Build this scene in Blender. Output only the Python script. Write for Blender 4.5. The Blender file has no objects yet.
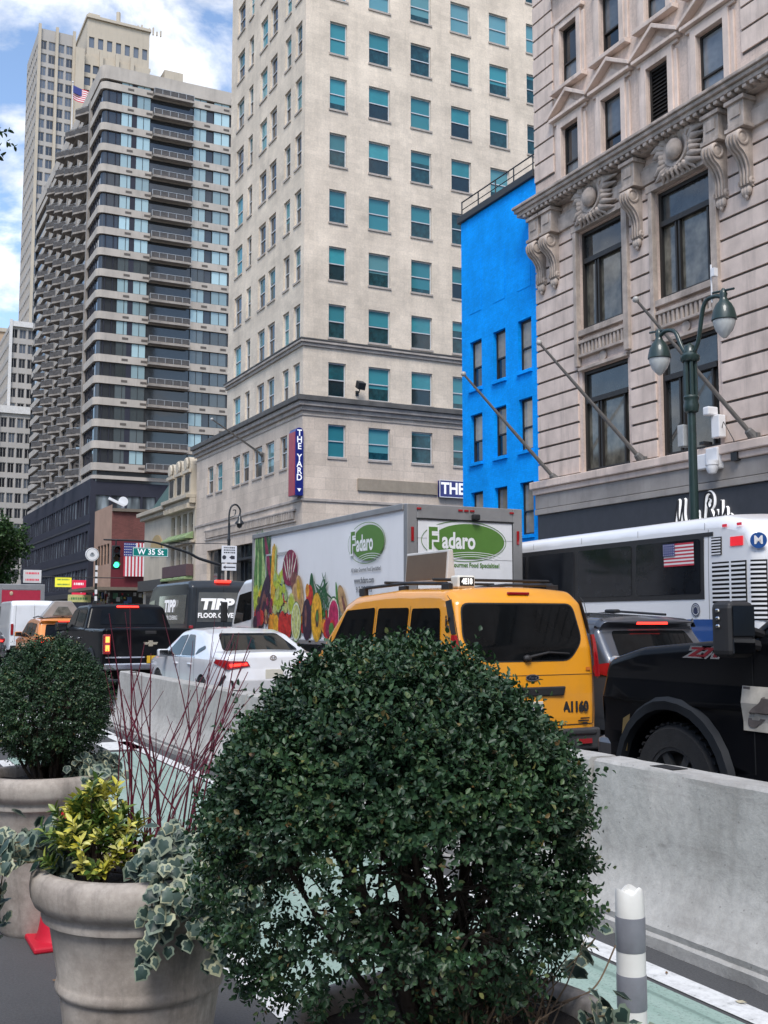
import bpy, bmesh, math, random
import numpy as np
from mathutils import Vector, Matrix, noise as mnoise
from mathutils.geometry import tessellate_polygon
random.seed(7)
PI = math.pi
R_ = math.radians
scene = bpy.context.scene
col = scene.collection
V = Vector

# ------------------------------------------------------------------ objects
def root_loc(o):
    p = V((0, 0, 0))
    while o is not None:
        p = p + o.location
        o = o.parent
    return p

def tag(o, label=None, cat=None, group=None, kind=None):
    if label: o['label'] = label
    if cat: o['category'] = cat
    if group: o['group'] = group
    if kind: o['kind'] = kind
    return o

def thing(name, label, cat, loc=(0, 0, 0), rz=0.0, group=None):
    o = bpy.data.objects.new(name, None)
    col.objects.link(o)
    o.empty_display_size = 0.2
    o.location = loc
    o.rotation_euler = (0, 0, rz)
    return tag(o, label, cat, group)

def link_mesh(name, me, parent=None, loc=(0, 0, 0), rz=0.0):
    o = bpy.data.objects.new(name, me)
    col.objects.link(o)
    o.location = loc
    o.rotation_euler = (0, 0, rz)
    if parent: o.parent = parent
    return o

def copy_tree(o, parent=None):
    c = o.copy()
    col.objects.link(c)
    c.parent = parent
    for ch in list(o.children):
        copy_tree(ch, c)
    return c

# ------------------------------------------------------------------ mesh builder
class MB:
    def __init__(self):
        self.v = []; self.f = []; self.m = []
    def add(self, verts, faces, m=0):
        b = len(self.v)
        self.v.extend([tuple(p) for p in verts])
        for f in faces:
            self.f.append([b + i for i in f]); self.m.append(m)
        return self
    def box(self, x0, x1, y0, y1, z0, z1, m=0):
        x0, x1 = min(x0, x1), max(x0, x1); y0, y1 = min(y0, y1), max(y0, y1); z0, z1 = min(z0, z1), max(z0, z1)
        return self.add([(x0,y0,z0),(x1,y0,z0),(x1,y1,z0),(x0,y1,z0),(x0,y0,z1),(x1,y0,z1),(x1,y1,z1),(x0,y1,z1)],
            [(0,3,2,1),(4,5,6,7),(0,1,5,4),(1,2,6,5),(2,3,7,6),(3,0,4,7)], m)
    def obox(self, c, u, v, w, m=0):
        c, u, v, w = V(c), V(u), V(v), V(w)
        p = [c+a*u+b*v+d*w for d in (-1, 1) for a, b in ((-1,-1),(1,-1),(1,1),(-1,1))]
        return self.add(p, [(0,3,2,1),(4,5,6,7),(0,1,5,4),(1,2,6,5),(2,3,7,6),(3,0,4,7)], m)
    def quad(self, a, b, c, d, m=0):
        return self.add([a, b, c, d], [(0,1,2,3)], m)
    def poly(self, pts, m=0):
        return self.add(pts, [tuple(range(len(pts)))], m)
    def prism(self, pts, axis, a0, a1, m=0):
        """polygon in the two other axes (x->(y,z), y->(x,z), z->(x,y)) extruded along axis"""
        def P(p, a):
            return {'x': (a, p[0], p[1]), 'y': (p[0], a, p[1]), 'z': (p[0], p[1], a)}[axis]
        n = len(pts)
        vs = [P(p, a0) for p in pts] + [P(p, a1) for p in pts]
        fs = [tuple(range(n))[::-1], tuple(range(n, 2*n))] + [(i, (i+1) % n, n+(i+1) % n, n+i) for i in range(n)]
        return self.add(vs, fs, m)
    def tube(self, pts, r, n=8, m=0, cap=True):
        pts = [V(p) for p in pts]
        rs = r if isinstance(r, (list, tuple)) else [r]*len(pts)
        t0 = (pts[1]-pts[0]).normalized()
        a = V((0, 0, 1)) if abs(t0.z) < .9 else V((1, 0, 0))
        u = t0.cross(a).normalized()
        vs = []; fs = []
        for i, p in enumerate(pts):
            t = (pts[min(i+1, len(pts)-1)] - pts[max(i-1, 0)]).normalized()
            u = (u - t*u.dot(t)).normalized()
            w = t.cross(u)
            for k in range(n):
                an = 2*PI*k/n
                vs.append(p + (u*math.cos(an) + w*math.sin(an))*rs[i])
        for i in range(len(pts)-1):
            for k in range(n):
                k2 = (k+1) % n
                fs.append((i*n+k, i*n+k2, (i+1)*n+k2, (i+1)*n+k))
        if cap:
            fs.append(tuple(range(n))[::-1]); fs.append(tuple(range((len(pts)-1)*n, len(pts)*n)))
        return self.add(vs, fs, m)
    def lathe(self, prof, c=(0, 0, 0), n=24, axis='z', m=0, caps=True):
        vs = []; fs = []
        c = V(c)
        for (r, h) in prof:
            for k in range(n):
                an = 2*PI*k/n
                a, b = r*math.cos(an), r*math.sin(an)
                p = {'z': V((a, b, h)), 'x': V((h, a, b)), 'y': V((b, h, a))}[axis]
                vs.append(c+p)
        for i in range(len(prof)-1):
            for k in range(n):
                k2 = (k+1) % n
                fs.append((i*n+k, i*n+k2, (i+1)*n+k2, (i+1)*n+k))
        if caps and prof[0][0] > 1e-5: fs.append(tuple(range(n))[::-1])
        if caps and prof[-1][0] > 1e-5: fs.append(tuple(range((len(prof)-1)*n, len(prof)*n)))
        return self.add(vs, fs, m)
    def ellipsoid(self, c, r, n=14, k=8, m=0):
        prof = [(math.sin(PI*i/k), -math.cos(PI*i/k)) for i in range(k+1)]
        b = len(self.v)
        self.lathe(prof, (0, 0, 0), n, 'z', m)
        for i in range(b, len(self.v)):
            p = self.v[i]
            self.v[i] = (c[0]+p[0]*r[0], c[1]+p[1]*r[1], c[2]+p[2]*r[2])
        return self
    def disc(self, c, u, v, ru, rv, n=20, m=0, a0=0, a1=2*PI):
        c, u, v = V(c), V(u), V(v)
        full = abs(a1-a0-2*PI) < 1e-6
        k = n if full else n+1
        return self.poly([c+u*ru*math.cos(a0+(a1-a0)*i/n)+v*rv*math.sin(a0+(a1-a0)*i/n) for i in range(k)], m)
    def ring(self, c, u, v, ru, rv, t, n=24, m=0, a0=0, a1=2*PI):
        c, u, v = V(c), V(u), V(v)
        vs = []; fs = []
        for i in range(n+1):
            a = a0+(a1-a0)*i/n
            d = lambda q: c+u*(ru+q)*math.cos(a)+v*(rv+q)*math.sin(a)
            vs += [d(0), d(t)]
        for i in range(n):
            fs.append((2*i, 2*i+1, 2*i+3, 2*i+2))
        return self.add(vs, fs, m)
    def grid(self, rows, m=0):
        n = len(rows[0]); vs = [p for r in rows for p in r]
        fs = [(i*n+j, i*n+j+1, (i+1)*n+j+1, (i+1)*n+j) for i in range(len(rows)-1) for j in range(n-1)]
        return self.add(vs, fs, m)
    def xf(self, M, start=0):
        for i in range(start, len(self.v)):
            self.v[i] = tuple(M @ V(self.v[i]))
        return self
    def mesh(self, name, mats, smooth=0, shift=None, clean=False, recalc=True):
        me = bpy.data.meshes.new(name)
        vs = self.v
        if shift is not None:
            vs = [(p[0]-shift[0], p[1]-shift[1], p[2]-shift[2]) for p in vs]
        me.from_pydata(vs, [], self.f)
        if not isinstance(mats, (list, tuple)): mats = [mats]
        for mt in mats: me.materials.append(mt)
        me.polygons.foreach_set('material_index', self.m)
        if clean or recalc or smooth:
            bm = bmesh.new(); bm.from_mesh(me)
            if clean: bmesh.ops.remove_doubles(bm, verts=bm.verts, dist=1e-4)
            if recalc: bmesh.ops.recalc_face_normals(bm, faces=bm.faces)
            if smooth:
                th = R_(smooth)
                for f in bm.faces: f.smooth = True
                for e in bm.edges:
                    if len(e.link_faces) == 2:
                        e.smooth = e.calc_face_angle(0) < th
            bm.to_mesh(me); bm.free()
        box_uv(me)
        return me
    def build(self, name, mats, parent=None, smooth=0, bevel=0.0, world=False, clean=False, label=None, recalc=True, seg=2):
        sh = root_loc(parent) if (world and parent) else None
        o = link_mesh(name, self.mesh(name, mats, smooth, sh, clean, recalc), parent)
        if bevel:
            b = o.modifiers.new('bevel', 'BEVEL'); b.width = bevel; b.segments = seg
            b.limit_method = 'ANGLE'; b.angle_limit = R_(40); b.harden_normals = False
        if label: o['label'] = label
        return o

def box_uv(me):
    n = len(me.loops)
    if not n: return
    uv = me.uv_layers.new(name='UVMap')
    co = np.empty(len(me.vertices)*3); me.vertices.foreach_get('co', co); co = co.reshape(-1, 3)
    li = np.empty(n, dtype=np.int64); me.loops.foreach_get('vertex_index', li)
    npoly = len(me.polygons)
    nr = np.empty(npoly*3); me.polygons.foreach_get('normal', nr); nr = np.abs(nr.reshape(-1, 3))
    tot = np.empty(npoly, dtype=np.int64); me.polygons.foreach_get('loop_total', tot)
    ax = np.repeat(np.argmax(nr + np.array([1e-4, 0, 0]), axis=1), tot)
    p = co[li]
    out = np.where((ax == 0)[:, None], p[:, [1, 2]], np.where((ax == 1)[:, None], p[:, [0, 2]], p[:, [0, 1]]))
    uv.data.foreach_set('uv', out.astype(np.float32).ravel())

def text_geo(s, size=1.0, xs=1.0, shear=0.0, extrude=0.0, align='CENTER', off=0.0, space=1.0):
    cu = bpy.data.curves.new('txt', 'FONT')
    cu.body = s; cu.size = size; cu.shear = shear; cu.extrude = extrude
    cu.align_x = align; cu.align_y = 'CENTER'; cu.offset = off; cu.resolution_u = 3; cu.space_character = space
    o = bpy.data.objects.new('txt', cu); col.objects.link(o)
    dg = bpy.context.evaluated_depsgraph_get()
    me = bpy.data.meshes.new_from_object(o.evaluated_get(dg))
    vs = [(v.co.x*xs, v.co.y, v.co.z) for v in me.vertices]
    fs = [tuple(p.vertices) for p in me.polygons]
    bpy.data.objects.remove(o); bpy.data.curves.remove(cu); bpy.data.meshes.remove(me)
    return vs, fs

def add_text(mb, s, c, u, v, size, xs=1.0, m=0, shear=0.0, align='CENTER', off=0.0, extrude=0.0, space=1.0):
    vs, fs = text_geo(s, size, xs, shear, extrude, align, off, space)
    c, u, v = V(c), V(u).normalized(), V(v).normalized(); w = u.cross(v)
    return mb.add([c+u*a+v*b+w*d for a, b, d in vs], fs, m)

XP, YP, ZP = V((1,0,0)), V((0,1,0)), V((0,0,1))

# ------------------------------------------------------------------ materials
_m = {}
class NT:
    def __init__(self, name):
        self.mat = bpy.data.materials.new(name); self.mat.use_nodes = True
        self.t = self.mat.node_tree; self.t.nodes.clear()
        self.out = self.n('ShaderNodeOutputMaterial')
        self.b = self.n('ShaderNodeBsdfPrincipled')
        self.l(self.b.outputs[0], self.out.inputs[0])
    def n(self, t, **kw):
        x = self.t.nodes.new(t)
        for k, v in kw.items(): setattr(x, k, v)
        return x
    def l(self, a, b): self.t.links.new(a, b)
    def coord(self, kind='Object', scale=(1, 1, 1)):
        tc = self.n('ShaderNodeTexCoord'); mp = self.n('ShaderNodeMapping')
        mp.inputs['Scale'].default_value = scale
        self.l(tc.outputs[kind], mp.inputs[0]); return mp.outputs[0]
    def noise(self, co, scale, detail=4, rough=.6):
        x = self.n('ShaderNodeTexNoise'); x.inputs['Scale'].default_value = scale
        x.inputs['Detail'].default_value = detail; x.inputs['Roughness'].default_value = rough
        self.l(co, x.inputs['Vector']); return x.outputs['Fac']
    def ramp(self, fac, stops):
        r = self.n('ShaderNodeValToRGB'); e = r.color_ramp.elements
        while len(e) < len(stops): e.new(.5)
        for i, (p, c) in enumerate(stops):
            e[i].position = p; e[i].color = (c[0], c[1], c[2], 1)
        self.l(fac, r.inputs[0]); return r.outputs[0]
    def mix(self, fac, a, b, mode='MIX'):
        x = self.n('ShaderNodeMix', data_type='RGBA', blend_type=mode)
        if isinstance(fac, (int, float)): x.inputs[0].default_value = fac
        else: self.l(fac, x.inputs[0])
        for i, q in ((6, a), (7, b)):
            if isinstance(q, (tuple, list)): x.inputs[i].default_value = (q[0], q[1], q[2], 1)
            else: self.l(q, x.inputs[i])
        return x.outputs[2]
    def base(self, c):
        if isinstance(c, (tuple, list)): self.b.inputs['Base Color'].default_value = (c[0], c[1], c[2], 1)
        else: self.l(c, self.b.inputs['Base Color'])
    def set(self, **kw):
        for k, v in kw.items():
            self.b.inputs[k.replace('_', ' ')].default_value = v
    def bump(self, h, strength, dist=.02):
        x = self.n('ShaderNodeBump'); x.inputs['Strength'].default_value = strength; x.inputs['Distance'].default_value = dist
        self.l(h, x.inputs['Height']); self.l(x.outputs[0], self.b.inputs['Normal'])

def mul(c, k): return tuple(min(1, x*k) for x in c)

def mat(name, c, rough=.6, metal=0.0, var=.12, scale=4.0, bump=0.0, coat=0.0, spec=.5, streak=0.0, emit=0.0, fine=0.0, bdist=.01):
    """plain surface with procedural colour variation, optional vertical weather streaks and bump"""
    if name in _m: return _m[name]
    t = NT(name); co = t.coord('Object')
    n1 = t.noise(co, scale)
    c1 = t.ramp(n1, [(.3, mul(c, 1-var)), (.7, mul(c, 1+var))])
    if streak:
        n2 = t.noise(t.coord('Object', (1, 1, .12)), 2.2, 5, .65)
        c1 = t.mix(t.ramp(n2, [(.5, (0, 0, 0)), (.75, (streak,)*3)]), c1, mul(c, .45))
    if fine:
        n3 = t.noise(co, 60, 3, .7)
        c1 = t.mix(fine, c1, t.ramp(n3, [(.35, mul(c, .55)), (.65, mul(c, 1.4))]))
    t.base(c1)
    t.set(Roughness=rough, Metallic=metal, Coat_Weight=coat, Coat_Roughness=.04)
    t.b.inputs['Specular IOR Level'].default_value = spec
    if bump: t.bump(t.noise(co, scale*6, 5, .7), bump, bdist)
    if emit:
        t.b.inputs['Emission Color'].default_value = (c[0], c[1], c[2], 1); t.set(Emission_Strength=emit)
    _m[name] = t.mat
    return t.mat

def stone(name, c, bw=1.2, bh=.55, mortar=.012, var=.1, streak=.35, mort=.6, rough=.8, bump=.25, c2=None, sc=.35):
    if name in _m: return _m[name]
    t = NT(name)
    br = t.n('ShaderNodeTexBrick')
    br.inputs['Scale'].default_value = 1.0
    br.inputs['Brick Width'].default_value = bw; br.inputs['Row Height'].default_value = bh
    br.inputs['Mortar Size'].default_value = mortar; br.inputs['Mortar Smooth'].default_value = .3
    br.inputs['Color1'].default_value = (*mul(c, 1-var), 1); br.inputs['Color2'].default_value = (*mul(c2 or c, 1+var), 1)
    br.inputs['Mortar'].default_value = (*mul(c, mort), 1)
    t.l(t.coord('UV'), br.inputs['Vector'])
    co = t.coord('Object')
    big = t.noise(co, sc, 5, .65)
    c1 = t.mix(.5, br.outputs['Color'], t.ramp(big, [(.3, (.55,)*3), (.7, (1.35,)*3)]), 'MULTIPLY')
    st = t.noise(t.coord('Object', (1, 1, .1)), 1.6, 6, .7)
    c1 = t.mix(t.ramp(st, [(.48, (0, 0, 0)), (.8, (streak,)*3)]), c1, mul(c, .4))
    fi = t.noise(co, 9, 5, .7)
    c1 = t.mix(.35, c1, t.ramp(fi, [(.3, (.6,)*3), (.7, (1.3,)*3)]), 'MULTIPLY')
    t.base(c1); t.set(Roughness=rough)
    if bump: t.bump(br.outputs['Fac'], -bump, .02)
    _m[name] = t.mat
    return t.mat

def glass(name, c, rough=.06, var=.5, spec=.5, blotch=0.0):
    """window pane seen from the street: opaque glossy, brightness differs per pane object"""
    if name in _m: return _m[name]
    t = NT(name)
    oi = t.n('ShaderNodeObjectInfo')
    cc = t.ramp(oi.outputs['Random'], [(0, mul(c, 1-var)), (1, mul(c, 1+var))])
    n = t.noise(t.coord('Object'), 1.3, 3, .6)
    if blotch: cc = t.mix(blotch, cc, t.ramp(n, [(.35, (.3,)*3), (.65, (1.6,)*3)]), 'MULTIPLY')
    t.base(cc); t.set(Roughness=rough); t.b.inputs['Specular IOR Level'].default_value = spec
    t.bump(t.noise(t.coord('Object'), .9, 2, .5), .05, .05)
    _m[name] = t.mat
    return t.mat

def blindglass(name, dark, light, h, spec=.6):
    """sash window glass with a roller blind drawn down to a different height behind every pane"""
    t = NT(name); oi = t.n('ShaderNodeObjectInfo'); tc = t.n('ShaderNodeTexCoord'); sp = t.n('ShaderNodeSeparateXYZ'); t.l(tc.outputs['Object'], sp.inputs[0])
    mr = t.n('ShaderNodeMapRange'); mr.inputs[3].default_value = -.25*h; mr.inputs[4].default_value = .98*h; t.l(oi.outputs['Random'], mr.inputs[0])
    gt = t.n('ShaderNodeMath', operation='GREATER_THAN'); t.l(sp.outputs['Z'], gt.inputs[0]); t.l(mr.outputs[0], gt.inputs[1])
    m7 = t.n('ShaderNodeMath', operation='MULTIPLY'); m7.inputs[1].default_value = 7.31; t.l(oi.outputs['Random'], m7.inputs[0])
    fr = t.n('ShaderNodeMath', operation='FRACT'); t.l(m7.outputs[0], fr.inputs[0])
    lt = t.ramp(fr.outputs[0], [(0, mul(light, .55)), (.5, light), (.85, mul(light, 1.35)), (1, (light[0]*3.5, light[1]*1.3, light[2]*1.2))])
    dn = t.ramp(t.noise(t.coord('Object'), 1.6, 4, .65), [(.35, mul(dark, .4)), (.6, dark), (.75, mul(dark, 2.6))])
    t.base(t.mix(gt.outputs[0], dn, lt)); t.set(Roughness=.06); t.b.inputs['Specular IOR Level'].default_value = spec
    t.bump(t.noise(t.coord('Object'), .9, 2, .5), .06, .05)
    return t.mat

def leafmat(name, stops, rough=.4, spec=.5, trans=.15, clump=0.0):
    if name in _m: return _m[name]
    t = NT(name)
    g = t.n('ShaderNodeNewGeometry')
    c = t.ramp(g.outputs['Random Per Island'], stops)
    if clump:
        nz = t.noise(t.coord('Object'), 7, 3, .6); c = t.mix(clump, c, t.ramp(nz, [(.3, (.45, .5, .5)), (.5, (1, 1, 1)), (.72, (1.6, 1.45, 1.1))]), 'MULTIPLY')
    t.base(c); t.set(Roughness=rough); t.b.inputs['Specular IOR Level'].default_value = spec
    tr = t.n('ShaderNodeBsdfTranslucent'); t.l(c, tr.inputs[0])
    ms = t.n('ShaderNodeMixShader'); ms.inputs[0].default_value = trans
    t.l(t.b.outputs[0], ms.inputs[1]); t.l(tr.outputs[0], ms.inputs[2]); t.l(ms.outputs[0], t.out.inputs[0])
    _m[name] = t.mat
    return t.mat

# common
BLACK = mat('black_rubber', (.012, .012, .013), .75, var=.2)
DARKM = mat('dark_metal', (.03, .032, .035), .5, .3)
CHROME = mat('chrome', (.6, .6, .62), .15, 1.0, var=.03)
CARGLASS = mat('car_glass', (.005, .006, .007), .03, spec=.28, var=.3)
CARGLASS.node_tree.nodes['Principled BSDF'].inputs['IOR'].default_value = 1.36
BUSGLASS = mat('bus_glass', (.010, .012, .016), .12, spec=.22, var=.3)
WHITEP = mat('white_plastic', (.75, .75, .76), .4, var=.04)
REDLENS = mat('red_lens', (.30, .008, .012), .15, coat=1.0)
REDLIT = mat('lit_red_lamp', (1.0, .03, .02), .3, emit=1.6)
# ------------------------------------------------------------------ camera, sky, sun
CAM_H = 1.6
cam = bpy.data.cameras.new('camera'); camo = bpy.data.objects.new('camera', cam); col.objects.link(camo)
cam.sensor_fit = 'HORIZONTAL'; cam.sensor_width = 36.0; cam.lens = 36.0*1080/768
cam.clip_start = .05; cam.clip_end = 3000
camo.location = (0, 0, CAM_H)
camo.rotation_euler = (R_(90)+math.atan(108/1080), 0, -R_(26.5))
scene.camera = camo

SUN_EL, SUN_AZ = R_(54), R_(212)      # azimuth clockwise from +Y
w = bpy.data.worlds.new('World'); scene.world = w; w.use_nodes = True
nt = w.node_tree; nt.nodes.clear()
N = nt.nodes.new; L = nt.links.new
wo = N('ShaderNodeOutputWorld'); bg = N('ShaderNodeBackground'); L(bg.outputs[0], wo.inputs[0])
sky = N('ShaderNodeTexSky'); sky.sky_type = 'NISHITA'; sky.sun_disc = False
sky.sun_elevation = SUN_EL; sky.sun_rotation = SUN_AZ; sky.air_density = 1.0; sky.dust_density = .6; sky.ozone_density = 1.6
tc = N('ShaderNodeTexCoord'); sx = N('ShaderNodeSeparateXYZ'); L(tc.outputs['Generated'], sx.inputs[0])
zc = N('ShaderNodeMath'); zc.operation = 'MAXIMUM'; zc.inputs[1].default_value = .04; L(sx.outputs['Z'], zc.inputs[0])
za = N('ShaderNodeMath'); za.operation = 'ADD'; za.inputs[1].default_value = .25; L(zc.outputs[0], za.inputs[0])
dv = N('ShaderNodeVectorMath'); dv.operation = 'DIVIDE'
cz = N('ShaderNodeCombineXYZ')
for i in range(3): L(za.outputs[0], cz.inputs[i])
L(tc.outputs['Generated'], dv.inputs[0]); L(cz.outputs[0], dv.inputs[1])
mp = N('ShaderNodeMapping'); mp.inputs['Scale'].default_value = (1.0, 1.0, 0); mp.inputs['Location'].default_value = (5.3, 2.9, 0); L(dv.outputs[0], mp.inputs[0])
no = N('ShaderNodeTexNoise'); no.inputs['Scale'].default_value = 4.6; no.inputs['Detail'].default_value = 9; no.inputs['Roughness'].default_value = .58
no.inputs['Distortion'].default_value = .25; L(mp.outputs[0], no.inputs['Vector'])
cr = N('ShaderNodeValToRGB'); cr.color_ramp.elements[0].position = .49; cr.color_ramp.elements[0].color = (0, 0, 0, 1)
cr.color_ramp.elements[1].position = .69; cr.color_ramp.elements[1].color = (1, 1, 1, 1); L(no.outputs['Fac'], cr.inputs[0])
cl = N('ShaderNodeMapRange'); cl.inputs[1].default_value = .42; cl.inputs[2].default_value = .75; cl.inputs[3].default_value = 4.6; cl.inputs[4].default_value = 8.2
L(no.outputs['Fac'], cl.inputs[0])
clc = N('ShaderNodeVectorMath'); clc.operation = 'SCALE'; clc.inputs[0].default_value = (1.0, .985, .965); n2 = N('ShaderNodeTexNoise'); n2.inputs['Scale'].default_value = 9.0; n2.inputs['Detail'].default_value = 6; L(mp.outputs[0], n2.inputs['Vector'])
m2 = N('ShaderNodeMapRange'); m2.inputs[1].default_value = .35; m2.inputs[2].default_value = .65; m2.inputs[3].default_value = .62; m2.inputs[4].default_value = 1.12; L(n2.outputs['Fac'], m2.inputs[0])
mm = N('ShaderNodeMath'); mm.operation = 'MULTIPLY'; L(cl.outputs[0], mm.inputs[0]); L(m2.outputs[0], mm.inputs[1]); L(mm.outputs[0], clc.inputs['Scale'])
mx = N('ShaderNodeMix'); mx.data_type = 'RGBA'; L(cr.outputs[0], mx.inputs[0]); L(sky.outputs[0], mx.inputs[6]); L(clc.outputs[0], mx.inputs[7])
L(mx.outputs[2], bg.inputs[0]); bg.inputs[1].default_value = .10

sun = bpy.data.lights.new('sun', 'SUN'); sun.energy = 1.3; sun.angle = R_(24); sun.color = (1, .96, .9)
suno = bpy.data.objects.new('sun', sun); col.objects.link(suno)
sd = V((math.sin(SUN_AZ)*math.cos(SUN_EL), math.cos(SUN_AZ)*math.cos(SUN_EL), math.sin(SUN_EL)))
suno.rotation_euler = sd.to_track_quat('Z', 'Y').to_euler(); suno.location = (0, 0, 60)
scene.view_settings.view_transform = 'Standard'
try: scene.view_settings.look = 'None'
except Exception: pass
scene.view_settings.gamma = 1; scene.view_settings.use_curve_mapping = False
scene.view_settings.exposure = 1.36
scene.render.engine = 'CYCLES'
scene.cycles.max_bounces = 6; scene.cycles.diffuse_bounces = 3; scene.cycles.glossy_bounces = 3; scene.cycles.transmission_bounces = 4
scene.cycles.sample_clamp_indirect = 8
scene.cycles.use_denoising = True

# ------------------------------------------------------------------ ground
def ground_mats():
    t = NT('asphalt'); co = t.coord('Object')
    a = t.noise(co, 90, 3, .7); b = t.noise(co, .5, 5, .6)
    c = t.mix(.6, t.ramp(a, [(.35, (.035, .035, .038)), (.7, (.10, .10, .105))]), t.ramp(b, [(.3, (.045,)*3), (.7, (.085,)*3)]))
    st = t.noise(co, 2.2, 4, .6)
    c = t.mix(t.ramp(st, [(.6, (0, 0, 0)), (.72, (.5,)*3)]), c, (.03, .03, .031))
    t.base(c); t.set(Roughness=.85); t.bump(a, .4, .01); asp = t.mat
    t = NT('green_lane_paint'); co = t.coord('Object')
    a = t.noise(co, 70, 3, .7); b = t.noise(t.coord('Object', (3, .25, 1)), 2.5, 5, .65)
    c = t.ramp(b, [(.25, (.20, .30, .25)), (.5, (.27, .37, .32)), (.75, (.35, .44, .39))])
    c = t.mix(t.ramp(a, [(.52, (0, 0, 0)), (.72, (.75,)*3)]), c, (.11, .14, .125))
    wr = t.noise(co, 3.5, 8, .75); c = t.mix(t.ramp(wr, [(.62, (0, 0, 0)), (.68, (.7,)*3)]), c, (.09, .10, .095))
    tr = t.noise(t.coord('Object', (7, .08, 1)), 1.2, 3, .5)
    c = t.mix(t.ramp(tr, [(.58, (0, 0, 0)), (.66, (.55,)*3)]), c, (.09, .14, .12))
    t.base(c); t.set(Roughness=.75); t.bump(a, .3, .005); grn = t.mat
    t = NT('white_road_paint'); co = t.coord('Object')
    a = t.noise(co, 14, 8, .78)
    t.base(t.ramp(a, [(.32, (.14, .14, .14)), (.40, (.52, .52, .51)), (.55, (.66, .66, .65)), (.75, (.74, .74, .73))])); t.set(Roughness=.7)
    return asp, grn, t.mat
ASPHALT, GREENP, ROADW = ground_mats()
CONC = mat('sidewalk_concrete', (.33, .32, .31), .85, var=.15, scale=1.5, fine=.25, bump=.2)

mb = MB(); mb.quad((-600, -300, 0), (900, -300, 0), (900, 1500, 0), (-600, 1500, 0))
tag(mb.build('ground', ASPHALT), kind='structure')
mb = MB(); mb.quad((1.78, -12, .004), (3.28, -12, .004), (3.28, 13.4, .004), (1.78, 13.4, .004))
mb.quad((1.78, 24, .004), (3.28, 24, .004), (3.28, 52, .004), (1.78, 52, .004))
tag(mb.build('bike_lane_paint', GREENP), kind='structure')
mb = MB()
mb.quad((1.64, -12, .005), (1.77, -12, .005), (1.77, 13.2, .005), (1.64, 13.2, .005))
mb.quad((3.31, -12, .005), (3.45, -12, .005), (3.45, 16.6, .005), (3.31, 16.6, .005))
for i in range(8):       # checkered crossing squares past the end of the green lane
    for k in range(3):
        if (i+k) % 2 == 0:
            mb.quad((2.0+k*.5, 13.6+i*.9, .005), (2.5+k*.5, 13.6+i*.9, .005), (2.5+k*.5, 14.5+i*.9, .005), (2.0+k*.5, 14.5+i*.9, .005))
for x in (7.75, 10.75, 14.2):
    for i in range(16):
        mb.quad((x-.06, -8+i*6, .005), (x+.06, -8+i*6, .005), (x+.06, -5+i*6, .005), (x-.06, -5+i*6, .005))
for i in range(12):      # crosswalk far ahead
    mb.quad((5+i*1.1, 38.5, .006), (5.55+i*1.1, 38.5, .006), (5.55+i*1.1, 41.5, .006), (5+i*1.1, 41.5, .006))
tag(mb.build('road_markings', ROADW), kind='structure')
mb = MB(); mb.box(18.1, 24.4, -12, 40.6, -.02, .14); mb.box(18.1, 24.4, 58.6, 97, -.02, .14); mb.box(18.1, 24.4, 109, 240, -.02, .14)
mb.box(-14, -3.2, -20, 40, -.02, .13)
tag(mb.build('sidewalk', CONC, bevel=.03), kind='structure')
# ------------------------------------------------------------------ building helpers
def P3(plane, const, u, d, z):
    """u along the wall, d into the building, z up"""
    return (const+d, u, z) if plane == 'x-' else (u, const+d, z)

def facade(mb, plane, const, u0, u1, z0, z1, ops, depth=.2, m=0, mr=None, back=None):
    mr = m if mr is None else mr
    us = sorted(set([u0, u1]+[q for o in ops for q in o[:2] if u0 < q < u1]))
    zs = sorted(set([z0, z1]+[q for o in ops for q in o[2:4] if z0 < q < z1]))
    for i in range(len(us)-1):
        for j in range(len(zs)-1):
            uc, zc = (us[i]+us[i+1])/2, (zs[j]+zs[j+1])/2
            if any(o[0] < uc < o[1] and o[2] < zc < o[3] for o in ops): continue
            a = [P3(plane, const, us[i], 0, zs[j]), P3(plane, const, us[i+1], 0, zs[j]), P3(plane, const, us[i+1], 0, zs[j+1]), P3(plane, const, us[i], 0, zs[j+1])]
            mb.quad(*(a if plane == 'y-' else a[::-1]), m)
    for o in ops:
        p = lambda u, d, z: P3(plane, const, u, d, z)
        for a, b in (((o[0], o[2]), (o[1], o[2])), ((o[1], o[2]), (o[1], o[3])), ((o[1], o[3]), (o[0], o[3])), ((o[0], o[3]), (o[0], o[2]))):
            mb.quad(p(a[0], 0, a[1]), p(b[0], 0, b[1]), p(b[0], depth, b[1]), p(a[0], depth, a[1]), mr)
        if back is not None:
            mb.quad(p(o[0], depth, o[2]), p(o[1], depth, o[2]), p(o[1], depth, o[3]), p(o[0], depth, o[3]), back)

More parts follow.
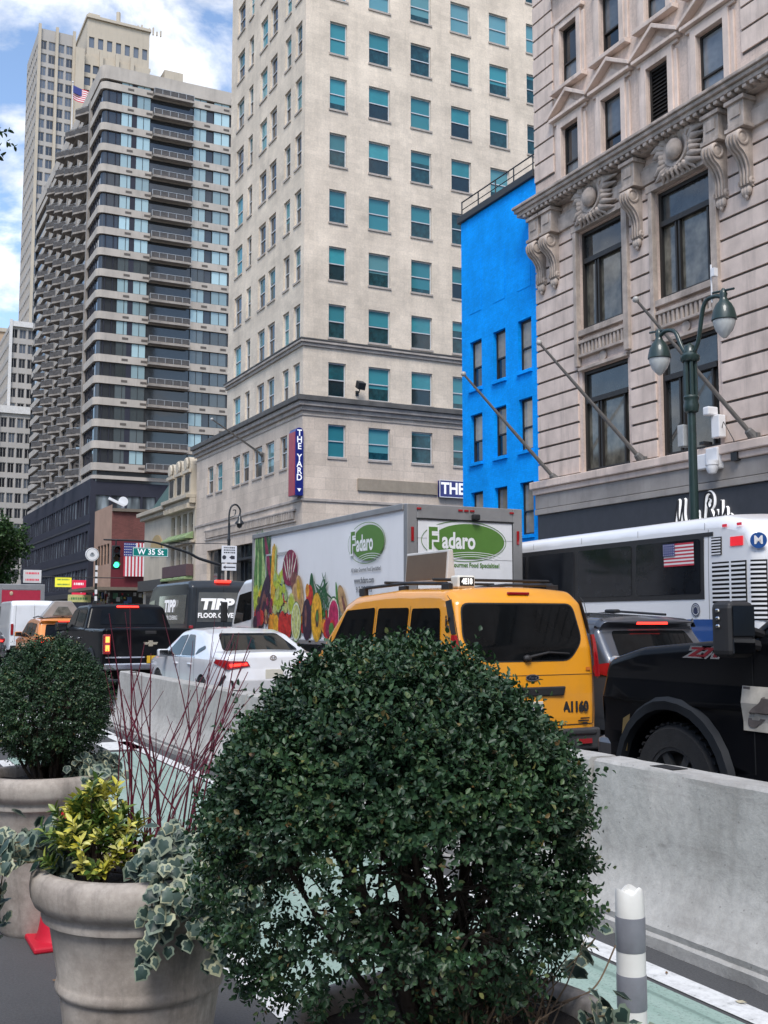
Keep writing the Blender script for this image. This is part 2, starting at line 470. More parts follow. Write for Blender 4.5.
def win_geo(w, h, style, depth):
    """returns frame MB, pane MB facing -Y, bottom centre of the opening at the origin, wall plane y=0"""
    f = MB(); p = MB(); x = w/2; t = style.get('t', .06); y0 = depth-style.get('fd', .08); y1 = depth-.004
    f.box(-x+.001, -x+t, y0, y1, .001, h-.001); f.box(x-t, x-.001, y0, y1, .001, h-.001)
    f.box(-x+t, x-t, y0, y1, .001, t); f.box(-x+t, x-t, y0, y1, h-t, h-.001)
    kind = style['kind']; gy = depth-.03
    if kind == 'hung':
        mz = h*style.get('mid', .5)
        f.box(-x+t, x-t, y0-.012, y1-.01, mz-.03, mz+.03)
        p.quad((-x+t, gy, t), (x-t, gy, t), (x-t, gy, mz), (-x+t, gy, mz), 1)
        p.quad((-x+t, gy-.01, mz), (x-t, gy-.01, mz), (x-t, gy-.01, h-t), (-x+t, gy-.01, h-t), 0)
    elif kind == 'trans':     # transom above, fixed lights below split by mullions
        mz = h*style.get('mid', .68); n = style.get('n', 2)
        f.box(-x+t, x-t, y0-.05, y1-.01, mz-.09, mz+.09)
        p.quad((-x+t, gy, mz), (x-t, gy, mz), (x-t, gy, h-t), (-x+t, gy, h-t), 0)
        cuts = style.get('cuts', [i/n for i in range(1, n)])
        for c in cuts: f.box(-x+w*c-.04, -x+w*c+.04, y0, y1-.005, t, mz-.09)
        p.quad((-x+t, gy, t), (x-t, gy, t), (x-t, gy, mz), (-x+t, gy, mz), 1)
    elif kind == 'split':
        n = style.get('n', 2)
        for i in range(1, n): f.box(-x+w*i/n-.03, -x+w*i/n+.03, y0, y1-.005, t, h-t)
        for i in range(n): p.quad((-x+w*i/n+.001, gy, t), (-x+w*(i+1)/n-.001, gy, t), (-x+w*(i+1)/n-.001, gy, h-t), (-x+w*i/n+.001, gy, h-t), i % 2 if style.get('alt') else 0)
    elif kind == 'louver':
        k = int(h/.14)
        for i in range(k):
            z = t+(h-2*t)*i/k
            p.quad((-x+t, gy-.07, z), (x-t, gy-.07, z), (x-t, gy, z+.12), (-x+t, gy, z+.12), 0)
        p.quad((-x+t, gy+.02, t), (x-t, gy+.02, t), (x-t, gy+.02, h-t), (-x+t, gy+.02, h-t), 0)
    else:
        p.quad((-x+t, gy, t), (x-t, gy, t), (x-t, gy, h-t), (-x+t, gy, h-t), 0)
    if style.get('sill'):
        s = style['sill']; f.box(-x-.06, x+.06, -s, depth*.5, -.12, -.002, 1)
    return f, p

_wc = {}
def windows(root, rects, plane, const, depth, style, frame_m, panes, limit=100, rest='distant_windows', pick=None, world=True):
    """every window a part with its glass as sub-part; beyond limit one 'stuff' part"""
    rl = root_loc(root) if world else V((0, 0, 0))
    def pos(r): return V(P3(plane, const, (r[0]+r[1])/2, 0, r[2]))
    order = sorted(rects, key=lambda r: (pos(r)-V((0, 0, 1.6))).length)
    rz = 0 if plane == 'y-' else -PI/2
    rnd = random.Random(len(rects)*7+int(abs(const)*10))
    F = MB(); G = MB()
    for i, r in enumerate(order):
        w_, h_ = round(r[1]-r[0], 3), round(r[3]-r[2], 3)
        k = pick(r) if pick else rnd.randrange(len(panes))
        if i < limit:
            key = (w_, h_, str(sorted(style.items())), depth, frame_m[0].name if isinstance(frame_m, list) else frame_m.name)
            if key not in _wc:
                f, p = win_geo(w_, h_, style, depth)
                _wc[key] = (f.mesh('window', frame_m), p, {})
            fm, p, pm = _wc[key]
            pk = str([q.name for q in panes[k]])
            if pk not in pm: pm[pk] = p.mesh('pane', panes[k])
            o = link_mesh('window', fm, root, pos(r)-rl, rz)
            link_mesh('pane', pm[pk], o)
        else:
            f, p = win_geo(w_, h_, style, depth)
            M = Matrix.Translation(pos(r)) @ Matrix.Rotation(rz, 4, 'Z')
            fs = len(F.v); F.add(f.v, f.f); F.m[-len(f.f):] = f.m; F.xf(M, fs)
            gs = len(F.v); F.add(p.v, p.f); F.m[-len(p.f):] = [2+min(q, 1)+2*k for q in p.m]; F.xf(M, gs)
    if F.f:
        fm = frame_m if isinstance(frame_m, list) else [frame_m, frame_m]
        ms = list(fm)
        for pk in panes: ms += [pk[0], pk[min(1, len(pk)-1)]]
        tag(F.build(rest, ms, root, world=world), kind='stuff')

# ------------------------------------------------------------------ pale stone office tower (cross-street corner)
LIME = stone('limestone_blocks', (.67, .57, .46), .62, .30, .006, .05, .30, .86, bump=.1)
LIMES = stone('limestone_base', (.62, .515, .42), 1.5, .72, .010, .10, .35, .72)
LIMET = mat('limestone_trim', (.40, .35, .31), .8, var=.2, scale=1.2, streak=.5, bump=.2)
WINF = mat('aluminium_window_frame', (.55, .56, .57), .4, .2, var=.06)
TEAL_L = glass('teal_blind_glass', (.035, .22, .25), var=.35, spec=.6, blotch=.15)
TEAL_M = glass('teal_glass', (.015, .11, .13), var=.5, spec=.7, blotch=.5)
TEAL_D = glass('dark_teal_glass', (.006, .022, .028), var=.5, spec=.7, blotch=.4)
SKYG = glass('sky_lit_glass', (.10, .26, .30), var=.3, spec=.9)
DGLASS = glass('dark_window_glass', (.018, .022, .026), var=.7, spec=.8, blotch=.4)
BEIGE = glass('beige_blind_glass', (.30, .27, .22), var=.3, spec=.5, blotch=.3)
ROOFM = mat('tar_roof', (.05, .05, .052), .9)

Y0 = 58.98
yard = thing('office_tower', 'tall pale limestone office tower with teal windows on the far street corner', 'building', (24, Y0, 0))
colsX = [(25.64, 26.81)] + [(28.34+3.0*i, 29.84+3.0*i) for i in range(5)]
tops = [15.11+2.05+3.63*i for i in range(12)]
ops_f = [(a, b, t-2.1, t) for t in tops for a, b in colsX]
base_f = [(a, b, 11.35, 13.35) for a, b in colsX]
mb = MB()
facade(mb, 'y-', Y0, 24, 43, 14.9, 60, ops_f, .22)
lc = [(70.48, 72.03), (68.57, 69.51), (65.76, 67.14), (63.88, 65.19), (61.39, 62.44), (59.54, 60.62)]
ops_l = [(a, b, t-2.2, t-.05) for t in tops for a, b in lc]
facade(mb, 'x-', 24, Y0, 73.4, 14.9, 60, ops_l, .22)
mb.quad((24, 73.4, 14.9), (43, 73.4, 14.9), (43, 73.4, 60), (24, 73.4, 60))
mb.quad((43, Y0, 14.9), (43, 73.4, 14.9), (43, 73.4, 60), (43, Y0, 60))
mb.quad((24, Y0, 60), (43, Y0, 60), (43, 73.4, 60), (24, 73.4, 60))
mb.build('tower_wall', LIME, yard, world=True)
mb = MB()
pairs = [(76.41, 77.77), (74.24, 75.68), (70.39, 71.9), (68.52, 69.97), (65.98, 67.72), (63.77, 65.3), (61.51, 62.71), (59.5, 60.51)]
base_l = [(a, b, 10.9, 12.95) for a, b in pairs]
gops = [(73.4, 77.6, 0.3, 6.7), (61.2, 72.4, .3, 6.7)]
facade(mb, 'x-', 24, Y0, 80.6, .0, 14.3, base_l+gops, .3)
facade(mb, 'y-', Y0, 24, 43, 0, 14.3, base_f+[(26, 30, .3, 4.2), (32, 36, .3, 4.2)], .22)
mb.quad((24, 80.6, 0), (43, 80.6, 0), (43, 80.6, 14.3), (24, 80.6, 14.3))
mb.quad((24, Y0, 14.75), (43, Y0, 14.75), (43, 80.6, 14.75), (24, 80.6, 14.75))
mb.build('base_wall', LIMES, yard, world=True)
mb = MB()      # ledges wrapped round the corner
def ledge(mb, z0, z1, p, ya=80.8, m=0):
    mb.box(24-p, 23.999, Y0-p, ya, z0, z1, m); mb.box(23.999, 43, Y0-p, Y0-.001, z0, z1, m)
ledge(mb, 14.05, 14.32, .16); ledge(mb, 14.32, 14.60, .34); ledge(mb, 14.60, 14.92, .50, m=1)
ledge(mb, 18.0, 18.2, .12, 73.5); ledge(mb, 18.2, 18.36, .24, 73.5); ledge(mb, 18.36, 18.46, .28, 73.5, 1); ledge(mb, 13.75, 13.85, .05)
ledge(mb, 8.62, 8.8, .08)
for i in range(62):      # small arcade of dentils above the shop fronts
    y = 60.2+i*.285
    mb.box(23.84, 23.998, y, y+.13, 7.62, 8.1)
mb.box(23.83, 23.999, 59.9, 78, 8.1, 8.22); mb.box(23.9, 23.999, 59.9, 78, 7.45, 7.55)
mb.build('stone_ledges', [LIMET, mat('dark_ledge_capping', (.09, .085, .08), .7, var=.3, scale=1.5)], yard, world=True, bevel=.03)
mb = MB(); mb.box(27.6, 33.1, Y0-.12, Y0-.002, 9.42, 10.16); mb.build('sign_band', mat('tan_band', (.30, .25, .19), .7, var=.1, streak=.2), yard, world=True, bevel=.01)
hs = dict(kind='hung', t=.07, mid=.5, sill=.07)
BLG = blindglass('teal_roller_blind_glass', (.016, .072, .085), (.035, .19, .22), 2.1)
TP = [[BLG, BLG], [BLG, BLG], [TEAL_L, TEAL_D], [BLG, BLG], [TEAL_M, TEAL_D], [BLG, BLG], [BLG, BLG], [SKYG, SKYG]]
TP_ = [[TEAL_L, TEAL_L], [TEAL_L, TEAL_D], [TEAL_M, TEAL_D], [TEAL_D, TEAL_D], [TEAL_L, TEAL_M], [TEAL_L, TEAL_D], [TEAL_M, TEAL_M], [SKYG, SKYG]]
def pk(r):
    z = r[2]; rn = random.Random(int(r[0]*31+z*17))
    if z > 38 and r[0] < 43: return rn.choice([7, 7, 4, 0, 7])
    return rn.choice([0, 1, 1, 2, 3, 4, 0, 5, 6, 2])
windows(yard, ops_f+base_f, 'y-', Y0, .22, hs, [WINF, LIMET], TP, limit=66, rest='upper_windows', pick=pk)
hl = dict(kind='hung', t=.1, mid=.5, sill=.07)
windows(yard, [o for o in ops_l]+base_l, 'x-', 24, .22, hl, [WINF, LIMET], [[DGLASS, DGLASS], [TEAL_M, DGLASS], [BLG, BLG]], limit=34, rest='side_windows')
mb = MB()
for o in gops: mb.quad((24.28, o[0], o[2]), (24.28, o[1], o[2]), (24.28, o[1], o[3]), (24.28, o[0], o[3]))
for a, b in ((26, 30), (32, 36)): mb.quad((a, Y0+.2, .3), (b, Y0+.2, .3), (b, Y0+.2, 4.2), (a, Y0+.2, 4.2))
mb.build('shop_windows', DGLASS, yard, world=True)
mb = MB()
for y in (62.6, 64.5, 67, 69.6, 72.4-2, 75.5): mb.box(24.16, 24.27, y-.05, y+.05, .3, 6.7)
mb.box(24.15, 24.26, 61.2, 72.4, 3.4, 3.6); mb.box(24.15, 24.26, 73.4, 77.6, 3.4, 3.6)
mb.box(23.7, 24.2, 61.3, 72.3, 5.6, 5.75)
mb.build('shop_front_frames', DARKM, yard, world=True)

# blade sign and name sign on the tower
SIGNB = mat('navy_sign_face', (.012, .016, .16), .35, var=.08, coat=.4)
SIGNW = mat('white_sign_letters', (.82, .82, .84), .4, var=.02, emit=.15)
SIGNR = mat('red_sign_side', (.35, .03, .05), .4)
bs = thing('blade_sign', 'tall narrow navy blade sign reading THE YARD on the corner of the stone tower', 'sign', (23.72, 58.9, 8.9))
mb = MB()
n = 10
out = [(-.26, 0), (.26, 0), (.26, 3.8)] + [(.26*math.cos(a), 3.8+.26*math.sin(a)) for a in [PI*k/n for k in range(1, n)]] + [(-.26, 3.8)]
mb.prism(out, 'y', -.12, .9)
mb.build('sign_box', [SIGNB], bs, bevel=.02)
mb = MB(); mb.box(-.29, -.262, -.1, .88, .02, 3.8); mb.build('side_panel', SIGNR, bs)
mb = MB()
zz = 3.72
for ch in 'THE YARD':
    if ch != ' ': add_text(mb, ch, (0, -.128, zz), XP, ZP, .52, .95, off=.012)
    zz -= .40 if ch != ' ' else .26
mb.poly([(-.13, -.128, .42), (0, -.128, .22), (.13, -.128, .42)])
mb.build('lettering', SIGNW, bs, recalc=False)
mb = MB(); mb.box(.2, .4, .2, .6, .5, .6); mb.box(.2, .4, .2, .6, 3.3, 3.4); mb.build('bracket', DARKM, bs)

ns = thing('wall_sign', 'navy wall sign reading THE at the end of the tan band', 'sign', (34.4, Y0, 9.3))
mb = MB(); mb.box(-1.22, 1.5, -.3, -.01, 0, 1.05); mb.build('sign_box', SIGNB, ns, bevel=.02)
mb = MB(); add_text(mb, 'THE', (-.28, -.306, .52), XP, ZP, 1.0, .92, off=.03); mb.build('lettering', SIGNW, ns, recalc=False)
mb = MB(); mb.box(-1.24, 1.52, -.315, -.29, -.03, .015); mb.box(-1.24, 1.52, -.315, -.29, 1.035, 1.08); mb.box(-1.25, -1.205, -.315, -.29, 0, 1.05); mb.build('sign_trim', WHITEP, ns)

fl = thing('floodlight', 'dark floodlight on a bracket between lower windows of the stone tower', 'floodlight', (27.55, Y0, 15.7))
mb = MB(); mb.obox((0, -.55, .1), (.26, .05, 0), (-.03, .16, .1), (0, -.1, .2)); mb.build('lamp_head', DARKM, fl, bevel=.03)
mb = MB(); mb.tube([(0, 0, -.3), (0, -.3, -.3), (0, -.5, .0)], .035); mb.box(-.1, .1, -.06, -.002, -.45, -.15); mb.build('bracket', DARKM, fl)

def wall_flagpole(label, foot, tip):
    a, b = V(foot), V(tip)
    o = thing('flagpole', label, 'flagpole', foot, group='bare flagpoles leaning out of the facades')
    d = b-a; STEEL = mat('pole_steel', (.22, .21, .20), .45, .6, var=.15)
    mb = MB(); mb.tube([(0, 0, 0), d*.5, d], [.075, .062, .04], 10); mb.build('pole', STEEL, o, smooth=40)
    mb = MB(); mb.ellipsoid(d+d.normalized()*.09, (.1, .1, .1)); mb.build('finial', mat('finial_grey', (.4, .39, .37), .4), o, smooth=60)
    mb = MB(); mb.lathe([(.001, -.16), (.14, -.14), (.17, .0), (.12, .26), (.08, .3)], (0, 0, 0), 12)
    M = V((0, 0, 1)).rotation_difference(d.normalized()).to_matrix().to_4x4(); mb.xf(M)
    mb.box(-.05, .16, -.2, .2, -.42, .12); mb.build('socket', mat('cast_iron', (.14, .135, .13), .6, .3), o, bevel=.015)
    return o
wall_flagpole('bare grey flagpole standing out in front of the blue building', (23.86, 33.3, 6.85), (20.4, 34.13, 10.68))
wall_flagpole('bare grey flagpole below the left tall window of the ornate building', (23.86, 28.38, 6.95), (20.4, 29.2, 10.72))
wall_flagpole('bare grey flagpole passing behind the twin street lamp', (23.86, 23.36, 6.98), (20.4, 24.27, 10.86))
wall_flagpole('bare flagpole on the low base of the stone tower', (23.95, 65.7, 12.27), (20, 63.9, 13.95))

# ------------------------------------------------------------------ bright blue painted building
BLUE = stone('blue_painted_brick', (.001, .33, .95), .24, .075, .004, .06, .22, .80, rough=.75, bump=.25, sc=.5)
BLUE.node_tree.nodes['Principled BSDF'].inputs['Specular IOR Level'].default_value = .12
bl = thing('blue_building', 'narrow bright blue painted brick building beside the ornate stone building', 'building', (24, 34.5, 0))
ys = [(38.75, 39.71), (36.88, 37.83), (35.0, 35.95)]
rb = [(a, b, z, z+2.1) for a, b in ys for z in (11.55, 8.32, 4.95)]
rb = [(a, b, z, z+2.1) for z in (11.55, 8.32, 4.95) for a, b in ys]
mb = MB()
facade(mb, 'x-', 24, 34.56, 40.4, 0, 19.3, rb, .24)
mb.quad((24, 40.4, 0), (40, 40.4, 0), (40, 40.4, 19.3), (24, 40.4, 19.3))
mb.quad((40, 34.56, 0), (40, 40.4, 0), (40, 40.4, 19.3), (40, 34.56, 19.3))
mb.quad((24, 34.56, 19.2), (40, 34.56, 19.2), (40, 40.4, 19.2), (24, 40.4, 19.2))
# faint outlines of bricked-up upper windows
for a, b in ys: mb.box(23.985, 23.999, a, b, 14.9, 17.2)
mb.build('wall', BLUE, bl, world=True)
mb = MB(); mb.box(23.86, 24.1, 34.56, 40.55, 19.25, 19.55); mb.box(24.1, 40.1, 40.3, 40.55, 19.25, 19.55); mb.build('coping', mat('dark_coping', (.03, .032, .036), .6), bl, world=True, bevel=.02)
mb = MB()
mb.tube([(24.05, 34.7, 20.25), (24.05, 40.4, 20.25)], .03, 6); mb.tube([(24.05, 34.7, 19.9), (24.05, 40.4, 19.9)], .02, 6)
for y in (34.8, 36.2, 37.6, 39, 40.4): mb.tube([(24.05, y, 19.5), (24.05, y, 20.27)], .03, 6)
mb.build('roof_railing', DARKM, bl, world=True)
mb = MB(); mb.box(24.6, 36, 34.6, 39.6, 19.3, 20.0); mb.build('roof_shed', mat('pale_roofing', (.5, .5, .5), .8), bl, world=True)
windows(bl, rb, 'x-', 24, .24, dict(kind='hung', t=.09, mid=.45), DARKM, [[BEIGE, BEIGE], [BEIGE, DGLASS]])
for r in rb: MB().box(23.9, 24.02, r[0]-.06, r[1]+.06, r[2]-.14, r[2]-.004).build('window_sill', BLUE, bl, world=True, bevel=.01)
# ------------------------------------------------------------------ ornate stone building on the right
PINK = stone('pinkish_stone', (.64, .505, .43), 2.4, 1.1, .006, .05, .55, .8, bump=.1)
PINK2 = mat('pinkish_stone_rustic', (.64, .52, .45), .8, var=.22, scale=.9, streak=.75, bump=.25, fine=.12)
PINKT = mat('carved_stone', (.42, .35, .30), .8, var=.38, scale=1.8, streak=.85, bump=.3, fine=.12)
GREYB = mat('grey_fascia_stone', (.30, .275, .255), .75, var=.18, scale=1.0, streak=.4)
BRONZE = mat('bronze_window_frame', (.035, .032, .030), .45, .4, var=.1)
BRG = glass('old_window_glass', (.04, .042, .04), var=.4, spec=1.0, blotch=.6)
BRG2 = glass('old_window_glass_pale', (.13, .12, .095), var=.3, spec=1.0, blotch=.8)
mac = thing('ornate_building', 'ornate pinkish stone building with carved brackets and shields on the right', 'building', (24, 34.5, 0))
WA = (29.15, 31.75); WB = (24.85, 27.5)
big = [(a, b, z0, z1) for a, b in (WB, WA, (18.5, 21.2), (14.2, 16.9)) for z0, z1 in ((6.95, 10.7), (12.25, 15.95))]
c4x = [(-1.2-2.6*k, -.1-2.6*k) for k in range(1)]
c4 = [(31.6, 32.65), (29.1, 30.2), (26.66, 27.72), (24.1, 25.28), (20.6, 21.7), (18.1, 19.2), (15.6, 16.7), (13.1, 14.2)]
up = [(a, b, z0, z1) for z0, z1 in ((18.1, 20.42), (22.1, 24.4), (26.3, 28.6), (30.2, 32.4)) for a, b in c4]
mb = MB()
facade(mb, 'x-', 24, -45, 34.55, 5.0, 18, [o for o in big if o[3] < 17], .24)
facade(mb, 'x-', 24, -45, 34.55, 18, 36, up, .17)
mb.quad((24, 34.55, 0), (45, 34.55, 0), (45, 34.55, 36), (24, 34.55, 36))
mb.quad((24, -45, 0), (45, -45, 0), (45, -45, 36), (24, -45, 36)); mb.quad((24, -45, 36), (45, -45, 36), (45, 34.55, 36), (24, 34.55, 36))
mb.build('wall', PINK, mac, world=True)
# rusticated courses with real joints
mb = MB()
segs = [(31.95, 34.55), (27.68, 28.97), (21.4, 24.66), (17.1, 18.3), (-10, 14)]
for a, b in segs:
    mb = MB(); z = 6.95
    while z < 15.9:
        mb.box(23.93, 23.999, a, b, z+.045, z+.60); mb.box(23.985, 23.998, a, b, z-.036, z+.044, 1); z += .637  # dark strips in the joints: grime plus joint shadow put into the colour
    mb.build('rusticated_pier', [PINK2, mat('grimy_shaded_joint', (.10, .085, .075), .9, var=.3)], mac, world=True, bevel=.022)
for a, b in ((33.25, 34.55), (21.9, 23.4)):      # quoins above the cornice
    z = 18.9; mb = MB()
    while z < 35:
        mb.box(23.94, 23.999, a, b, z+.04, z+.70); mb.box(23.985, 23.998, a, b, z-.039, z+.039, 1); z += .74  # same dark strips, grime and painted joint shadow
    mb.build('quoin', [PINK2, _m['grimy_shaded_joint']], mac, world=True, bevel=.022)
# ledges, fascia, storefront
mb = MB()
mb.box(23.62, 23.999, -45, 34.75, 6.62, 6.9); mb.box(23.72, 23.999, -45, 34.68, 6.4, 6.62)
mb.build('lower_ledge', PINK2, mac, world=True, bevel=.03)
mb = MB(); mb.box(23.80, 23.998, -45, 34.6, 5.85, 6.39); mb.box(23.76, 23.997, -45, 34.6, 5.62, 5.83); mb.build('fascia', GREYB, mac, world=True, bevel=.015)
mb = MB(); mb.box(23.84, 23.996, -45, 34.5, 4.3, 5.60); mb.build('sign_fascia', mat('charcoal_sign_fascia', (.035, .037, .045), .5), mac, world=True)
mb = MB(); mb.box(23.9, 24.3, -45, 34.5, .1, 4.29); mb.build('shop_front', DGLASS, mac, world=True)
mb = MB()
for y in range(-44, 35, 3): mb.box(23.82, 23.9, y-.15, y+.15, .1, 4.28)
mb.build('shop_front_posts', GREYB, mac, world=True)
# spandrels between the tall windows
for a, b in (WA, WB, (18.5, 21.2), (14.2, 16.9)):
    mb = MB(); mb.box(23.84, 23.999, a-.12, b+.12, 12.0, 12.22)
    mb.box(23.84, 23.999, a-.05, b+.05, 11.72, 11.84); mb.box(23.84, 23.999, a-.05, b+.05, 11.22, 11.32)
    n = 12
    for i in range(n):
        y = a+.05+(b-a-.1)*(i+.5)/n; mb.box(23.87, 23.998, y-.055, y+.055, 11.32, 11.72)
    mb.box(23.86, 23.999, a-.08, b+.08, 10.72, 10.84)
    mb.ring((23.93, (a+b)/2, 11.03), YP, ZP, .13, .13, .06, 18); mb.lathe([(.2, -.07), (.2, -.02), (.13, -.02), (.12, -.05), (.001, -.06)], (23.99, (a+b)/2, 11.03), 18, 'x')
    mb.box(23.80, 23.999, a-.3, a-.02, 10.9, 16.02); mb.box(23.80, 23.999, b+.02, b+.2, 10.9, 16.02)
    mb.box(23.78, 23.999, a-.3, b+.3, 16.0, 16.25)
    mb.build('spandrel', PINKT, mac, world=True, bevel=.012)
# cornice
mb = MB()
for z0, z1, p in ((16.9, 17.05, .1), (17.40, 17.55, .35), (17.55, 17.70, .66), (17.70, 17.84, .76), (17.84, 17.95, .84)):
    mb.box(24-p, 23.999, -45, 34.6+p*.55, z0, z1)
for i in range(265): 
    y = -44.8+i*.30; mb.box(23.35, 23.66, y, y+.16, 17.42, 17.54)
mb.box(23.82, 23.999, -45, 34.6, 16.35, 16.9)
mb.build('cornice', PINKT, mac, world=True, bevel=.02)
# window surrounds, sills and pediments of the upper floors
for (a, b, z0, z1) in up:
    mb = MB(); mb.box(23.86, 23.999, a-.26, a-.01, z0-.05, z1+.26); mb.box(23.86, 23.999, b+.01, b+.26, z0-.05, z1+.26)
    mb.box(23.86, 23.998, a-.01, b+.01, z1+.01, z1+.26)
    mb.box(23.92, 23.999, a-.42, a-.262, z0, z1+.1); mb.box(23.92, 23.999, b+.262, b+.42, z0, z1+.1)
    if z0 > 21: mb.box(23.72, 23.999, a-.5, b+.5, z0-.22, z0-.06)
    if z0 < 19:
        c = (a+b)/2; w2 = (b-a)/2+.62; zb = z1+.42
        mb.box(23.74, 23.999, c-w2, c+w2, zb, zb+.12)
        for s in (1, -1):
            p = [(c-s*w2*1.05, zb+.12), (c-s*w2*1.05, zb+.26), (c, zb+.98), (c, zb+.82)]
            mb.prism(p, 'x', 23.70, 23.998)
        mb.prism([(c-w2*.5, zb+.2), (c+w2*.5, zb+.2), (c, zb+.58)], 'x', 23.93, 23.997)
        mb.box(23.90, 23.999, a-.5, b+.5, zb-.14, zb-.01)
    else:
        mb.box(23.80, 23.999, a-.42, b+.42, z1+.28, z1+.42)
    mb.build('window_surround', PINK2, mac, world=True, bevel=.012)
# carved console brackets
def console_mb():
    m_ = MB(); prof = []
    # side outline in (x outwards = negative, z)
    pts = [(0, 0), (-.10, .02), (-.20, .12), (-.22, .30), (-.20, .55), (-.22, .80), (-.32, 1.10), (-.50, 1.35), (-.72, 1.50), (-.86, 1.72), (-.88, 1.95), (-.78, 2.16), (-.58, 2.25), (-.3, 2.28), (0, 2.28)]
    m_.prism([(p[1]*0+p[0], p[1]) for p in pts], 'y', -.29, .29)
    for yy in (-.17, 0, .17):      # flutes as raised ribs
        rows = [(q[0]-.035, yy, q[1]) for q in pts[2:11]]
        m_.tube(rows, .05, 6)
    for s in (-1, 1):              # scroll eyes on both cheeks
        m_.lathe([(.001, 0), (.12, .03), (.20, .0), (.24, .06), (.30, .05), (.33, 0)], (-.55, s*.29, 1.9), 18, 'y') if s > 0 else m_.lathe([(.001, 0), (.12, -.03), (.20, 0), (.24, -.06), (.30, -.05), (.33, 0)], (-.55, s*.29, 1.9), 18, 'y')
        m_.lathe([(.001, .02*s), (.08, .05*s), (.14, .02*s), (.16, 0)], (-.12, s*.29, .24), 12, 'y')
    for yy, r in ((-.14, .12), (.14, .12), (0, .13)):
        m_.ellipsoid((-.14, yy, -.12), (.12, r, .2), 10, 6)
    m_.ellipsoid((-.12, 0, -.32), (.09, .1, .14), 10, 6)
    return m_
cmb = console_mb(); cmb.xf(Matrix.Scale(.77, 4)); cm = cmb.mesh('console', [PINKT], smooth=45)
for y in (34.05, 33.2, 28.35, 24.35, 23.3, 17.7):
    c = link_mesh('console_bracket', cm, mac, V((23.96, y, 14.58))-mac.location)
    mb = MB(); mb.box(23.5, 23.98, y-.33, y+.33, 16.42, 17.38); mb.box(23.42, 23.99, y-.4, y+.4, 17.2, 17.33); mb.box(23.42, 23.99, y-.4, y+.4, 16.34, 16.46)
    mb.prism([(y-.2, 16.75), (y+.2, 16.75), (y+.2, 17.1), (y-.2, 17.1)], 'x', 23.47, 23.49)
    mb.build('bracket_pedestal', PINKT, mac, world=True, bevel=.03)
def shield_mb():
    m_ = MB(); rn = random.Random(3)
    m_.ellipsoid((-.42, 0, .05), (.22, .34, .36), 18, 10)
    m_.lathe([(.36, 0), (.46, -.10), (.56, -.12), (.60, -.04), (.6, .15)], (-.28, 0, .05), 22, 'x')
    for s in (-1, 1):
        for i in range(9):         # acanthus leaves fanning outwards
            a = -1.1+i*.27; L_ = .62+.25*math.sin(i*1.3)+(.15 if s < 0 else .1)
            p = [V((-.2, s*.45*math.cos(a), .45*math.sin(a))), V((-.36, s*(.45+L_*.5)*math.cos(a), (.45+L_*.5)*math.sin(a)*.8)), V((-.22, s*(.5+L_)*math.cos(a*.8), (.45+L_)*math.sin(a)*.62))]
            m_.tube(p, [.10, .13, .03], 7)
    m_.lathe([(.001, -.1), (.09, -.06), (.15, -.1), (.22, -.02), (.22, .2)], (-.3, 0, .62), 16, 'x')
    for s in (-1, 1): m_.lathe([(.001, -.1), (.06, -.06), (.1, -.08), (.15, 0), (.15, .2)], (-.3, s*.33, .55), 14, 'x')
    for i in range(7): m_.tube([(-.25, (i-3)*.12, -.35), (-.38, (i-3)*.2, -.62), (-.2, (i-3)*.26, -.85)], [.07, .09, .03], 7)
    return m_
sm = shield_mb().mesh('shield', [PINKT], smooth=50)
for y in (30.6, 26.1, 19.9, 15.6): link_mesh('carved_shield', sm, mac, V((24.0, y, 16.85))-mac.location)
tr = dict(kind='trans', t=.12, fd=.14, mid=.70, cuts=[.3, .36, .86])
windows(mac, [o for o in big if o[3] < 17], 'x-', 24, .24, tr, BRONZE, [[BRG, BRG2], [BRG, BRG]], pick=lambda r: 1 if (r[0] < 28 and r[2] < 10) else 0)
PALEB = glass('grey_blind_glass', (.15, .165, .18), var=.35, spec=.8, blotch=.3)
upw = [o for o in up if not (26 < o[0] < 28 and o[2] < 19)]
windows(mac, upw, 'x-', 24, .17, dict(kind='hung', t=.07, mid=.38, fd=.1), BRONZE, [[PALEB, PALEB], [PALEB, DGLASS], [DGLASS, PALEB]])
windows(mac, [o for o in up if (26 < o[0] < 28 and o[2] < 19)], 'x-', 24, .17, dict(kind='louver', t=.09, fd=.12), BRONZE, [[BRONZE]])
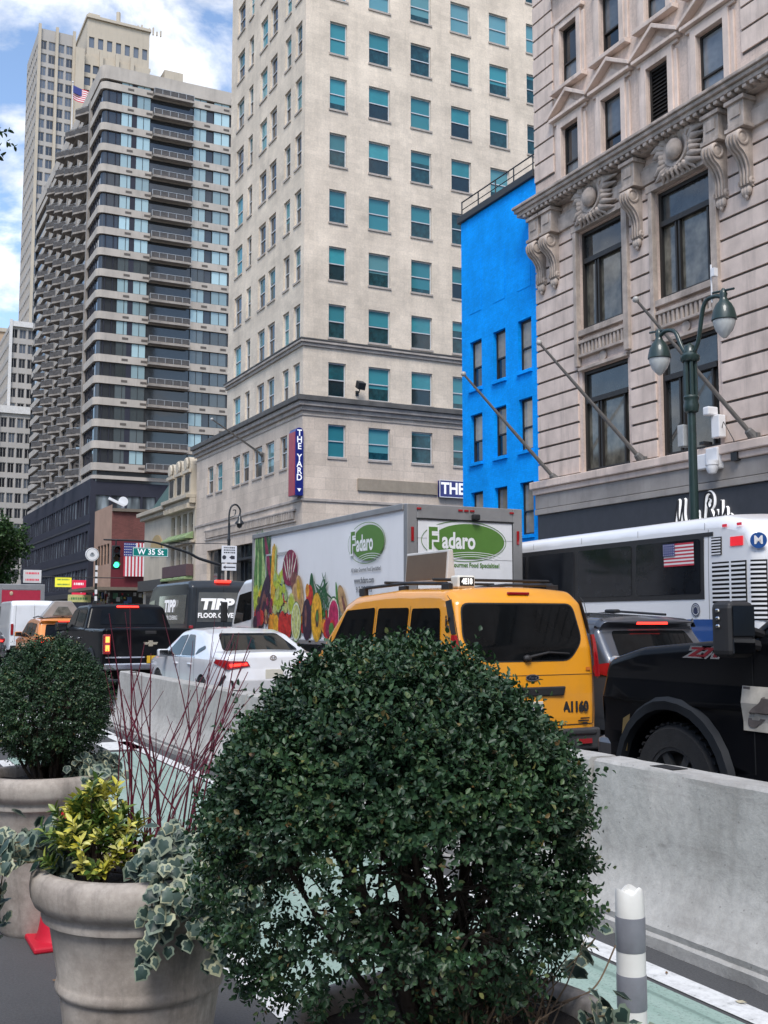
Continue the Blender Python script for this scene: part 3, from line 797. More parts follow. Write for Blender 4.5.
# script lettering on the fascia: white rounded strokes with a dark core
LETW = mat('white_script_letters', (.85, .85, .86), .35, emit=.15)
sg = thing('script_sign', 'white cursive script sign on the charcoal fascia behind the bus', 'sign', (23.8, 25.5, 5.02))
def bez(pts, n=14):
    out_ = []
    P = [pts[0]]+pts+[pts[-1]]
    for i in range(1, len(P)-2):
        for k in range(n):
            t = k/n; p0, p1, p2, p3 = [V(q) for q in P[i-1:i+3]]
            out_.append(.5*((2*p1)+(-p0+p2)*t+(2*p0-5*p1+4*p2-p3)*t*t+(-p0+3*p1-3*p2+p3)*t**3))
    out_.append(V(pts[-1])); return out_
strokes = [  # (across, up) in metres, reading direction
  [(-1.25, -.5), (-1.12, .1), (-1.02, .38), (-1.05, -.1), (-.98, -.5)], [(-.98, -.4), (-.86, .1), (-.76, .38), (-.8, -.1), (-.7, -.45), (-.55, -.3)],
  [(-.5, -.35), (-.42, -.05), (-.4, -.4), (-.25, -.35)], [(-.25, -.35), (-.17, -.05), (-.16, -.4), (0, -.3)],
  [(.05, -.45), (.12, .0), (.18, .4), (.35, .5), (.5, .38), (.5, .12), (.36, .0), (.28, .15), (.36, .28)], [(.36, .0), (.46, -.2), (.55, -.42)],
  [(.55, -.42), (.66, -.1), (.72, -.35), (.8, -.2), (.86, .2), (.86, -.35), (.98, -.2), (1.06, -.05), (1.08, -.4), (1.25, -.25)]]
mb = MB(); mc = MB()
for s in strokes:
    pts = bez([(0, -a, b) for a, b in s])
    mb.tube(pts, .066, 6); mc.tube([p+V((-.06, 0, 0)) for p in pts], .036, 5)
mb.build('letter_edge', LETW, sg, smooth=60); mc.build('letter_face', mat('dark_letter_core', (.02, .02, .025), .5), sg, smooth=60)
# cameras, boxes and wiring mounted on the facade
cb = thing('camera_cluster', 'white security camera boxes fixed to the stone pier beside the twin street lamp', 'camera', (23.9, 24.6, 6.1))
mb = MB(); mb.box(-.35, .0, -.05, .45, .1, .75); mb.box(-.3, .0, .4, .95, .15, .62); mb.box(-.28, 0, -.1, .25, 1.05, 1.75); mb.build('box', WHITEP, cb, bevel=.03)
mb = MB(); mb.lathe([(.001, -.22), (.12, -.19), (.18, -.06), (.18, .04), (.2, .06), (.2, .2)], (-.5, .02, .12), 16); mb.build('dome_camera', WHITEP, cb, smooth=40)
mb = MB(); mb.box(-.5, -.1, .1, .36, 1.75, 2.02); mb.build('housing', WHITEP, cb, bevel=.04)
mb = MB(); mb.tube([(-.1, .1, 1.0), (-.2, -.2, 1.5), (-.1, -.5, .9), (-.15, -.6, .4)], .015, 5); mb.box(-.25, 0, -.75, -.5, .25, .5); mb.box(-.35, 0, .5, .7, .9, 1.0); mb.build('wiring', DARKM, cb)
# ------------------------------------------------------------------ apartment tower with dark podium
CONCB = mat('concrete_band', (.42, .375, .33), .8, var=.14, scale=.4, streak=.35)
BALC = mat('balcony_concrete', (.27, .24, .215), .8, var=.3, scale=.6, streak=.4)
RAILM = mat('balcony_railing_glass', (.085, .08, .08), .7, var=.25, spec=.2)
AGL = glass('apartment_dark_glass', (.045, .05, .058), var=.4, spec=.8)
AWL = glass('apartment_pale_glass', (.30, .42, .45), var=.35, spec=.8)
AWD = glass('apartment_grey_glass', (.07, .085, .09), var=.6, spec=.9)
DPOD = mat('dark_podium_panel', (.035, .036, .05), .65, .0, spec=.15, var=.15, scale=.3)
ap = thing('apartment_tower', 'dark apartment tower with pale floor bands and rows of balconies above a dark glass podium', 'building', (24, 121, 0))
ZB, FH, NF = 18.3, 2.47, 19
def rpath(d=0.0, rad=.7):
    """plan outline of the street corner, offset outwards by d"""
    pts = [(24-d, 168)]
    for k in range(9):
        a = PI+PI/2*k/8
        pts.append((24+rad+(rad+d)*math.cos(a), 121+rad+(rad+d)*math.sin(a)))
    return pts+[(45, 121-d)]
def band(mb, z0, z1, d, m=0):
    p = rpath(d); q = rpath(-.4)
    n = len(p)
    for A, B in ((p, p),):
        for i in range(n-1):
            mb.quad((*p[i], z0), (*p[i+1], z0), (*p[i+1], z1), (*p[i], z1), m)
            mb.quad((*p[i], z1), (*p[i+1], z1), (*q[i+1], z1), (*q[i], z1), m)
            mb.quad((*p[i], z0), (*p[i+1], z0), (*q[i+1], z0), (*q[i], z0), m)
mb = MB()
p = rpath(-.25)
for i in range(len(p)-1): mb.quad((*p[i], 17), (*p[i+1], 17), (*p[i+1], 65), (*p[i], 65))
mb.quad((45, 121.2, 0), (45, 168, 0), (45, 168, 65), (45, 121.2, 65)); mb.quad((24, 168, 0), (45, 168, 0), (45, 168, 65), (24, 168, 65))
mb.quad((24.2, 121.3, 64.9), (45, 121.3, 64.9), (45, 168, 64.9), (24.2, 168, 64.9))
mb.build('glass_wall', AGL, ap, world=True)
mb = MB()
for i in range(NF): band(mb, ZB+FH*i-.05, ZB+FH*i+.80, .05)
band(mb, 63.9, 65.5, .1); band(mb, 17.3, 17.7, -.02)
mb.build('floor_bands', CONCB, ap, world=True, smooth=30)
vm = MB().box(0, .7, -.03, 0, 0, .25).mesh('wall_vent', mat('vent_brown', (.10, .085, .075), .8))
for i in range(NF):
    for x in (27, 36.2, 29.2, 38.6): link_mesh('wall_vent', vm, ap, V((x, 120.95, ZB+FH*i+.25))-ap.location)
wf = [(a, b, ZB+FH*i+.82, ZB+FH*i+FH-.07) for i in range(NF) for a, b in ((26.3, 28.0), (28.1, 29.75), (34.9, 36.55), (37.4, 39.4), (39.6, 41.3))]
def pka(r):
    rn = random.Random(int(r[0]*13+r[2]*7)); hi = (r[2]-ZB)/(FH*NF)
    if 28.05 < r[0] < 28.2 and False: return 1
    return 0 if rn.random() < .25+.8*hi else 1  # lower floors draw darker panes: reflection painted in by pane colour
windows(ap, wf, 'y-', 120.93, .24, dict(kind='split', n=2, t=.05, fd=.06), DARKM, [[AWL], [AWD]], limit=95, pick=pka)
mb = MB()
for i in range(NF): mb.box(27.55, 28.15, 121.1, 121.2, ZB+FH*i+.8, ZB+FH*i+FH-.05)
for x in (24.9, 25.8): mb.box(x-.04, x+.04, 121.12, 121.22, 18, 64)
for y in range(123, 127): mb.box(24.12, 24.22, y-.04, y+.04, 18, 64)
mb.build('dark_piers', DPOD, ap, world=True)
# balconies on the cross-street face
bm_ = MB(); bm_.box(-2.4, 2.4, -.8, .3, -.02, .22); bmesh_s = bm_.mesh('balcony', [BALC])
rm = MB(); rm.box(-2.38, 2.38, -.77, -.73, .28, .85); rm.box(-2.38, -2.34, -.73, -.1, .28, .85); rm.box(2.34, 2.38, -.73, -.1, .28, .85)
rm.box(-2.4, 2.4, -.8, -.72, .85, .9, 1)
for k in range(6): rm.box(-2.39+k*.95, -2.34+k*.95, -.79, -.72, .27, .85, 1)
rmesh = rm.mesh('railing', [RAILM, mat('rail_grey', (.4, .4, .4), .4, .5)])
for i in range(NF):
    b = link_mesh('balcony', bmesh_s, ap, V((32.3, 120.95, ZB+FH*i+.02))-ap.location); link_mesh('railing', rmesh, b)
# angled balconies along the avenue face
tm = MB(); tm.prism([(0.3, 0), (-1.25, -.9), (-1.25, -1.5), (.3, -3.6)], 'z', -.03, .20)
tmesh = tm.mesh('balcony', [BALC])
tr_ = MB()
for a, b in (((0, -.02), (-1.22, -.92)), ((-1.22, -.92), (-1.22, -1.5)), ((-1.22, -1.5), (0, -3.3))):
    tr_.quad((*a, .24), (*b, .24), (*b, .8), (*a, .8)); tr_.tube([(*a, .9), (*b, .9)], .04, 5, 1)
tr_.box(-.8, -.3, -2.2, -1.5, .21, .7)
trmesh = tr_.mesh('railing', [RAILM, mat('rail_grey', (.4, .4, .4), .4, .5)])
rest = MB(); cnt = 0
spots = [(y, i) for y in (131.4, 138.2, 145, 151.8, 158.6) for i in range(NF)]
for y, i in spots:
    if y > 158 and i > 15 or y > 151 and i > 17: continue
    pos = V((23.98, y, ZB+FH*i+.02))
    if cnt < 81:
        b = link_mesh('balcony', tmesh, ap, pos-ap.location); link_mesh('railing', trmesh, b)
    else:
        s = len(rest.v); rest.add(tm.v, tm.f, 0); rest.xf(Matrix.Translation(pos), s)
        s = len(rest.v); rest.add(tr_.v, tr_.f, 1); rest.xf(Matrix.Translation(pos), s)
    cnt += 1
tag(rest.build('farther_balconies', [BALC, RAILM], ap, world=True), kind='stuff')
mb = MB()
for y in (127.4, 134.3, 141.2, 148, 154.8): mb.box(23.88, 24.2, y-.35, y+.35, 17.7, 64)
mb.build('wall_strips', BALC, ap, world=True)
# podium
pod = [(a, a+1.5, z, z+2.1) for z in (5.2, 9.4, 13.4) for a in [122.2+1.75*k for k in range(28)]]
mb = MB()
facade(mb, 'x-', 24, 121.3, 172, 0, 17.3, pod, .18); 
podf = [(24.6+1.75*k, 26.1+1.75*k, z, z+2.1) for z in (5.2, 9.4, 13.4) for k in range(9)]
facade(mb, 'y-', 121.3, 24, 45, 0, 17.3, podf, .18)
mb.quad((24, 121.3, 17.28), (45, 121.3, 17.28), (45, 172, 17.28), (24, 172, 17.28)); mb.quad((24, 172, 0), (45, 172, 0), (45, 172, 17.3), (24, 172, 17.3))
mb.build('podium_wall', DPOD, ap, world=True)
mb = MB()
for a, b, z0, z1 in pod: mb.quad((24.16, a, z0), (24.16, b, z0), (24.16, b, z1), (24.16, a, z1))
for a, b, z0, z1 in podf: mb.quad((a, 121.46, z0), (b, 121.46, z0), (b, 121.46, z1), (a, 121.46, z1))
PODG = NT('podium_glass'); _n = PODG.noise(PODG.coord('UV', (1, .25, 1)), .9, 2, .5)
PODG.base(PODG.ramp(_n, [(.35, (.03, .033, .04)), (.52, (.12, .14, .15)), (.68, (.30, .34, .36))])); PODG.set(Roughness=.08)
tag(mb.build('podium_windows', PODG.mat, ap, world=True), kind='stuff')
mb = MB(); mb.box(23.7, 24, 121.4, 172, 4.1, 4.7); mb.box(24, 44, 121.0, 121.29, 4.1, 4.7); mb.box(23.9, 24, 121.2, 172, 8.2, 8.4); mb.box(23.9, 24, 121.2, 172, 12.3, 12.5)
mb.build('podium_trim', mat('podium_trim_dark', (.02, .02, .028), .5), ap, world=True)
# roof garden hut
mb = MB(); mb.box(25.5, 33, 127, 140, 65, 68.2); mb.build('roof_hut', mat('red_brown_roof_hut', (.23, .10, .075), .8, var=.3, scale=.5), ap, world=True)
mb = MB()
for i in range(8): mb.box(25.2+i*1.1, 25.3+i*1.1, 126.4, 126.5, 65, 67.6)
mb.box(25, 33.4, 126.3, 126.6, 67.5, 67.7); mb.build('pergola', DARKM, ap, world=True)
mb = MB(); rn = random.Random(5)
for i in range(40): mb.ellipsoid((25+rn.random()*3.2, 125.5+rn.random(), 65.2+rn.random()*2.2), (.35, .3, .4), 6, 4)
mb.build('roof_planting', mat('roof_green', (.05, .09, .03), .8, var=.4, scale=2), ap, world=True)

def flag_geo(w, h, vertical=False):
    """flag in (a across, b down) metres; canton at the top-left; materials 0 white 1 red 2 blue"""
    m_ = MB(); n = 13; ca, cb_ = (.54, .4) if vertical else (.4, 7/13)
    for i in range(n):
        mt = 1 if i % 2 == 0 else 0
        if vertical:
            a0, a1 = w*i/n, w*(i+1)/n
            k = 6
            for j in range(k): m_.quad((a0, h*j/k, 0), (a1, h*j/k, 0), (a1, h*(j+1)/k, 0), (a0, h*(j+1)/k, 0), mt)
        else:
            b0, b1 = h*i/n, h*(i+1)/n; k = 10
            for j in range(k): m_.quad((w*j/k, b0, 0), (w*(j+1)/k, b0, 0), (w*(j+1)/k, b1, 0), (w*j/k, b1, 0), mt)
    cw, ch = w*ca, h*cb_
    m_.quad((0, 0, .012), (cw, 0, .012), (cw, ch, .012), (0, ch, .012), 2)
    for r in range(5):
        for c in range(6):
            x, y = cw*(c+.5)/6, ch*(r+.5)/5; s = min(cw/6, ch/5)*.28
            m_.poly([(x+s*math.cos(2*PI*k/5-PI/2)*(1), y+s*math.sin(2*PI*k/5-PI/2), .018) for k in range(5)], 0)
    return m_
FW, FR, FB = mat('flag_white', (.75, .73, .73), .8, var=.04), mat('flag_red', (.50, .035, .06), .8, var=.08), mat('flag_blue', (.03, .045, .20), .8, var=.08)
def put_flag(mb, c, u, w, h, vertical=False, wave=.0):
    g = flag_geo(w, h, vertical); c, u = V(c), V(u).normalized(); nrm = u.cross(ZP)
    vs = [c+u*a-ZP*b+nrm*(d+wave*math.sin(a*3.0/w*2+b*2.0/h)) for a, b, d in g.v]
    s = len(mb.f); mb.add(vs, g.f); mb.m[s:] = g.m
    return mb
rf = thing('rooftop_flagpole', 'thin flagpole with a small flag on the apartment tower roof edge', 'flagpole', (24.6, 143.5, 65))
mb = MB(); mb.tube([(0, 0, 0), (0, 0, 8.8)], [.09, .05], 8); mb.ellipsoid((0, 0, 8.9), (.14, .14, .14)); mb.build('pole', mat('pole_white', (.6, .6, .6), .4), rf)
mb = MB(); g = flag_geo(3.2, 1.9)
vs = [(a*.95, .25*math.sin(a*2.4), 8.5-b-.25*a) for a, b, d in g.v]; mb.add(vs, g.f); mb.m = g.m; mb.build('flag', [FW, FR, FB], rf)

# ------------------------------------------------------------------ far towers
FST = mat('far_tower_stone', (.46, .40, .32), .85, var=.08, scale=.1, streak=.25)
FST2 = mat('far_tower_grey', (.38, .355, .33), .85, var=.08, scale=.1, streak=.2)
FG1 = glass('far_glass_grey', (.10, .115, .14), var=.45, spec=.8)
FG2 = glass('far_glass_dark', (.03, .033, .04), var=.5, spec=.8)
def slab_tower(root, x0, x1, y0, y1, z0, z1, colw, floor, ww, wh, mt, panes, name='wall', limit=100, left=True, rest='upper_windows', lcol=None):
    fo = []; nx = max(1, int((x1-x0)/colw)); nz = int((z1-z0)/floor)
    for k in range(nz):
        for i in range(nx):
            a = x0+(x1-x0)*(i+.5)/nx; z = z0+k*floor+.6
            fo.append((a-ww/2, a+ww/2, z, z+wh))
    lo = []
    if left:
        lc_ = lcol or colw; ny = max(1, int((y1-y0)/lc_))
        for k in range(nz):
            for i in range(ny):
                a = y0+(y1-y0)*(i+.5)/ny; z = z0+k*floor+.6; lo.append((a-ww/2, a+ww/2, z, z+wh))
    m_ = MB(); facade(m_, 'y-', y0, x0, x1, z0, z1, fo, .25)
    facade(m_, 'x-', x0, y0, y1, z0, z1, lo, .25)
    m_.quad((x1, y0, z0), (x1, y1, z0), (x1, y1, z1), (x1, y0, z1)); m_.quad((x0, y1, z0), (x1, y1, z0), (x1, y1, z1), (x0, y1, z1)); m_.quad((x0, y0, z1), (x1, y0, z1), (x1, y1, z1), (x0, y1, z1))
    m_.build(name, mt, root, world=True)
    st = dict(kind='split', n=2, t=.12, fd=.1)
    if limit and len(fo) > limit:
        fo.sort(key=lambda r: r[2]); vis = [r for r in fo if r[2] > root.get('vis', 0)]
    else: vis = fo
    windows(root, vis, 'y-', y0, .25, st, mt, panes, limit=limit, rest=rest)
    if lo: windows(root, [r for r in lo if r[2] > root.get('vis', 0)], 'x-', x0, .25, st, mt, panes, limit=0, rest='side_windows')
tt = thing('skyscraper', 'very tall tan skyscraper with stepped crown behind the apartment tower', 'building', (33.5, 240, 0))
tt['vis'] = 45
slab_tower(tt, 33.5, 41.2, 240, 258, 0, 133.5, 1.9, 3.05, 1.55, 2.1, FST2, [[FG1], [FG1], [FG2]], 'wall', 100)
mb = MB()
for x in (33.6, 37.35, 41.1): mb.box(x-.3, x+.3, 239.4, 239.998, 0, 134.3)
mb.box(41.35, 43.3, 238.6, 239.99, 0, 130.3)
for x in (47.2, 50.8, 54.2): mb.box(x-.4, x+.4, 239.2, 239.99, 0, 131.2)
mb.build('stone_ribs', FST, tt, world=True)
def plain(root, x0, x1, y0, y1, z0, z1, colw, floor, ww, wh, mt, gm, nm, skip=0):
    fo = []; nx = int((x1-x0)/colw); nz = int((z1-z0-skip)/floor)
    for k in range(nz):
        for i in range(nx):
            a = x0+(x1-x0)*(i+.5)/nx; z = z0+skip+k*floor+.5; fo.append((a-ww/2, a+ww/2, z, z+wh))
    m_ = MB(); facade(m_, 'y-', y0, x0, x1, z0, z1, fo, .3, 0, None, 1)
    m_.quad((x0, y0, z0), (x0, y1, z0), (x0, y1, z1), (x0, y0, z1)); m_.quad((x1, y0, z0), (x1, y1, z0), (x1, y1, z1), (x1, y0, z1)); m_.quad((x0, y0, z1), (x1, y0, z1), (x1, y1, z1), (x0, y1, z1))
    m_.build(nm, [mt, gm], root, world=True)
plain(tt, 43.3, 58.5, 240.0, 262, 0, 129.5, 1.9, 3.05, 1.4, 2.0, FST, FG1, 'centre_wall')
plain(tt, 44.2, 58.5, 241.0, 262, 129.5, 139.2, 1.9, 4.2, 1.2, 2.6, FST, FG1, 'crown', 2.2)
plain(tt, 58.5, 70, 240.5, 262, 0, 126, 1.9, 3.05, 1.4, 2.0, FST2, FG1, 'side_wing')
plain(tt, 62.5, 67, 242, 260, 126, 131.5, 1.9, 3.05, 1.4, 2.0, FST, FG1, 'upper_wing')
mb = MB()
for z in (129.6, 139.3): mb.box(43.9, 58.8, 240.5, 262.3, z-.15, z+.5)
mb.box(44.4, 47, 241.2, 250, 139.5, 140.6); mb.tube([(52, 245, 139), (52, 245, 144.5)], .5, 8); mb.tube([(53, 245, 139), (53, 245, 142)], .3, 8)
for i in range(8): mb.box(55+i*.9, 55.3+i*.9, 242, 242.4, 139.5, 140.5+(i % 3)*.4)
mb.build('roof_parapet', FST, tt, world=True)
lt = thing('grid_tower', 'grey tower of small square windows with a notched top left of the apartment tower', 'building', (26, 203, 0)); lt['vis'] = 36
slab_tower(lt, 25.0, 34, 203, 222, 0, 55.5, 1.5, 2.75, 1.25, 1.8, FST2, [[FG1], [FG2], [FG2]], 'wall', 100)
lt2 = thing('grid_block', 'lower wide grey block of dark square windows behind the street tree', 'building', (12, 196, 0)); lt2['vis'] = 14
slab_tower(lt2, 16, 34, 196, 202, 0, 38.3, 1.3, 2.65, 1.15, 1.8, FST2, [[FG2], [FG2], [FG1]], 'wall', 100, left=False)
for r in (lt, lt2, tt): del r['vis']
mb = MB()
for x in (16.2, 22.5, 29, 33.9): mb.box(x-.25, x+.25, 195.5, 195.998, 0, 38.8)
mb.box(16, 34, 195.6, 195.99, 37.6, 38.9); mb.build('pale_ribs', mat('rib_white', (.6, .58, .56), .8), lt2, world=True)
mb = MB()
for x in (25.1, 29.3, 33.8): mb.box(x-.25, x+.25, 202.5, 202.99, 30, 56.2)
mb.box(25, 34, 202.6, 202.99, 55, 56); mb.build('pale_ribs', mat('rib_white', (.6, .58, .56), .8), lt, world=True)
lt3 = thing('tan_tower', 'tan brick tower at the left edge behind the grey grid tower', 'building', (18, 232, 0))
plain(lt3, 16, 28.2, 232, 250, 0, 61.5, 2.4, 3.1, 1.3, 1.8, mat('tan_brick_far', (.42, .30, .20), .85, var=.1, scale=.1), FG1, 'wall')
mb = MB(); mb.box(15.9, 28.3, 231.7, 231.99, 58, 58.5); mb.box(15.9, 28.3, 231.7, 231.99, 61.2, 62); mb.build('cornice', FST, lt3, world=True)

# ------------------------------------------------------------------ ornate low buildings and brick corner
CREAM = mat('cream_stucco', (.50, .435, .34), .8, var=.1, scale=.6, streak=.25)
CREAMT = mat('cream_trim', (.46, .40, .31), .75, var=.15, scale=1, streak=.4)
GRNR = mat('green_mansard', (.035, .075, .06), .6, var=.2, scale=1)
dr = thing('dormered_building', 'narrow cream building with round dormers and green awnings beside the tower base', 'building', (24, 81, 0))
ow = [(a, a+1.15, z, z+h) for z, h in ((1, 3), (5.4, 2.0), (8.1, 1.9)) for a in (81.4, 83.1, 84.8, 86.5)]
mb = MB(); facade(mb, 'x-', 24, 80.75, 88, 0, 11.3, ow, .3); mb.quad((24, 80.75, 11.3), (38, 80.75, 11.3), (38, 88, 11.3), (24, 88, 11.3)); mb.quad((24, 88, 0), (38, 88, 0), (38, 88, 11.3), (24, 88, 11.3))
mb.quad((24, 80.75, 0), (38, 80.75, 0), (38, 80.75, 11.3), (24, 80.75, 11.3)); mb.build('wall', CREAM, dr, world=True)
windows(dr, ow, 'x-', 24, .3, dict(kind='hung', t=.08, mid=.55), CREAMT, [[DGLASS, DGLASS]])
mb = MB(); mb.box(23.2, 23.999, 80.7, 88.1, 11.0, 11.3); mb.box(23.5, 23.999, 80.7, 88.1, 10.6, 11.0)
for i in range(16): mb.box(23.35, 23.99, 80.9+i*.45, 81.1+i*.45, 10.2, 10.6)
mb.box(23.7, 23.999, 80.7, 88.1, 7.55, 7.75); mb.build('cornice', CREAMT, dr, world=True, bevel=.03)
for y in (81.2, 83.5, 85.8):
    mb = MB(); pts = [(y, 11.3), (y+1.7, 11.3), (y+1.7, 13.4)]+[(y+.85+.85*math.cos(a), 13.4+.95*math.sin(a)) for a in [PI*k/10 for k in range(1, 10)]]+[(y, 13.4)]
    mb.prism(pts, 'x', 23.7, 26); mb.lathe([(.55, -.1), (.45, -.22), (.001, -.24)], (23.7, y+.85, 13.75), 12, 'x'); mb.box(23.5, 23.72, y-.1, y+1.8, 13.05, 13.3)
    d = mb.build('dormer', CREAM, dr, world=True)
    mb = MB(); mb.box(23.66, 23.69, y+.35, y+1.35, 11.6, 12.95); mb.build('pane', DGLASS, d, world=True)
for z in (7.9, 4.75):
    for y in (81.1, 83.0, 84.9, 86.6):
        mb = MB(); mb.prism([(23.95, z), (23.95, z+.55), (23.3, z+.12), (23.3, z)], 'y', y, y+1.6)
        mb.build('awning', mat('pale_green_awning', (.22, .30, .14), .7, var=.25), dr, world=True)
mb = MB(); mb.box(23.4, 23.95, 81, 88, 5.0, 5.9); mb.build('balcony', mat('wine_balcony', (.09, .05, .055), .6), dr, world=True)
mb = MB(); mb.prism([(24.4, 11.3), (27, 15.2), (34, 15.2), (36, 11.3)], 'y', 88.02, 96.4); mb.build('green_roof', GRNR, thing('cream_building', 'low cream building with an arched panel and green mansard roof', 'building', (24, 88, 0)), world=True)
cr_ = bpy.data.objects['cream_building']
mb = MB(); facade(mb, 'x-', 24, 88.02, 96.5, 0, 11.0, [(89, 95.4, .3, 4.0)], .4); mb.quad((24, 96.5, 0), (38, 96.5, 0), (38, 96.5, 11), (24, 96.5, 11)); mb.quad((24, 88.02, 11), (38, 88.02, 11), (38, 96.5, 11), (24, 96.5, 11)); mb.build('wall', CREAM, cr_, world=True)
mb = MB(); mb.box(23.3, 23.999, 87.9, 96.9, 10.75, 11.1); mb.box(23.6, 23.999, 88, 96.7, 10.4, 10.75); mb.build('cornice', CREAMT, cr_, world=True, bevel=.04)
mb = MB(); mb.prism([(92+2.2*math.cos(PI*k/14), 7.2+1.7*math.sin(PI*k/14)) for k in range(15)], 'x', 23.9, 23.99); mb.build('arch_panel', mat('ochre_arch', (.42, .30, .14), .7), cr_, world=True)
mb = MB(); mb.box(23.95, 24.35, 89, 95.4, .3, 3.99); mb.build('shop_front', DGLASS, cr_, world=True)
mb = MB(); mb.box(23.4, 23.99, 88.3, 96.2, 4.1, 5.0); mb.build('shop_sign', mat('dark_shop_sign', (.05, .05, .05), .5), cr_, world=True)

RB = stone('red_brick', (.16, .055, .045), .3, .1, .008, .15, .35, .75, bump=.15)
RBP = mat('red_painted_brick', (.12, .012, .02), .6, var=.15, scale=.6, streak=.3)
TANB = mat('tan_side_wall', (.38, .24, .17), .8, var=.12, scale=.5)
bk = thing('brick_building', 'small red brick corner building with a flat canopy across the side street', 'building', (24, 110, 0))
wl = [(111+1.5*k, 112.2+1.5*k, 7.3, 9.4) for k in range(4)]
mb = MB(); facade(mb, 'x-', 24, 110, 118.5, 4.6, 13.3, wl, .2); mb.quad((24, 118.5, 0), (36, 118.5, 0), (36, 118.5, 13), (24, 118.5, 13)); mb.build('avenue_wall', TANB, bk, world=True)
mb = MB(); facade(mb, 'y-', 110, 24, 36, 9.6, 12.6, [], .2); mb.quad((24, 110, 12.6), (36, 110, 12.6), (36, 118.5, 12.6), (24, 118.5, 12.6)); mb.build('brick_wall', RB, bk, world=True)
mb = MB(); facade(mb, 'y-', 109.98, 24, 36, 4.6, 9.6, [], .2); mb.build('painted_wall', RBP, bk, world=True)
windows(bk, wl, 'x-', 24, .2, dict(kind='hung', t=.1), DARKM, [[DGLASS, DGLASS]])
mb = MB(); mb.box(21.6, 36, 107.6, 119.5, 4.55, 4.85); mb.box(24, 36, 109.7, 110, 12.6, 12.9); mb.build('canopy', mat('weathered_canopy', (.16, .13, .10), .8), bk, world=True)
mb = MB(); mb.box(24, 36, 110.2, 118.4, 0, 4.5); mb.build('shop_front', DGLASS, bk, world=True)
PC = [mat('poster_'+n_, c, .6) for n_, c in (('red', (.4, .05, .06)), ('pale', (.6, .6, .58)), ('yellow', (.5, .4, .1)), ('blue', (.08, .15, .3)), ('green', (.1, .25, .15)))]
mb = MB(); rn = random.Random(11)
for i in range(70):
    x = 22.6+rn.random()*8; z = .5+rn.random()*3.6; s = .15+rn.random()*.35
    mb.box(x, x+s, 110.05+rn.random()*.08, 110.19, z, z+s*1.2, rn.randrange(5))
for i in range(30):
    y = 110+rn.random()*7; z = .5+rn.random()*3.6; s = .2+rn.random()*.4; mb.box(23.9, 23.99, y, y+s, z, z+s*1.2, rn.randrange(5))
mb.build('window_posters', PC, bk, world=True)
mb = MB(); mb.lathe([(.5, -.12), (.4, 0), (.2, .07), (.001, .08)], (25.2, 110.6, 13.7), 16, 'y'); mb.tube([(25.2, 110.8, 12.6), (25.2, 110.8, 13.7)], .08); mb.build('satellite_dish', WHITEP, bk, world=True)
mb = MB(); mb.obox((24.5, 110.4, 13.6), (.8, 0, -.35), (0, .1, 0), (.05, 0, .12)); mb.build('parapet_lamp', WHITEP, bk, world=True); MB().box(26.4, 27.5, 109.8, 109.98, 8.4, 9.3).build('wall_box', WHITEP, bk, world=True)

usf = tag(put_flag(MB(), (25.15, 109.5, 9.4), XP, 2.3, 3.4, True).build('hanging_flag', [FW, FR, FB], recalc=False), 'vertical striped flag hanging on the red painted wall', 'flag')
usf2 = tag(put_flag(MB(), (23.6, 60.35, 6.1), -YP*.2+XP*-.0+V((0.9,0,0)), 1.0, 2.2, True).build('hanging_flag', [FW, FR, FB], recalc=False), 'striped flag hanging by the shop windows of the stone tower', 'flag')

# shop signs along the podium
def shop_sign(label, x0, x1, z0, z1, y, mt, lines, lm, cat='sign'):
    o = thing('shop_sign', label, cat, ((x0+x1)/2, y, z0)); w2 = (x1-x0)/2; h = z1-z0
    mb = MB(); mb.box(-w2, w2, -.1, .1, 0, h); mb.build('sign_box', mt, o, bevel=.02)
    mb = MB()
    rn_ = random.Random(int(y*7+z0*10))
    for i, s in enumerate(lines):      # far too small to read in the photograph: rows of letter-sized marks
        zc = h*(1-(i+.5)/len(lines)); lh = h/len(lines)*.3
        if s == 'arrow':
            mb.quad((-.45, -.11, zc-.05), (.2, -.11, zc-.05), (.2, -.11, zc+.05), (-.45, -.11, zc+.05)); mb.poly([(.2, -.11, zc-.2), (.5, -.11, zc), (.2, -.11, zc+.2)]); continue
        n = int(w2*1.6/(lh*.75)); x = -n*lh*.75/2
        for k in range(n):
            ww = lh*(.35+.25*rn_.random()); mb.quad((x, -.11, zc-lh/2), (x+ww, -.11, zc-lh/2), (x+ww, -.11, zc+lh/2), (x, -.11, zc+lh/2)); x += lh*.75
    mb.build('lettering', lm, o, recalc=False)
    mb = MB(); mb.tube([(w2, .0, h*.5), (max(w2+.2, 23.98-(x0+x1)/2), 0, h*.5)], .05, 6); mb.build('bracket', DARKM, o)
YEL = mat('yellow_sign', (.62, .60, .05), .5, emit=.25); REDS = mat('red_sign', (.55, .02, .06), .5, emit=.2)
GRNT = mat('green_sign_text', (.05, .22, .08), .5)
shop_sign('yellow shop sign beside the red arrow sign at the podium', 20.6, 22.35, 5.2, 6.3, 122.0, YEL, [1, 1], GRNT)
shop_sign('red shop sign with a white arrow beside the yellow sign', 22.25, 23.75, 4.3, 5.95, 121.1, REDS, [1, 'arrow'], SIGNW)
shop_sign('small white sign above the red box truck', 14.7, 16.3, 5.0, 6.2, 104, WHITEP, [1, 1], REDS)
shop_sign('pale yellow shop banner below the yellow and red signs', 20.3, 22.6, 3.4, 4.15, 112.5, mat('pale_yellow_banner', (.55, .53, .22), .6), [1], GRNT)
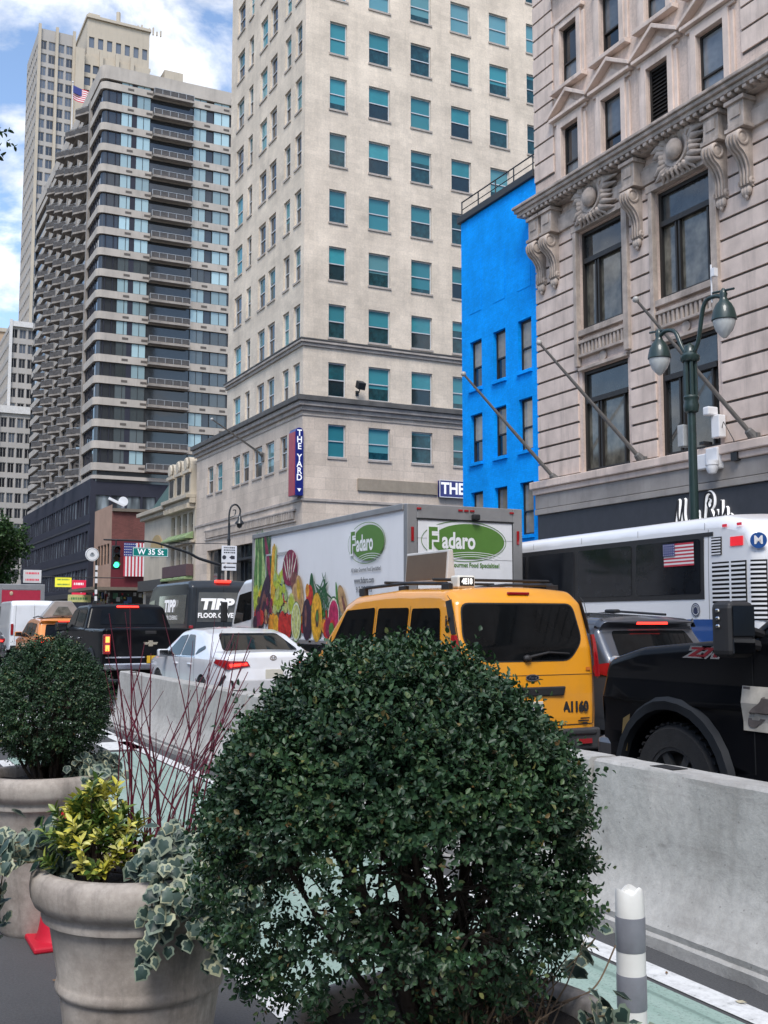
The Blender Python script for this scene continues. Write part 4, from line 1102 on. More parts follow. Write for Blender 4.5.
# ------------------------------------------------------------------ out-of-view buildings: near-side rows mirrored in windows, end blocks added to darken reflections
OPP = stone('opposite_tan_brick', (.27, .20, .14), .5, .16, .008, .1, .3, .8, bump=.1)
OPS = stone('opposite_grey_stone', (.22, .205, .19), 1.2, .6, .01, .1, .3, .8, bump=.1)
def opposite(label, y0, y1, x, h, mt, flo):
    o = thing('offscreen_building', label, 'building', (x, (y0+y1)/2, 0)); m = MB(); ops = []
    n = int((y1-y0)/3.2)
    for k in range(int((h-6)/flo)):
        for i in range(n):
            c = y0+(y1-y0)*(i+.5)/n; ops.append((c-.7, c+.7, 6+k*flo, 8.1+k*flo))
    for i in range(int((y1-y0)/5)): ops.append((y0+.6+5*i, y0+4.4+5*i, .3, 4.2))
    facade(m, 'x-', 0, y0, y1, 0, h, ops, .25, 0, None, 1)
    for i in range(len(m.v)): m.v[i] = (x-m.v[i][0], m.v[i][1], m.v[i][2])
    for a, b, c, d in (((x, y0), (x-16, y0), 0, h), ((x, y1), (x-16, y1), 0, h), ((x-16, y0), (x-16, y1), 0, h)): m.quad((*a, c), (*b, c), (*b, d), (*a, d))
    m.quad((x, y0, h), (x-16, y0, h), (x-16, y1, h), (x, y1, h))
    m.box(x, x+.6, y0, y1, h-1.2, h+.3); m.box(x, x+.3, y0, y1, 5.0, 5.5)
    m.build('wall', [mt, DGLASS], o, world=True)
opposite('tan brick building behind the viewer, mirrored in the tall ornate windows', 3, 44, -42, 24, OPP, 3.4)
opposite('grey stone building farther back, mirrored in the vehicle windows', -70, 2.5, -42, 20, OPS, 3.6)
opposite('long grey stone building across the avenue, mirrored in the vehicle sides', 46, 110, -46, 20, OPS, 3.6)
opposite('far tan brick building across the avenue, mirrored in the truck side windows', 112, 230, -44, 24, OPP, 3.4)
ob = thing('offscreen_building', 'unseen tall dark brick block behind the viewer, added to darken the rear windows', 'building', (0, -75, 0))  # invented block astride the avenue, keeps bright sky out of rear glass
m = MB(); ops = [(-25+4*i, -22.6+4*i, 5+3.6*k, 7.4+3.6*k) for i in range(13) for k in range(16)]
facade(m, 'y-', 0, -27, 27, 0, 66, ops, .25, 0, None, 1)
for i in range(len(m.v)): m.v[i] = (m.v[i][0], -70-m.v[i][1], m.v[i][2])
m.quad((-27, -70, 66), (27, -70, 66), (27, -95, 66), (-27, -95, 66)); m.quad((-27, -70, 0), (-27, -95, 0), (-27, -95, 66), (-27, -70, 66)); m.quad((27, -70, 0), (27, -95, 0), (27, -95, 66), (27, -70, 66)); m.quad((-27, -95, 0), (27, -95, 0), (27, -95, 66), (-27, -95, 66))
m.build('wall', [stone('blocker_dark_brick', (.20, .13, .10), .5, .16, .008, .1, .3, .8, bump=.1), DGLASS], ob, world=True)
ob2 = thing('offscreen_building', 'unseen grey stone block closing the avenue far ahead, added to stop horizon glow in car side windows', 'building', (-12, 252, 0))  # added out of view to block horizon glow mirrored in side glass
m = MB(); ops = [(-43+3.2*i, -41.3+3.2*i, 5+3.6*k, 7.2+3.6*k) for i in range(20) for k in range(9)]
facade(m, 'y-', 252, -46, 22, 0, 40, ops, .25, 0, None, 1)
m.quad((-46, 252, 40), (22, 252, 40), (22, 275, 40), (-46, 275, 40)); m.quad((22, 252, 0), (22, 275, 0), (22, 275, 40), (22, 252, 40)); m.quad((-46, 252, 0), (-46, 275, 0), (-46, 275, 40), (-46, 252, 40)); m.quad((-46, 275, 0), (22, 275, 0), (22, 275, 40), (-46, 275, 40))
m.build('wall', [OPS, DGLASS], ob2, world=True)
# ------------------------------------------------------------------ vehicle shells
def fillet(pts):
    """(y, z, radius) corners -> dense open polyline"""
    out = [V((pts[0][0], pts[0][1]))]
    for i in range(1, len(pts)-1):
        p0, p1, p2 = [V(q[:2]) for q in pts[i-1:i+2]]; r = pts[i][2] if len(pts[i]) > 2 else .03
        a, b = (p0-p1), (p2-p1); la, lb = a.length, b.length; a.normalize(); b.normalize()
        cosang = max(-1, min(1, a.dot(b))); ang = math.acos(cosang)
        if r <= 0 or ang > PI-.02: out.append(p1); continue
        d = min(r/math.tan(ang/2), la*.48, lb*.48)
        A, B = p1+a*d, p1+b*d; k = 6
        for j in range(k+1):
            t = j/k; out.append(A*(1-t)**2+p1*2*t*(1-t)+B*t*t)
    out.append(V((pts[-1][0], pts[-1][1])))
    res = [out[0]]
    for p in out[1:]:
        n = max(1, int((p-res[-1]).length/.22)); q = res[-1]
        for j in range(1, n+1): res.append(q.lerp(p, j/n))
    return res

class Shell:
    def __init__(s, top, zbot, w, r=.06, crown=.04, arches=(), ar=.36):
        s.top = fillet(top); s.w = w; s.r = r; s.crown = crown
        bot = []          # from front to rear
        y_f, y_r = s.top[-1].x, s.top[0].x
        ycur = y_f
        bot.append(V((y_f, zbot)))
        for ay, az in sorted(arches, reverse=True):
            h = zbot-az
            half = math.sqrt(max(0, ar*ar-h*h))
            a0 = math.atan2(h, half)
            for k in range(13):
                a = a0+(PI-2*a0)*k/12
                bot.append(V((ay+ar*math.cos(a), az+ar*math.sin(a))))
        bot.append(V((y_r, zbot)))
        s.bot = bot
        n = len(s.top); s.nrm = []
        for i in range(n):
            t = s.top[min(n-1, i+1)]-s.top[max(0, i-1)]; t.normalize()
            s.nrm.append(V((-t.y, t.x)))     # outward (rear->roof->front travels clockwise seen from +x)
    def body(s):
        mb = MB(); bm = bmesh.new()
        K = 4
        n = len(s.top)
        rings = []
        for k in range(K+1):
            a = PI/2*k/K; ins = s.r*(1-math.sin(a)) if False else s.r*(1-math.cos(PI/2-a)); x = s.w
            ins = s.r*(1-math.sin(a)); off = s.r*(1-math.cos(a))
            ring = []
            for i, p in enumerate(s.top):
                f = min(1, i/3, (n-1-i)/3)
                q = p-s.nrm[i]*ins*f
                ring.append((q, max(.05, s.w(q.x, q.y)-off)))
            rings.append(ring)
        for sg in (-1, 1):
            rows = [[(sg*x, q.x, q.y) for q, x in ring] for ring in rings]
            mb.grid(rows)
            poly = [q for q, x in rings[0]]+s.bot
            tri = tessellate_polygon([[V((q.x, q.y, 0)) for q in poly]])
            b2 = bmesh.new(); vs = [b2.verts.new((0, q.x, q.y)) for q in poly]
            for t in tri:
                try: b2.faces.new([vs[i] for i in t])
                except ValueError: pass
            ys = [q.x for q in poly]; zs = [q.y for q in poly]
            for ax, lo, hi, st in ((1, min(ys), max(ys), .3), (2, min(zs), max(zs), .12)):
                v = lo+st*.5
                while v < hi:
                    co = [0, 0, 0]; no = [0, 0, 0]; co[ax] = v; no[ax] = 1
                    bmesh.ops.bisect_plane(b2, geom=b2.verts[:]+b2.edges[:]+b2.faces[:], plane_co=co, plane_no=no, dist=1e-5); v += st
            for v in b2.verts: v.co.x = sg*s.w(v.co.y, v.co.z)
            b2.verts.index_update()
            mb.add([v.co.copy() for v in b2.verts], [[v.index for v in f.verts] for f in b2.faces]); b2.free()
        last = rings[-1]; NS = 8; rows = []
        for i, (q, x) in enumerate(last):
            row = []
            for j in range(NS+1):
                f = -1+2*j/NS; c = s.crown*(1-f*f)
                p = q+s.nrm[i]*c; row.append((f*x, p.x, p.y))
            rows.append(row)
        mb.grid(rows)
        # arch lips and floor
        b = s.bot
        for sg in (-1, 1):
            rows = [[(sg*s.w(p.x, p.y), p.x, p.y) for p in b], [(sg*(s.w(p.x, p.y)-.22), p.x, p.y) for p in b]]
            mb.grid(rows)
        return mb
    def side(s, poly, sg=-1, eps=.006, step=.12, mb=None, m=0):
        mb = mb or MB()
        b2 = bmesh.new(); vs = [b2.verts.new((0, y, z)) for y, z in poly]
        for t in tessellate_polygon([[V((y, z, 0)) for y, z in poly]]):
            b2.faces.new([vs[i] for i in t])
        ys = [p[0] for p in poly]; zs = [p[1] for p in poly]
        for ax, lo, hi in ((1, min(ys), max(ys)), (2, min(zs), max(zs))):
            v = lo+step*.5
            while v < hi:
                co = [0, 0, 0]; no = [0, 0, 0]; co[ax] = v; no[ax] = 1
                bmesh.ops.bisect_plane(b2, geom=b2.verts[:]+b2.edges[:]+b2.faces[:], plane_co=co, plane_no=no, dist=1e-5); v += step
        for v in b2.verts: v.co.x = sg*(s.w(v.co.y, v.co.z)+eps)
        b2.verts.index_update()
        mb.add([v.co.copy() for v in b2.verts], [[v.index for v in f.verts] for f in b2.faces], m); b2.free()
        return mb
    def rear_y(s, z, x=0.0, front=False, zmin=None):
        T = s.top if not front else s.top[::-1]
        best = None
        for i in range(len(T)-1):
            a, b = T[i], T[i+1]
            if a.y <= z <= b.y and b.y-a.y > 1e-6:
                best = a.x+(b.x-a.x)*(z-a.y)/(b.y-a.y)
                t = (b-a).normalized(); break
        if best is None: best = T[0].x; t = V((0, 1))
        wr = max(.2, s.w(best, z)-s.r); c = s.crown*(1-min(1, abs(x)/wr)**2)
        sgn = 1 if front else -1
        return best+sgn*c/max(.25, abs(t.y)), (t, sgn)
    def end(s, poly, eps=.006, step=.1, front=False, mb=None, m=0):
        """polygon in (x, z) draped on the rear (or front) of the shell"""
        mb = mb or MB()
        b2 = bmesh.new(); vs = [b2.verts.new((x, 0, z)) for x, z in poly]
        for t in tessellate_polygon([[V((x, z, 0)) for x, z in poly]]):
            b2.faces.new([vs[i] for i in t])
        xs = [p[0] for p in poly]; zs = [p[1] for p in poly]
        for ax, lo, hi in ((0, min(xs), max(xs)), (2, min(zs), max(zs))):
            v = lo+step*.5
            while v < hi:
                co = [0, 0, 0]; no = [0, 0, 0]; co[ax] = v; no[ax] = 1
                bmesh.ops.bisect_plane(b2, geom=b2.verts[:]+b2.edges[:]+b2.faces[:], plane_co=co, plane_no=no, dist=1e-5); v += step
        for v in b2.verts:
            y, (t, sg) = s.rear_y(v.co.z, v.co.x, front)
            v.co.y = y+sg*eps/max(.25, abs(t.y))
        b2.verts.index_update()
        mb.add([v.co.copy() for v in b2.verts], [[v.index for v in f.verts] for f in b2.faces], m); b2.free()
        return mb

def rounded(poly, r=.05, k=4):
    n = len(poly); out = []
    for i in range(n):
        p0, p1, p2 = V(poly[i-1][:2]), V(poly[i][:2]), V(poly[(i+1) % n][:2])
        a, b = p0-p1, p2-p1; d = min(r, a.length*.45, b.length*.45); a.normalize(); b.normalize()
        A, B = p1+a*d, p1+b*d
        for j in range(k+1):
            t = j/k; q = A*(1-t)**2+p1*2*t*(1-t)+B*t*t; out.append((q.x, q.y))
    return out

def paint(name, c, rough=.3, metal=0.0, dirt=.06, coat=1.0, spec=.5):
    if name in _m: return _m[name]
    t = NT(name); co = t.coord('Object')
    n = t.noise(co, 1.6, 5, .65); g = t.noise(co, 40, 3, .6)
    cc = t.mix(t.ramp(n, [(.45, (0, 0, 0)), (.8, (dirt*4,)*3)]), c, (.16, .145, .13))
    t.base(cc); t.set(Roughness=rough, Metallic=metal, Coat_Weight=coat, Coat_Roughness=.05); t.b.inputs['Specular IOR Level'].default_value = spec
    rr = t.n('ShaderNodeMapRange'); rr.inputs[3].default_value = .03; rr.inputs[4].default_value = .16; t.l(n, rr.inputs[0]); t.l(rr.outputs[0], t.b.inputs['Coat Roughness'])
    _m[name] = t.mat; return t.mat
TYRE = mat('tyre_rubber', (.014, .014, .015), .85, var=.25, scale=8, bump=.2)
RIM = mat('alloy_rim', (.30, .31, .32), .3, .9, var=.05)
PLATEM = mat('number_plate', (.62, .60, .52), .45, var=.03)
PLATET = mat('plate_letters', (.03, .04, .12), .5)
UNDER = mat('underbody_black', (.006, .006, .007), .9)
AMBER = mat('amber_lens', (.55, .16, .02), .25, coat=1)

_wm = {}
def wheel(parent, x, y, r, w=.22, rim=None):
    k = (round(r, 2), round(w, 2), (rim or RIM).name)
    if k not in _wm:
        t = MB(); t.lathe([(r*.62, -w/2), (r*.92, -w/2), (r*.99, -w*.36), (r, -w*.2), (r, w*.2), (r*.99, w*.36), (r*.92, w/2), (r*.62, w/2)], (0, 0, 0), 36, 'x', caps=False)
        for i in range(40):
            a = 2*PI*i/40; t.obox((0, (r+.004)*math.cos(a), (r+.004)*math.sin(a)), (w*.42, 0, 0), (0, -math.sin(a)*.012, math.cos(a)*.012), (0, math.cos(a)*.008, math.sin(a)*.008))
        q = MB(); q.lathe([(.001, -.03), (r*.15, -.03), (r*.18, .0), (r*.18, .02)], (-w*.32, 0, 0), 20, 'x'); q.lathe([(r*.52, .06), (r*.56, -w*.12), (r*.63, -w*.14), (r*.63, w)], (-w*.34, 0, 0), 32, 'x', caps=False)
        q.lathe([(r*.60, .09), (.001, .09)], (-w*.34, 0, 0), 20, 'x', caps=False)
        for i in range(6):
            a = 2*PI*i/6; q.obox((-w*.33, r*.35*math.cos(a), r*.35*math.sin(a)), (.02, 0, 0), (0, r*.22*math.cos(a), r*.22*math.sin(a)), (0, -math.sin(a)*r*.07, math.cos(a)*r*.07))
        _wm[k] = (t.mesh('tyre', TYRE, smooth=40), q.mesh('rim', rim or RIM, smooth=40))
    o = link_mesh('wheel', _wm[k][0], parent, (x, y, r), 0 if x < 0 else PI)
    link_mesh('rim', _wm[k][1], o)
    return o

def plate(parent, x, y, z, s='', w=.305, h=.155, mtp=None, tm=None):
    mb = MB(); mb.box(x-w/2, x+w/2, y-.012, y, z-h/2, z+h/2); o = mb.build('number_plate', mtp or PLATEM, parent, bevel=.004)
    if s:
        mb = MB(); add_text(mb, s, (x, y-.0145, z), XP, ZP, h*.78, .62, off=.004); mb.build('lettering', tm or PLATET, o, recalc=False)
    return o

def tum(w0, belt, k, y0=None, y1=None, L=4.5, rc=.35, rd=.10, hood=None):
    """half width: tumblehome k above the belt, ends drawn in over rc metres by rd"""
    def w(y, z):
        x = w0-k*max(0, z-belt)-.06*max(0, .45-z)
        for d in (y, L-y):
            if d < rc: x -= rd*(1-max(0, d)/rc)**2
        return x
    return w

def mirror(parent, x, y, z, mt, s=1.0, sg=-1, glassy=True):
    mb = MB(); mb.box(x-.11*s, x+.11*s, y-.06, y+.08, z-.08*s, z+.08*s)
    o = mb.build('door_mirror', mt, parent, bevel=.03)
    if glassy:
        mb = MB(); mb.box(x-.09*s, x+.09*s, y-.066, y-.061, z-.06*s, z+.06*s); mb.build('mirror_glass', CHROME, o)
    return o

# ------------------------------------------------------------------ yellow taxi van
TAXI = paint('taxi_yellow', (.80, .33, .012), .35)
TRIM = mat('black_trim', (.018, .018, .02), .55, var=.15)
def taxi_van():
    t = thing('taxi_van', 'yellow taxi van with a rooftop advertising board and roof rack behind the concrete barrier', 'taxi', (6.63, 9.72, 0))
    L = 4.42
    top = [(.08, .30), (.06, .36, .03), (.05, .55, .1), (.055, .80, .1), (.065, 1.0, .1), (.10, 1.30, .3), (.24, 1.80, .12), (.42, 1.93, .2), (1.6, 1.955, .5), (2.75, 1.90, .5), (3.0, 1.82, .2), (3.72, 1.18, .25), (4.25, 1.02, .3), (4.40, .80, .1), (4.42, .32)]
    S = Shell(top, .30, tum(.925, 1.15, .13, L=L, rc=.30, rd=.085), .10, .035, ((.85, .33), (3.62, .33)), .37)
    S.body().build('body', TAXI, t, smooth=38, clean=True)
    # rear glass with dark surround, cut-in lower corners
    S.end(rounded([(-.75, 1.77), (.67, 1.77), (.72, 1.38), (.52, 1.17), (-.60, 1.17), (-.79, 1.38)], .09), .007).build('rear_window', CARGLASS, t, smooth=40)
    mb = S.end(rounded([(-.765, 1.785), (.685, 1.785), (.737, 1.38), (.53, 1.155), (-.61, 1.155), (-.807, 1.38)], .10), .004); mb.build('window_seal', TRIM, t, smooth=40)
    rw = MB(); rw.tube([(-.05, S.rear_y(1.20)[0]-.03, 1.20), (.22, S.rear_y(1.26, .22)[0]-.035, 1.25), (.50, S.rear_y(1.24, .5)[0]-.035, 1.235)], [.018, .014, .01], 6); rw.ellipsoid((-.05, S.rear_y(1.20)[0]-.02, 1.19), (.05, .04, .04)); rw.build('rear_wiper', TRIM, t)
    # tailgate shut line and bottom seam, drawn as dark grooves
    g = MB()
    for sx in (-1, 1):
        pts = [(sx*.87, 1.86), (sx*.855, 1.45), (sx*.83, 1.0), (sx*.81, .47)]
        for i in range(3):
            a, b = pts[i], pts[i+1]; S.end([(a[0]-.005, a[1]), (a[0]+.005, a[1]), (b[0]+.005, b[1]), (b[0]-.005, b[1])], .003, mb=g)
    S.end([(-.8, .465), (.8, .465), (.8, .475), (-.8, .475)], .004, mb=g); S.end([(-.82, 1.006), (.82, 1.006), (.82, 1.012), (-.82, 1.012)], .003, mb=g)
    g.build('tailgate_seam', TRIM, t)
    b = MB(); b.prism([(-.43, .885), (.43, .885), (.40, .785), (-.40, .785)], 'y', .0, .07); b.build('tailgate_trim', TRIM, t, bevel=.015)
    plate(t, -.02, .025, .655, 'Z305558C')
    # oval emblem
    e = MB(); y = S.rear_y(.985)[0]-.012
    e.disc((0, y, .985), XP, ZP, .085, .034, 24, 0); e.ring((0, y-.002, .985), XP, ZP, .076, .027, .010, 24, 1); add_text(e, 'Ford', (0, y-.003, .985), XP, ZP, .045, 1.2, 1, .3)
    e.build('oval_emblem', [mat('emblem_blue', (.006, .008, .02), .2, coat=1), CHROME], t, recalc=False)
    n = MB(); y = S.rear_y(.655, .6)[0]-.012; add_text(n, 'A1160', (.57, y, .655), XP, ZP, .145, .86, off=.010)
    n.box(.60, .74, y, y+.003, .50, .515); n.box(.63, .75, y, y+.003, .525, .54); n.box(.66, .72, y, y+.003, .475, .49)
    n.build('lettering', TRIM, t)
    # lamps
    for sx in (-1, 1):
        lam = MB()
        S.side([(.03, .95), (.16, 1.0), (.20, 1.44), (.135, 1.44), (.05, 1.2)], sx, .02, mb=lam)
        S.end([(sx*.845, .98), (sx*.92, .98), (sx*.905, 1.44), (sx*.87, 1.44)], .018, mb=lam)
        lam.build('taillight', REDLENS, t, smooth=40)
        p = MB(); S.side([(.14, 1.45), (.215, 1.45), (.40, 1.80), (.27, 1.82)], sx, .008, mb=p); p.build('pillar_trim', TRIM, t, smooth=40)
        r = MB(); S.end([(sx*.735, 1.05), (sx*.80, 1.05), (sx*.80, 1.085), (sx*.735, 1.085)], .012, mb=r); r.build('side_reflector', AMBER, t)
    bp = MB(); bp.box(-.86, .86, -.03, .3, .20, .43); bp.box(-.80, .80, -.05, .0, .36, .43); bp.build('rear_bumper', mat('bumper_grey', (.035, .036, .04), .6), t, bevel=.05, seg=3)
    for sx in (-1, 1):
        r = MB(); r.box(sx*.55, sx*.72, -.056, -.03, .27, .32); r.build('bumper_reflector', REDLENS, t)
    # side glass
    for sg in (-1, 1):
        S.side(rounded([(.42, 1.32), (1.15, 1.32), (1.15, 1.73), (.50, 1.73)], .05), sg).build('rear_side_window', CARGLASS, t, smooth=40)
        S.side(rounded([(1.22, 1.30), (2.02, 1.30), (2.02, 1.74), (1.22, 1.74)], .05), sg).build('side_window', CARGLASS, t, smooth=40)
        S.side(rounded([(2.10, 1.28), (3.30, 1.26), (2.92, 1.72), (2.10, 1.75)], .05), sg).build('side_window', CARGLASS, t, smooth=40)
        d = MB()
        for y in (1.185, 2.06): S.side([(y, .45), (y+.008, .45), (y+.008, 1.76), (y, 1.76)], sg, .003, mb=d)
        S.side([(1.19, 1.02), (2.06, 1.02), (2.06, 1.045), (1.19, 1.045)], sg, .004, mb=d); d.build('door_seam', TRIM, t)
        h = MB(); h.box(sg*.93, sg*.965, 1.25, 1.45, 1.10, 1.14); h.box(sg*.93, sg*.965, 2.12, 2.32, 1.10, 1.14); h.build('door_handle', TAXI, t, bevel=.012)
        mirror(t, sg*1.02, 3.0, 1.22, TRIM)
        c = MB(); S.side([(.2, .32), (4.2, .32), (4.2, .45), (.2, .45)], sg, .012, mb=c); c.build('side_trim', TRIM, t)
    S.end(rounded([(-.70, 1.22), (.70, 1.22), (.62, 1.76), (-.62, 1.76)], .06), .006, front=True).build('windscreen', CARGLASS, t, smooth=40)
    # accessibility symbol beside the rear side window
    a = MB(); x = -S.w(.3, 1.58)-.012
    Y_ = lambda q: .33-q; 
    a.ring((x, .33, 1.50), -YP, ZP, .045, .05, .012, 16, 0, -2.6, 1.0); a.disc((x, .33, 1.63), -YP, ZP, .018, .02, 10)
    a.tube([(x, .33, 1.61), (x, .335, 1.54), (x, .28, 1.53), (x, .265, 1.47)], .01, 5); a.tube([(x, .33, 1.585), (x, .285, 1.59), (x, .27, 1.63)], .008, 5)
    a.build('access_symbol', TRIM, t, recalc=False)
    for x in (-.83, .83):
        for y in (.85, 3.62): wheel(t, x, y, .33)
    u = MB(); u.box(-.72, .72, .2, 4.2, .2, .75); u.build('underbody', UNDER, t)
    hm = MB(); hm.box(-.14, .14, S.rear_y(1.86)[0]-.005, S.rear_y(1.86)[0]+.03, 1.875, 1.905); hm.build('high_brake_light', REDLENS, t, bevel=.008)
    # roof rack, sign lamp, advertising board
    k = MB()
    for x in (-.70, .70):
        k.tube([(x, .62, 2.0), (x, 1.6, 2.03), (x, 2.75, 2.0)], .022, 8)
        for y in (.62, 1.65, 2.75): k.box(x-.03, x+.03, y-.08, y+.08, 1.90, 2.0)
    for y in (.80, 2.0): k.tube([(-.78, y, 2.05), (.78, y, 2.05)], .018, 8)
    k.build('roof_rack', TRIM, t, bevel=.006)
    l = MB(); l.box(-.60, -.38, .55, .72, 1.95, 2.09); lo = l.build('roof_lamp', mat('lamp_cream', (.75, .73, .66), .4), t, bevel=.02)
    l = MB(); l.box(-.58, -.40, .543, .549, 1.975, 2.07); l.build('lamp_face', TRIM, lo)
    l = MB(); add_text(l, '4E18', (-.49, .541, 2.022), XP, ZP, .085, .8, off=.004); l.build('lettering', mat('lamp_letters', (.9, .9, .85), .4, emit=.4), lo, recalc=False)
    ad = MB(); ad.prism([(-.40, 2.05), (-.28, 2.05), (-.31, 2.42), (-.37, 2.42)], 'y', 1.15, 2.20); o = ad.build('advert_board', mat('advert_frame', (.55, .54, .52), .5), t, bevel=.012)
    ad = MB(); ad.obox((-.3875, 1.675, 2.235), (0, .49, 0), (-.0125, 0, -.155), (-.006, 0, .0005)); ad.build('advert_panel', mat('brown_advert', (.12, .085, .055), .5, var=.1), o)
    return t
taxi_van()
# ------------------------------------------------------------------ pickups
BLK = paint('black_paint', (.004, .0045, .006), .3, dirt=.004, coat=.2, spec=.05)
def pickup(label, loc, rear_detail, near):
    t = thing('pickup_truck', label, 'pickup', loc)
    FW_ = 5.22 if near else 4.85; ra = .045 if near else 0
    L = 6.1; W = 1.02; zr = 1.42 if not near else 1.48; cab = 1.96 if not near else 2.02; hz = 1.32 if not near else 1.44
    top = [(.10, .52), (.06, .62, .03), (.06, zr-.02, .05), (.12, zr, .03), (1.95, zr, .05), (2.02, zr, .02), (2.22, cab-.06, .12), (2.5, cab, .2), (3.7, cab-.02, .4), (3.95, cab-.10, .2), (4.55, hz+.04, .15), (5.55, hz-.04, .5), (6.0, hz-.15, .18), (6.08, hz-.42, .08), (6.06, .55)]
    base = tum(W, 1.15, .0, L=L, rc=.35 if near else .3, rd=.07 if near else .06)
    def w(y, z):
        x = base(y, z)
        if z > zr-.02 and 1.9 < y < 4.7: x -= .27*(z-zr+.02)+.03
        if near:
            if 1.0 < z < 1.10: x += .02
        return x
    S = Shell(top, .48, w, .07, .02, ((1.25, .42), (FW_, .42)), .50 if not near else .545)
    S.body().build('body', BLK, t, smooth=38, clean=True)
    for sg in (-1, 1):
        S.side(rounded([(2.30, zr+.03), (3.28, zr+.02), (3.22, cab-.12), (2.38, cab-.13)], .05), sg, .008).build('side_window', CARGLASS, t, smooth=40)
        S.side(rounded([(3.36, zr+.02), (4.36, zr+.0), (3.88, cab-.14), (3.36, cab-.12)], .05), sg, .008).build('side_window', CARGLASS, t, smooth=40)
        d = MB()
        for y in (2.25, 3.32, 4.42): S.side([(y, .6), (y+.01, .6), (y+.01, zr-.03), (y, zr-.03)], sg, .003, mb=d)
        S.side([(2.05, .55), (2.06, .55), (2.06, zr-.03), (2.05, zr-.03)], sg, .003, mb=d); d.build('door_seam', UNDER, t)
        h = MB(); h.box(sg*1.02, sg*1.06, 2.4, 2.62, 1.17, 1.21); h.box(sg*1.02, sg*1.06, 3.42, 3.64, 1.17, 1.21); h.build('door_handle', BLK if near else CHROME, t, bevel=.012)
        for cy in (1.25, FW_):      # wheel-arch flares
            a = MB(); rows = []
            for k in range(17):
                an = -.12+(PI+.24)*k/16; c_, s_ = math.cos(an), math.sin(an)
                row = []
                for rr, ex in ((.49+ra, -.02), (.50+ra, .045), (.56+ra, .04), (.59+ra, .002)):
                    y, z = cy+rr*c_, .42+rr*s_; row.append((sg*(S.w(y, z)+ex), y, z))
                rows.append(row)
            a.grid(rows)
            a.build('arch_flare', mat('flare_plastic', (.012, .014, .017), .6, spec=.25), t, smooth=45)
        for y in (1.25, FW_): wheel(t, sg*.88, y, .43 if near else .39, .27, mat('dark_alloy_rim', (.10, .105, .11), .35, .7) if near else None)
    u = MB(); u.box(-.70, .70, .3, 5.9, .35, .95); u.build('underbody', UNDER, t)
    S.end(rounded([(-.66, zr+.08), (.66, zr+.08), (.60, cab-.11), (-.60, cab-.11)], .06), .008).build('rear_window', CARGLASS, t, smooth=40)
    S.end(rounded([(-.72, hz+.10), (.72, hz+.10), (.62, cab-.14), (-.62, cab-.14)], .06), .008, front=True).build('windscreen', CARGLASS, t, smooth=40)
    b = MB(); b.box(-.98, .98, -.06, .22, .55, .70); b.build('rear_bumper', CHROME if not near else TRIM, t, bevel=.03)
    for sg in (-1, 1):
        l = MB(); l.box(sg*.84, sg*1.0, .035, .16, .88, 1.30); o = l.build('taillight', REDLENS, t, bevel=.02)
        l = MB()
        for z in (.95, 1.13): l.box(sg*.875, sg*.955, .026, .034, z, z+.12)
        l.build('lit_lamp', mat('brake_lamp_glow', (1.0, .16, .03), .4, emit=2.2) if rear_detail else REDLIT, o, bevel=.003)
    if rear_detail:
        e = MB(); e.prism([(-.16, .0), (-.05, .0), (-.05, .035), (.05, .035), (.05, .0), (.16, 0), (.13, -.055), (.05, -.055), (.05, -.09), (-.05, -.09), (-.05, -.055), (-.13, -.055)], 'y', .03, .055)
        for i in range(len(e.v)): e.v[i] = (e.v[i][0], e.v[i][1], e.v[i][2]+1.13)
        e.build('tailgate_badge', mat('badge_gold', (.62, .55, .42), .25, .8), t, bevel=.005)
        plate(t, .05, -.062, .77, '', mtp=mat('yellow_plate', (.65, .40, .03), .5)); 
        m = MB(); m.box(-.95, .95, .03, .055, .80, .83); m.build('tailgate_strip', CHROME, t)
        h = MB(); h.box(-.12, .12, .03, .055, 1.30, 1.37); h.build('tailgate_handle', TRIM, t, bevel=.01)
        m = MB(); m.box(-.25, .25, 2.16, 2.24, cab-.075, cab-.035); m.build('high_brake_light', REDLIT, t, bevel=.01)
    if near:
        # front end
        for sg in (-1, 1):
            l = MB(); l.box(sg*.70, sg*.955, 5.78, 6.02, hz-.30, hz-.12); l.build('headlight', mat('headlight_clear', (.35, .36, .38), .1, .3, coat=1), t, bevel=.04)
            l = MB(); l.box(sg*.945, sg*.985, 5.72, 5.90, hz-.28, hz-.13); l.build('side_marker', AMBER, t, bevel=.015)
            l = MB(); S.side([(5.66, .9), (5.74, .86), (5.78, .62), (5.70, .62)], sg, .014, mb=l); l.build('chrome_strip', mat('gold_strip', (.45, .34, .16), .3, .8), t)
        g = MB(); g.box(-.68, .68, 6.04, 6.10, .72, hz-.14)
        for k in range(5): g.box(-.66, .66, 6.09, 6.125, .76+k*.11, .80+k*.11)
        g.build('grille', TRIM, t, bevel=.01)
        b = MB(); b.box(-1.0, 1.0, 5.86, 6.13, .48, .70); b.build('front_bumper', mat('dull_chrome', (.16, .16, .17), .3, .8), t, bevel=.05)
        # badge on the fender
        bd = MB(); x = -(S.w(5.0, 1.36)+.006)
        for dx, m_ in ((0, 0), (-.004, 1)):
            add_text(bd, 'Z71', (x+dx, 4.86, 1.375), -YP, ZP, .085, 2.3, m_, .25, off=.014 if m_ == 0 else .004, space=.9)
        bd.build('fender_badge', [CHROME, mat('badge_red', (.15, .008, .014), .4)], t, recalc=False)
        # pale poster stuck on the door
        p = MB(); S.side([(4.190, .88), (4.510, .88), (4.510, 1.17), (4.190, 1.17)], -1, .012, mb=p); po = p.build('door_poster', mat('worn_paper', (.42, .39, .34), .8, var=.2, scale=9), t)
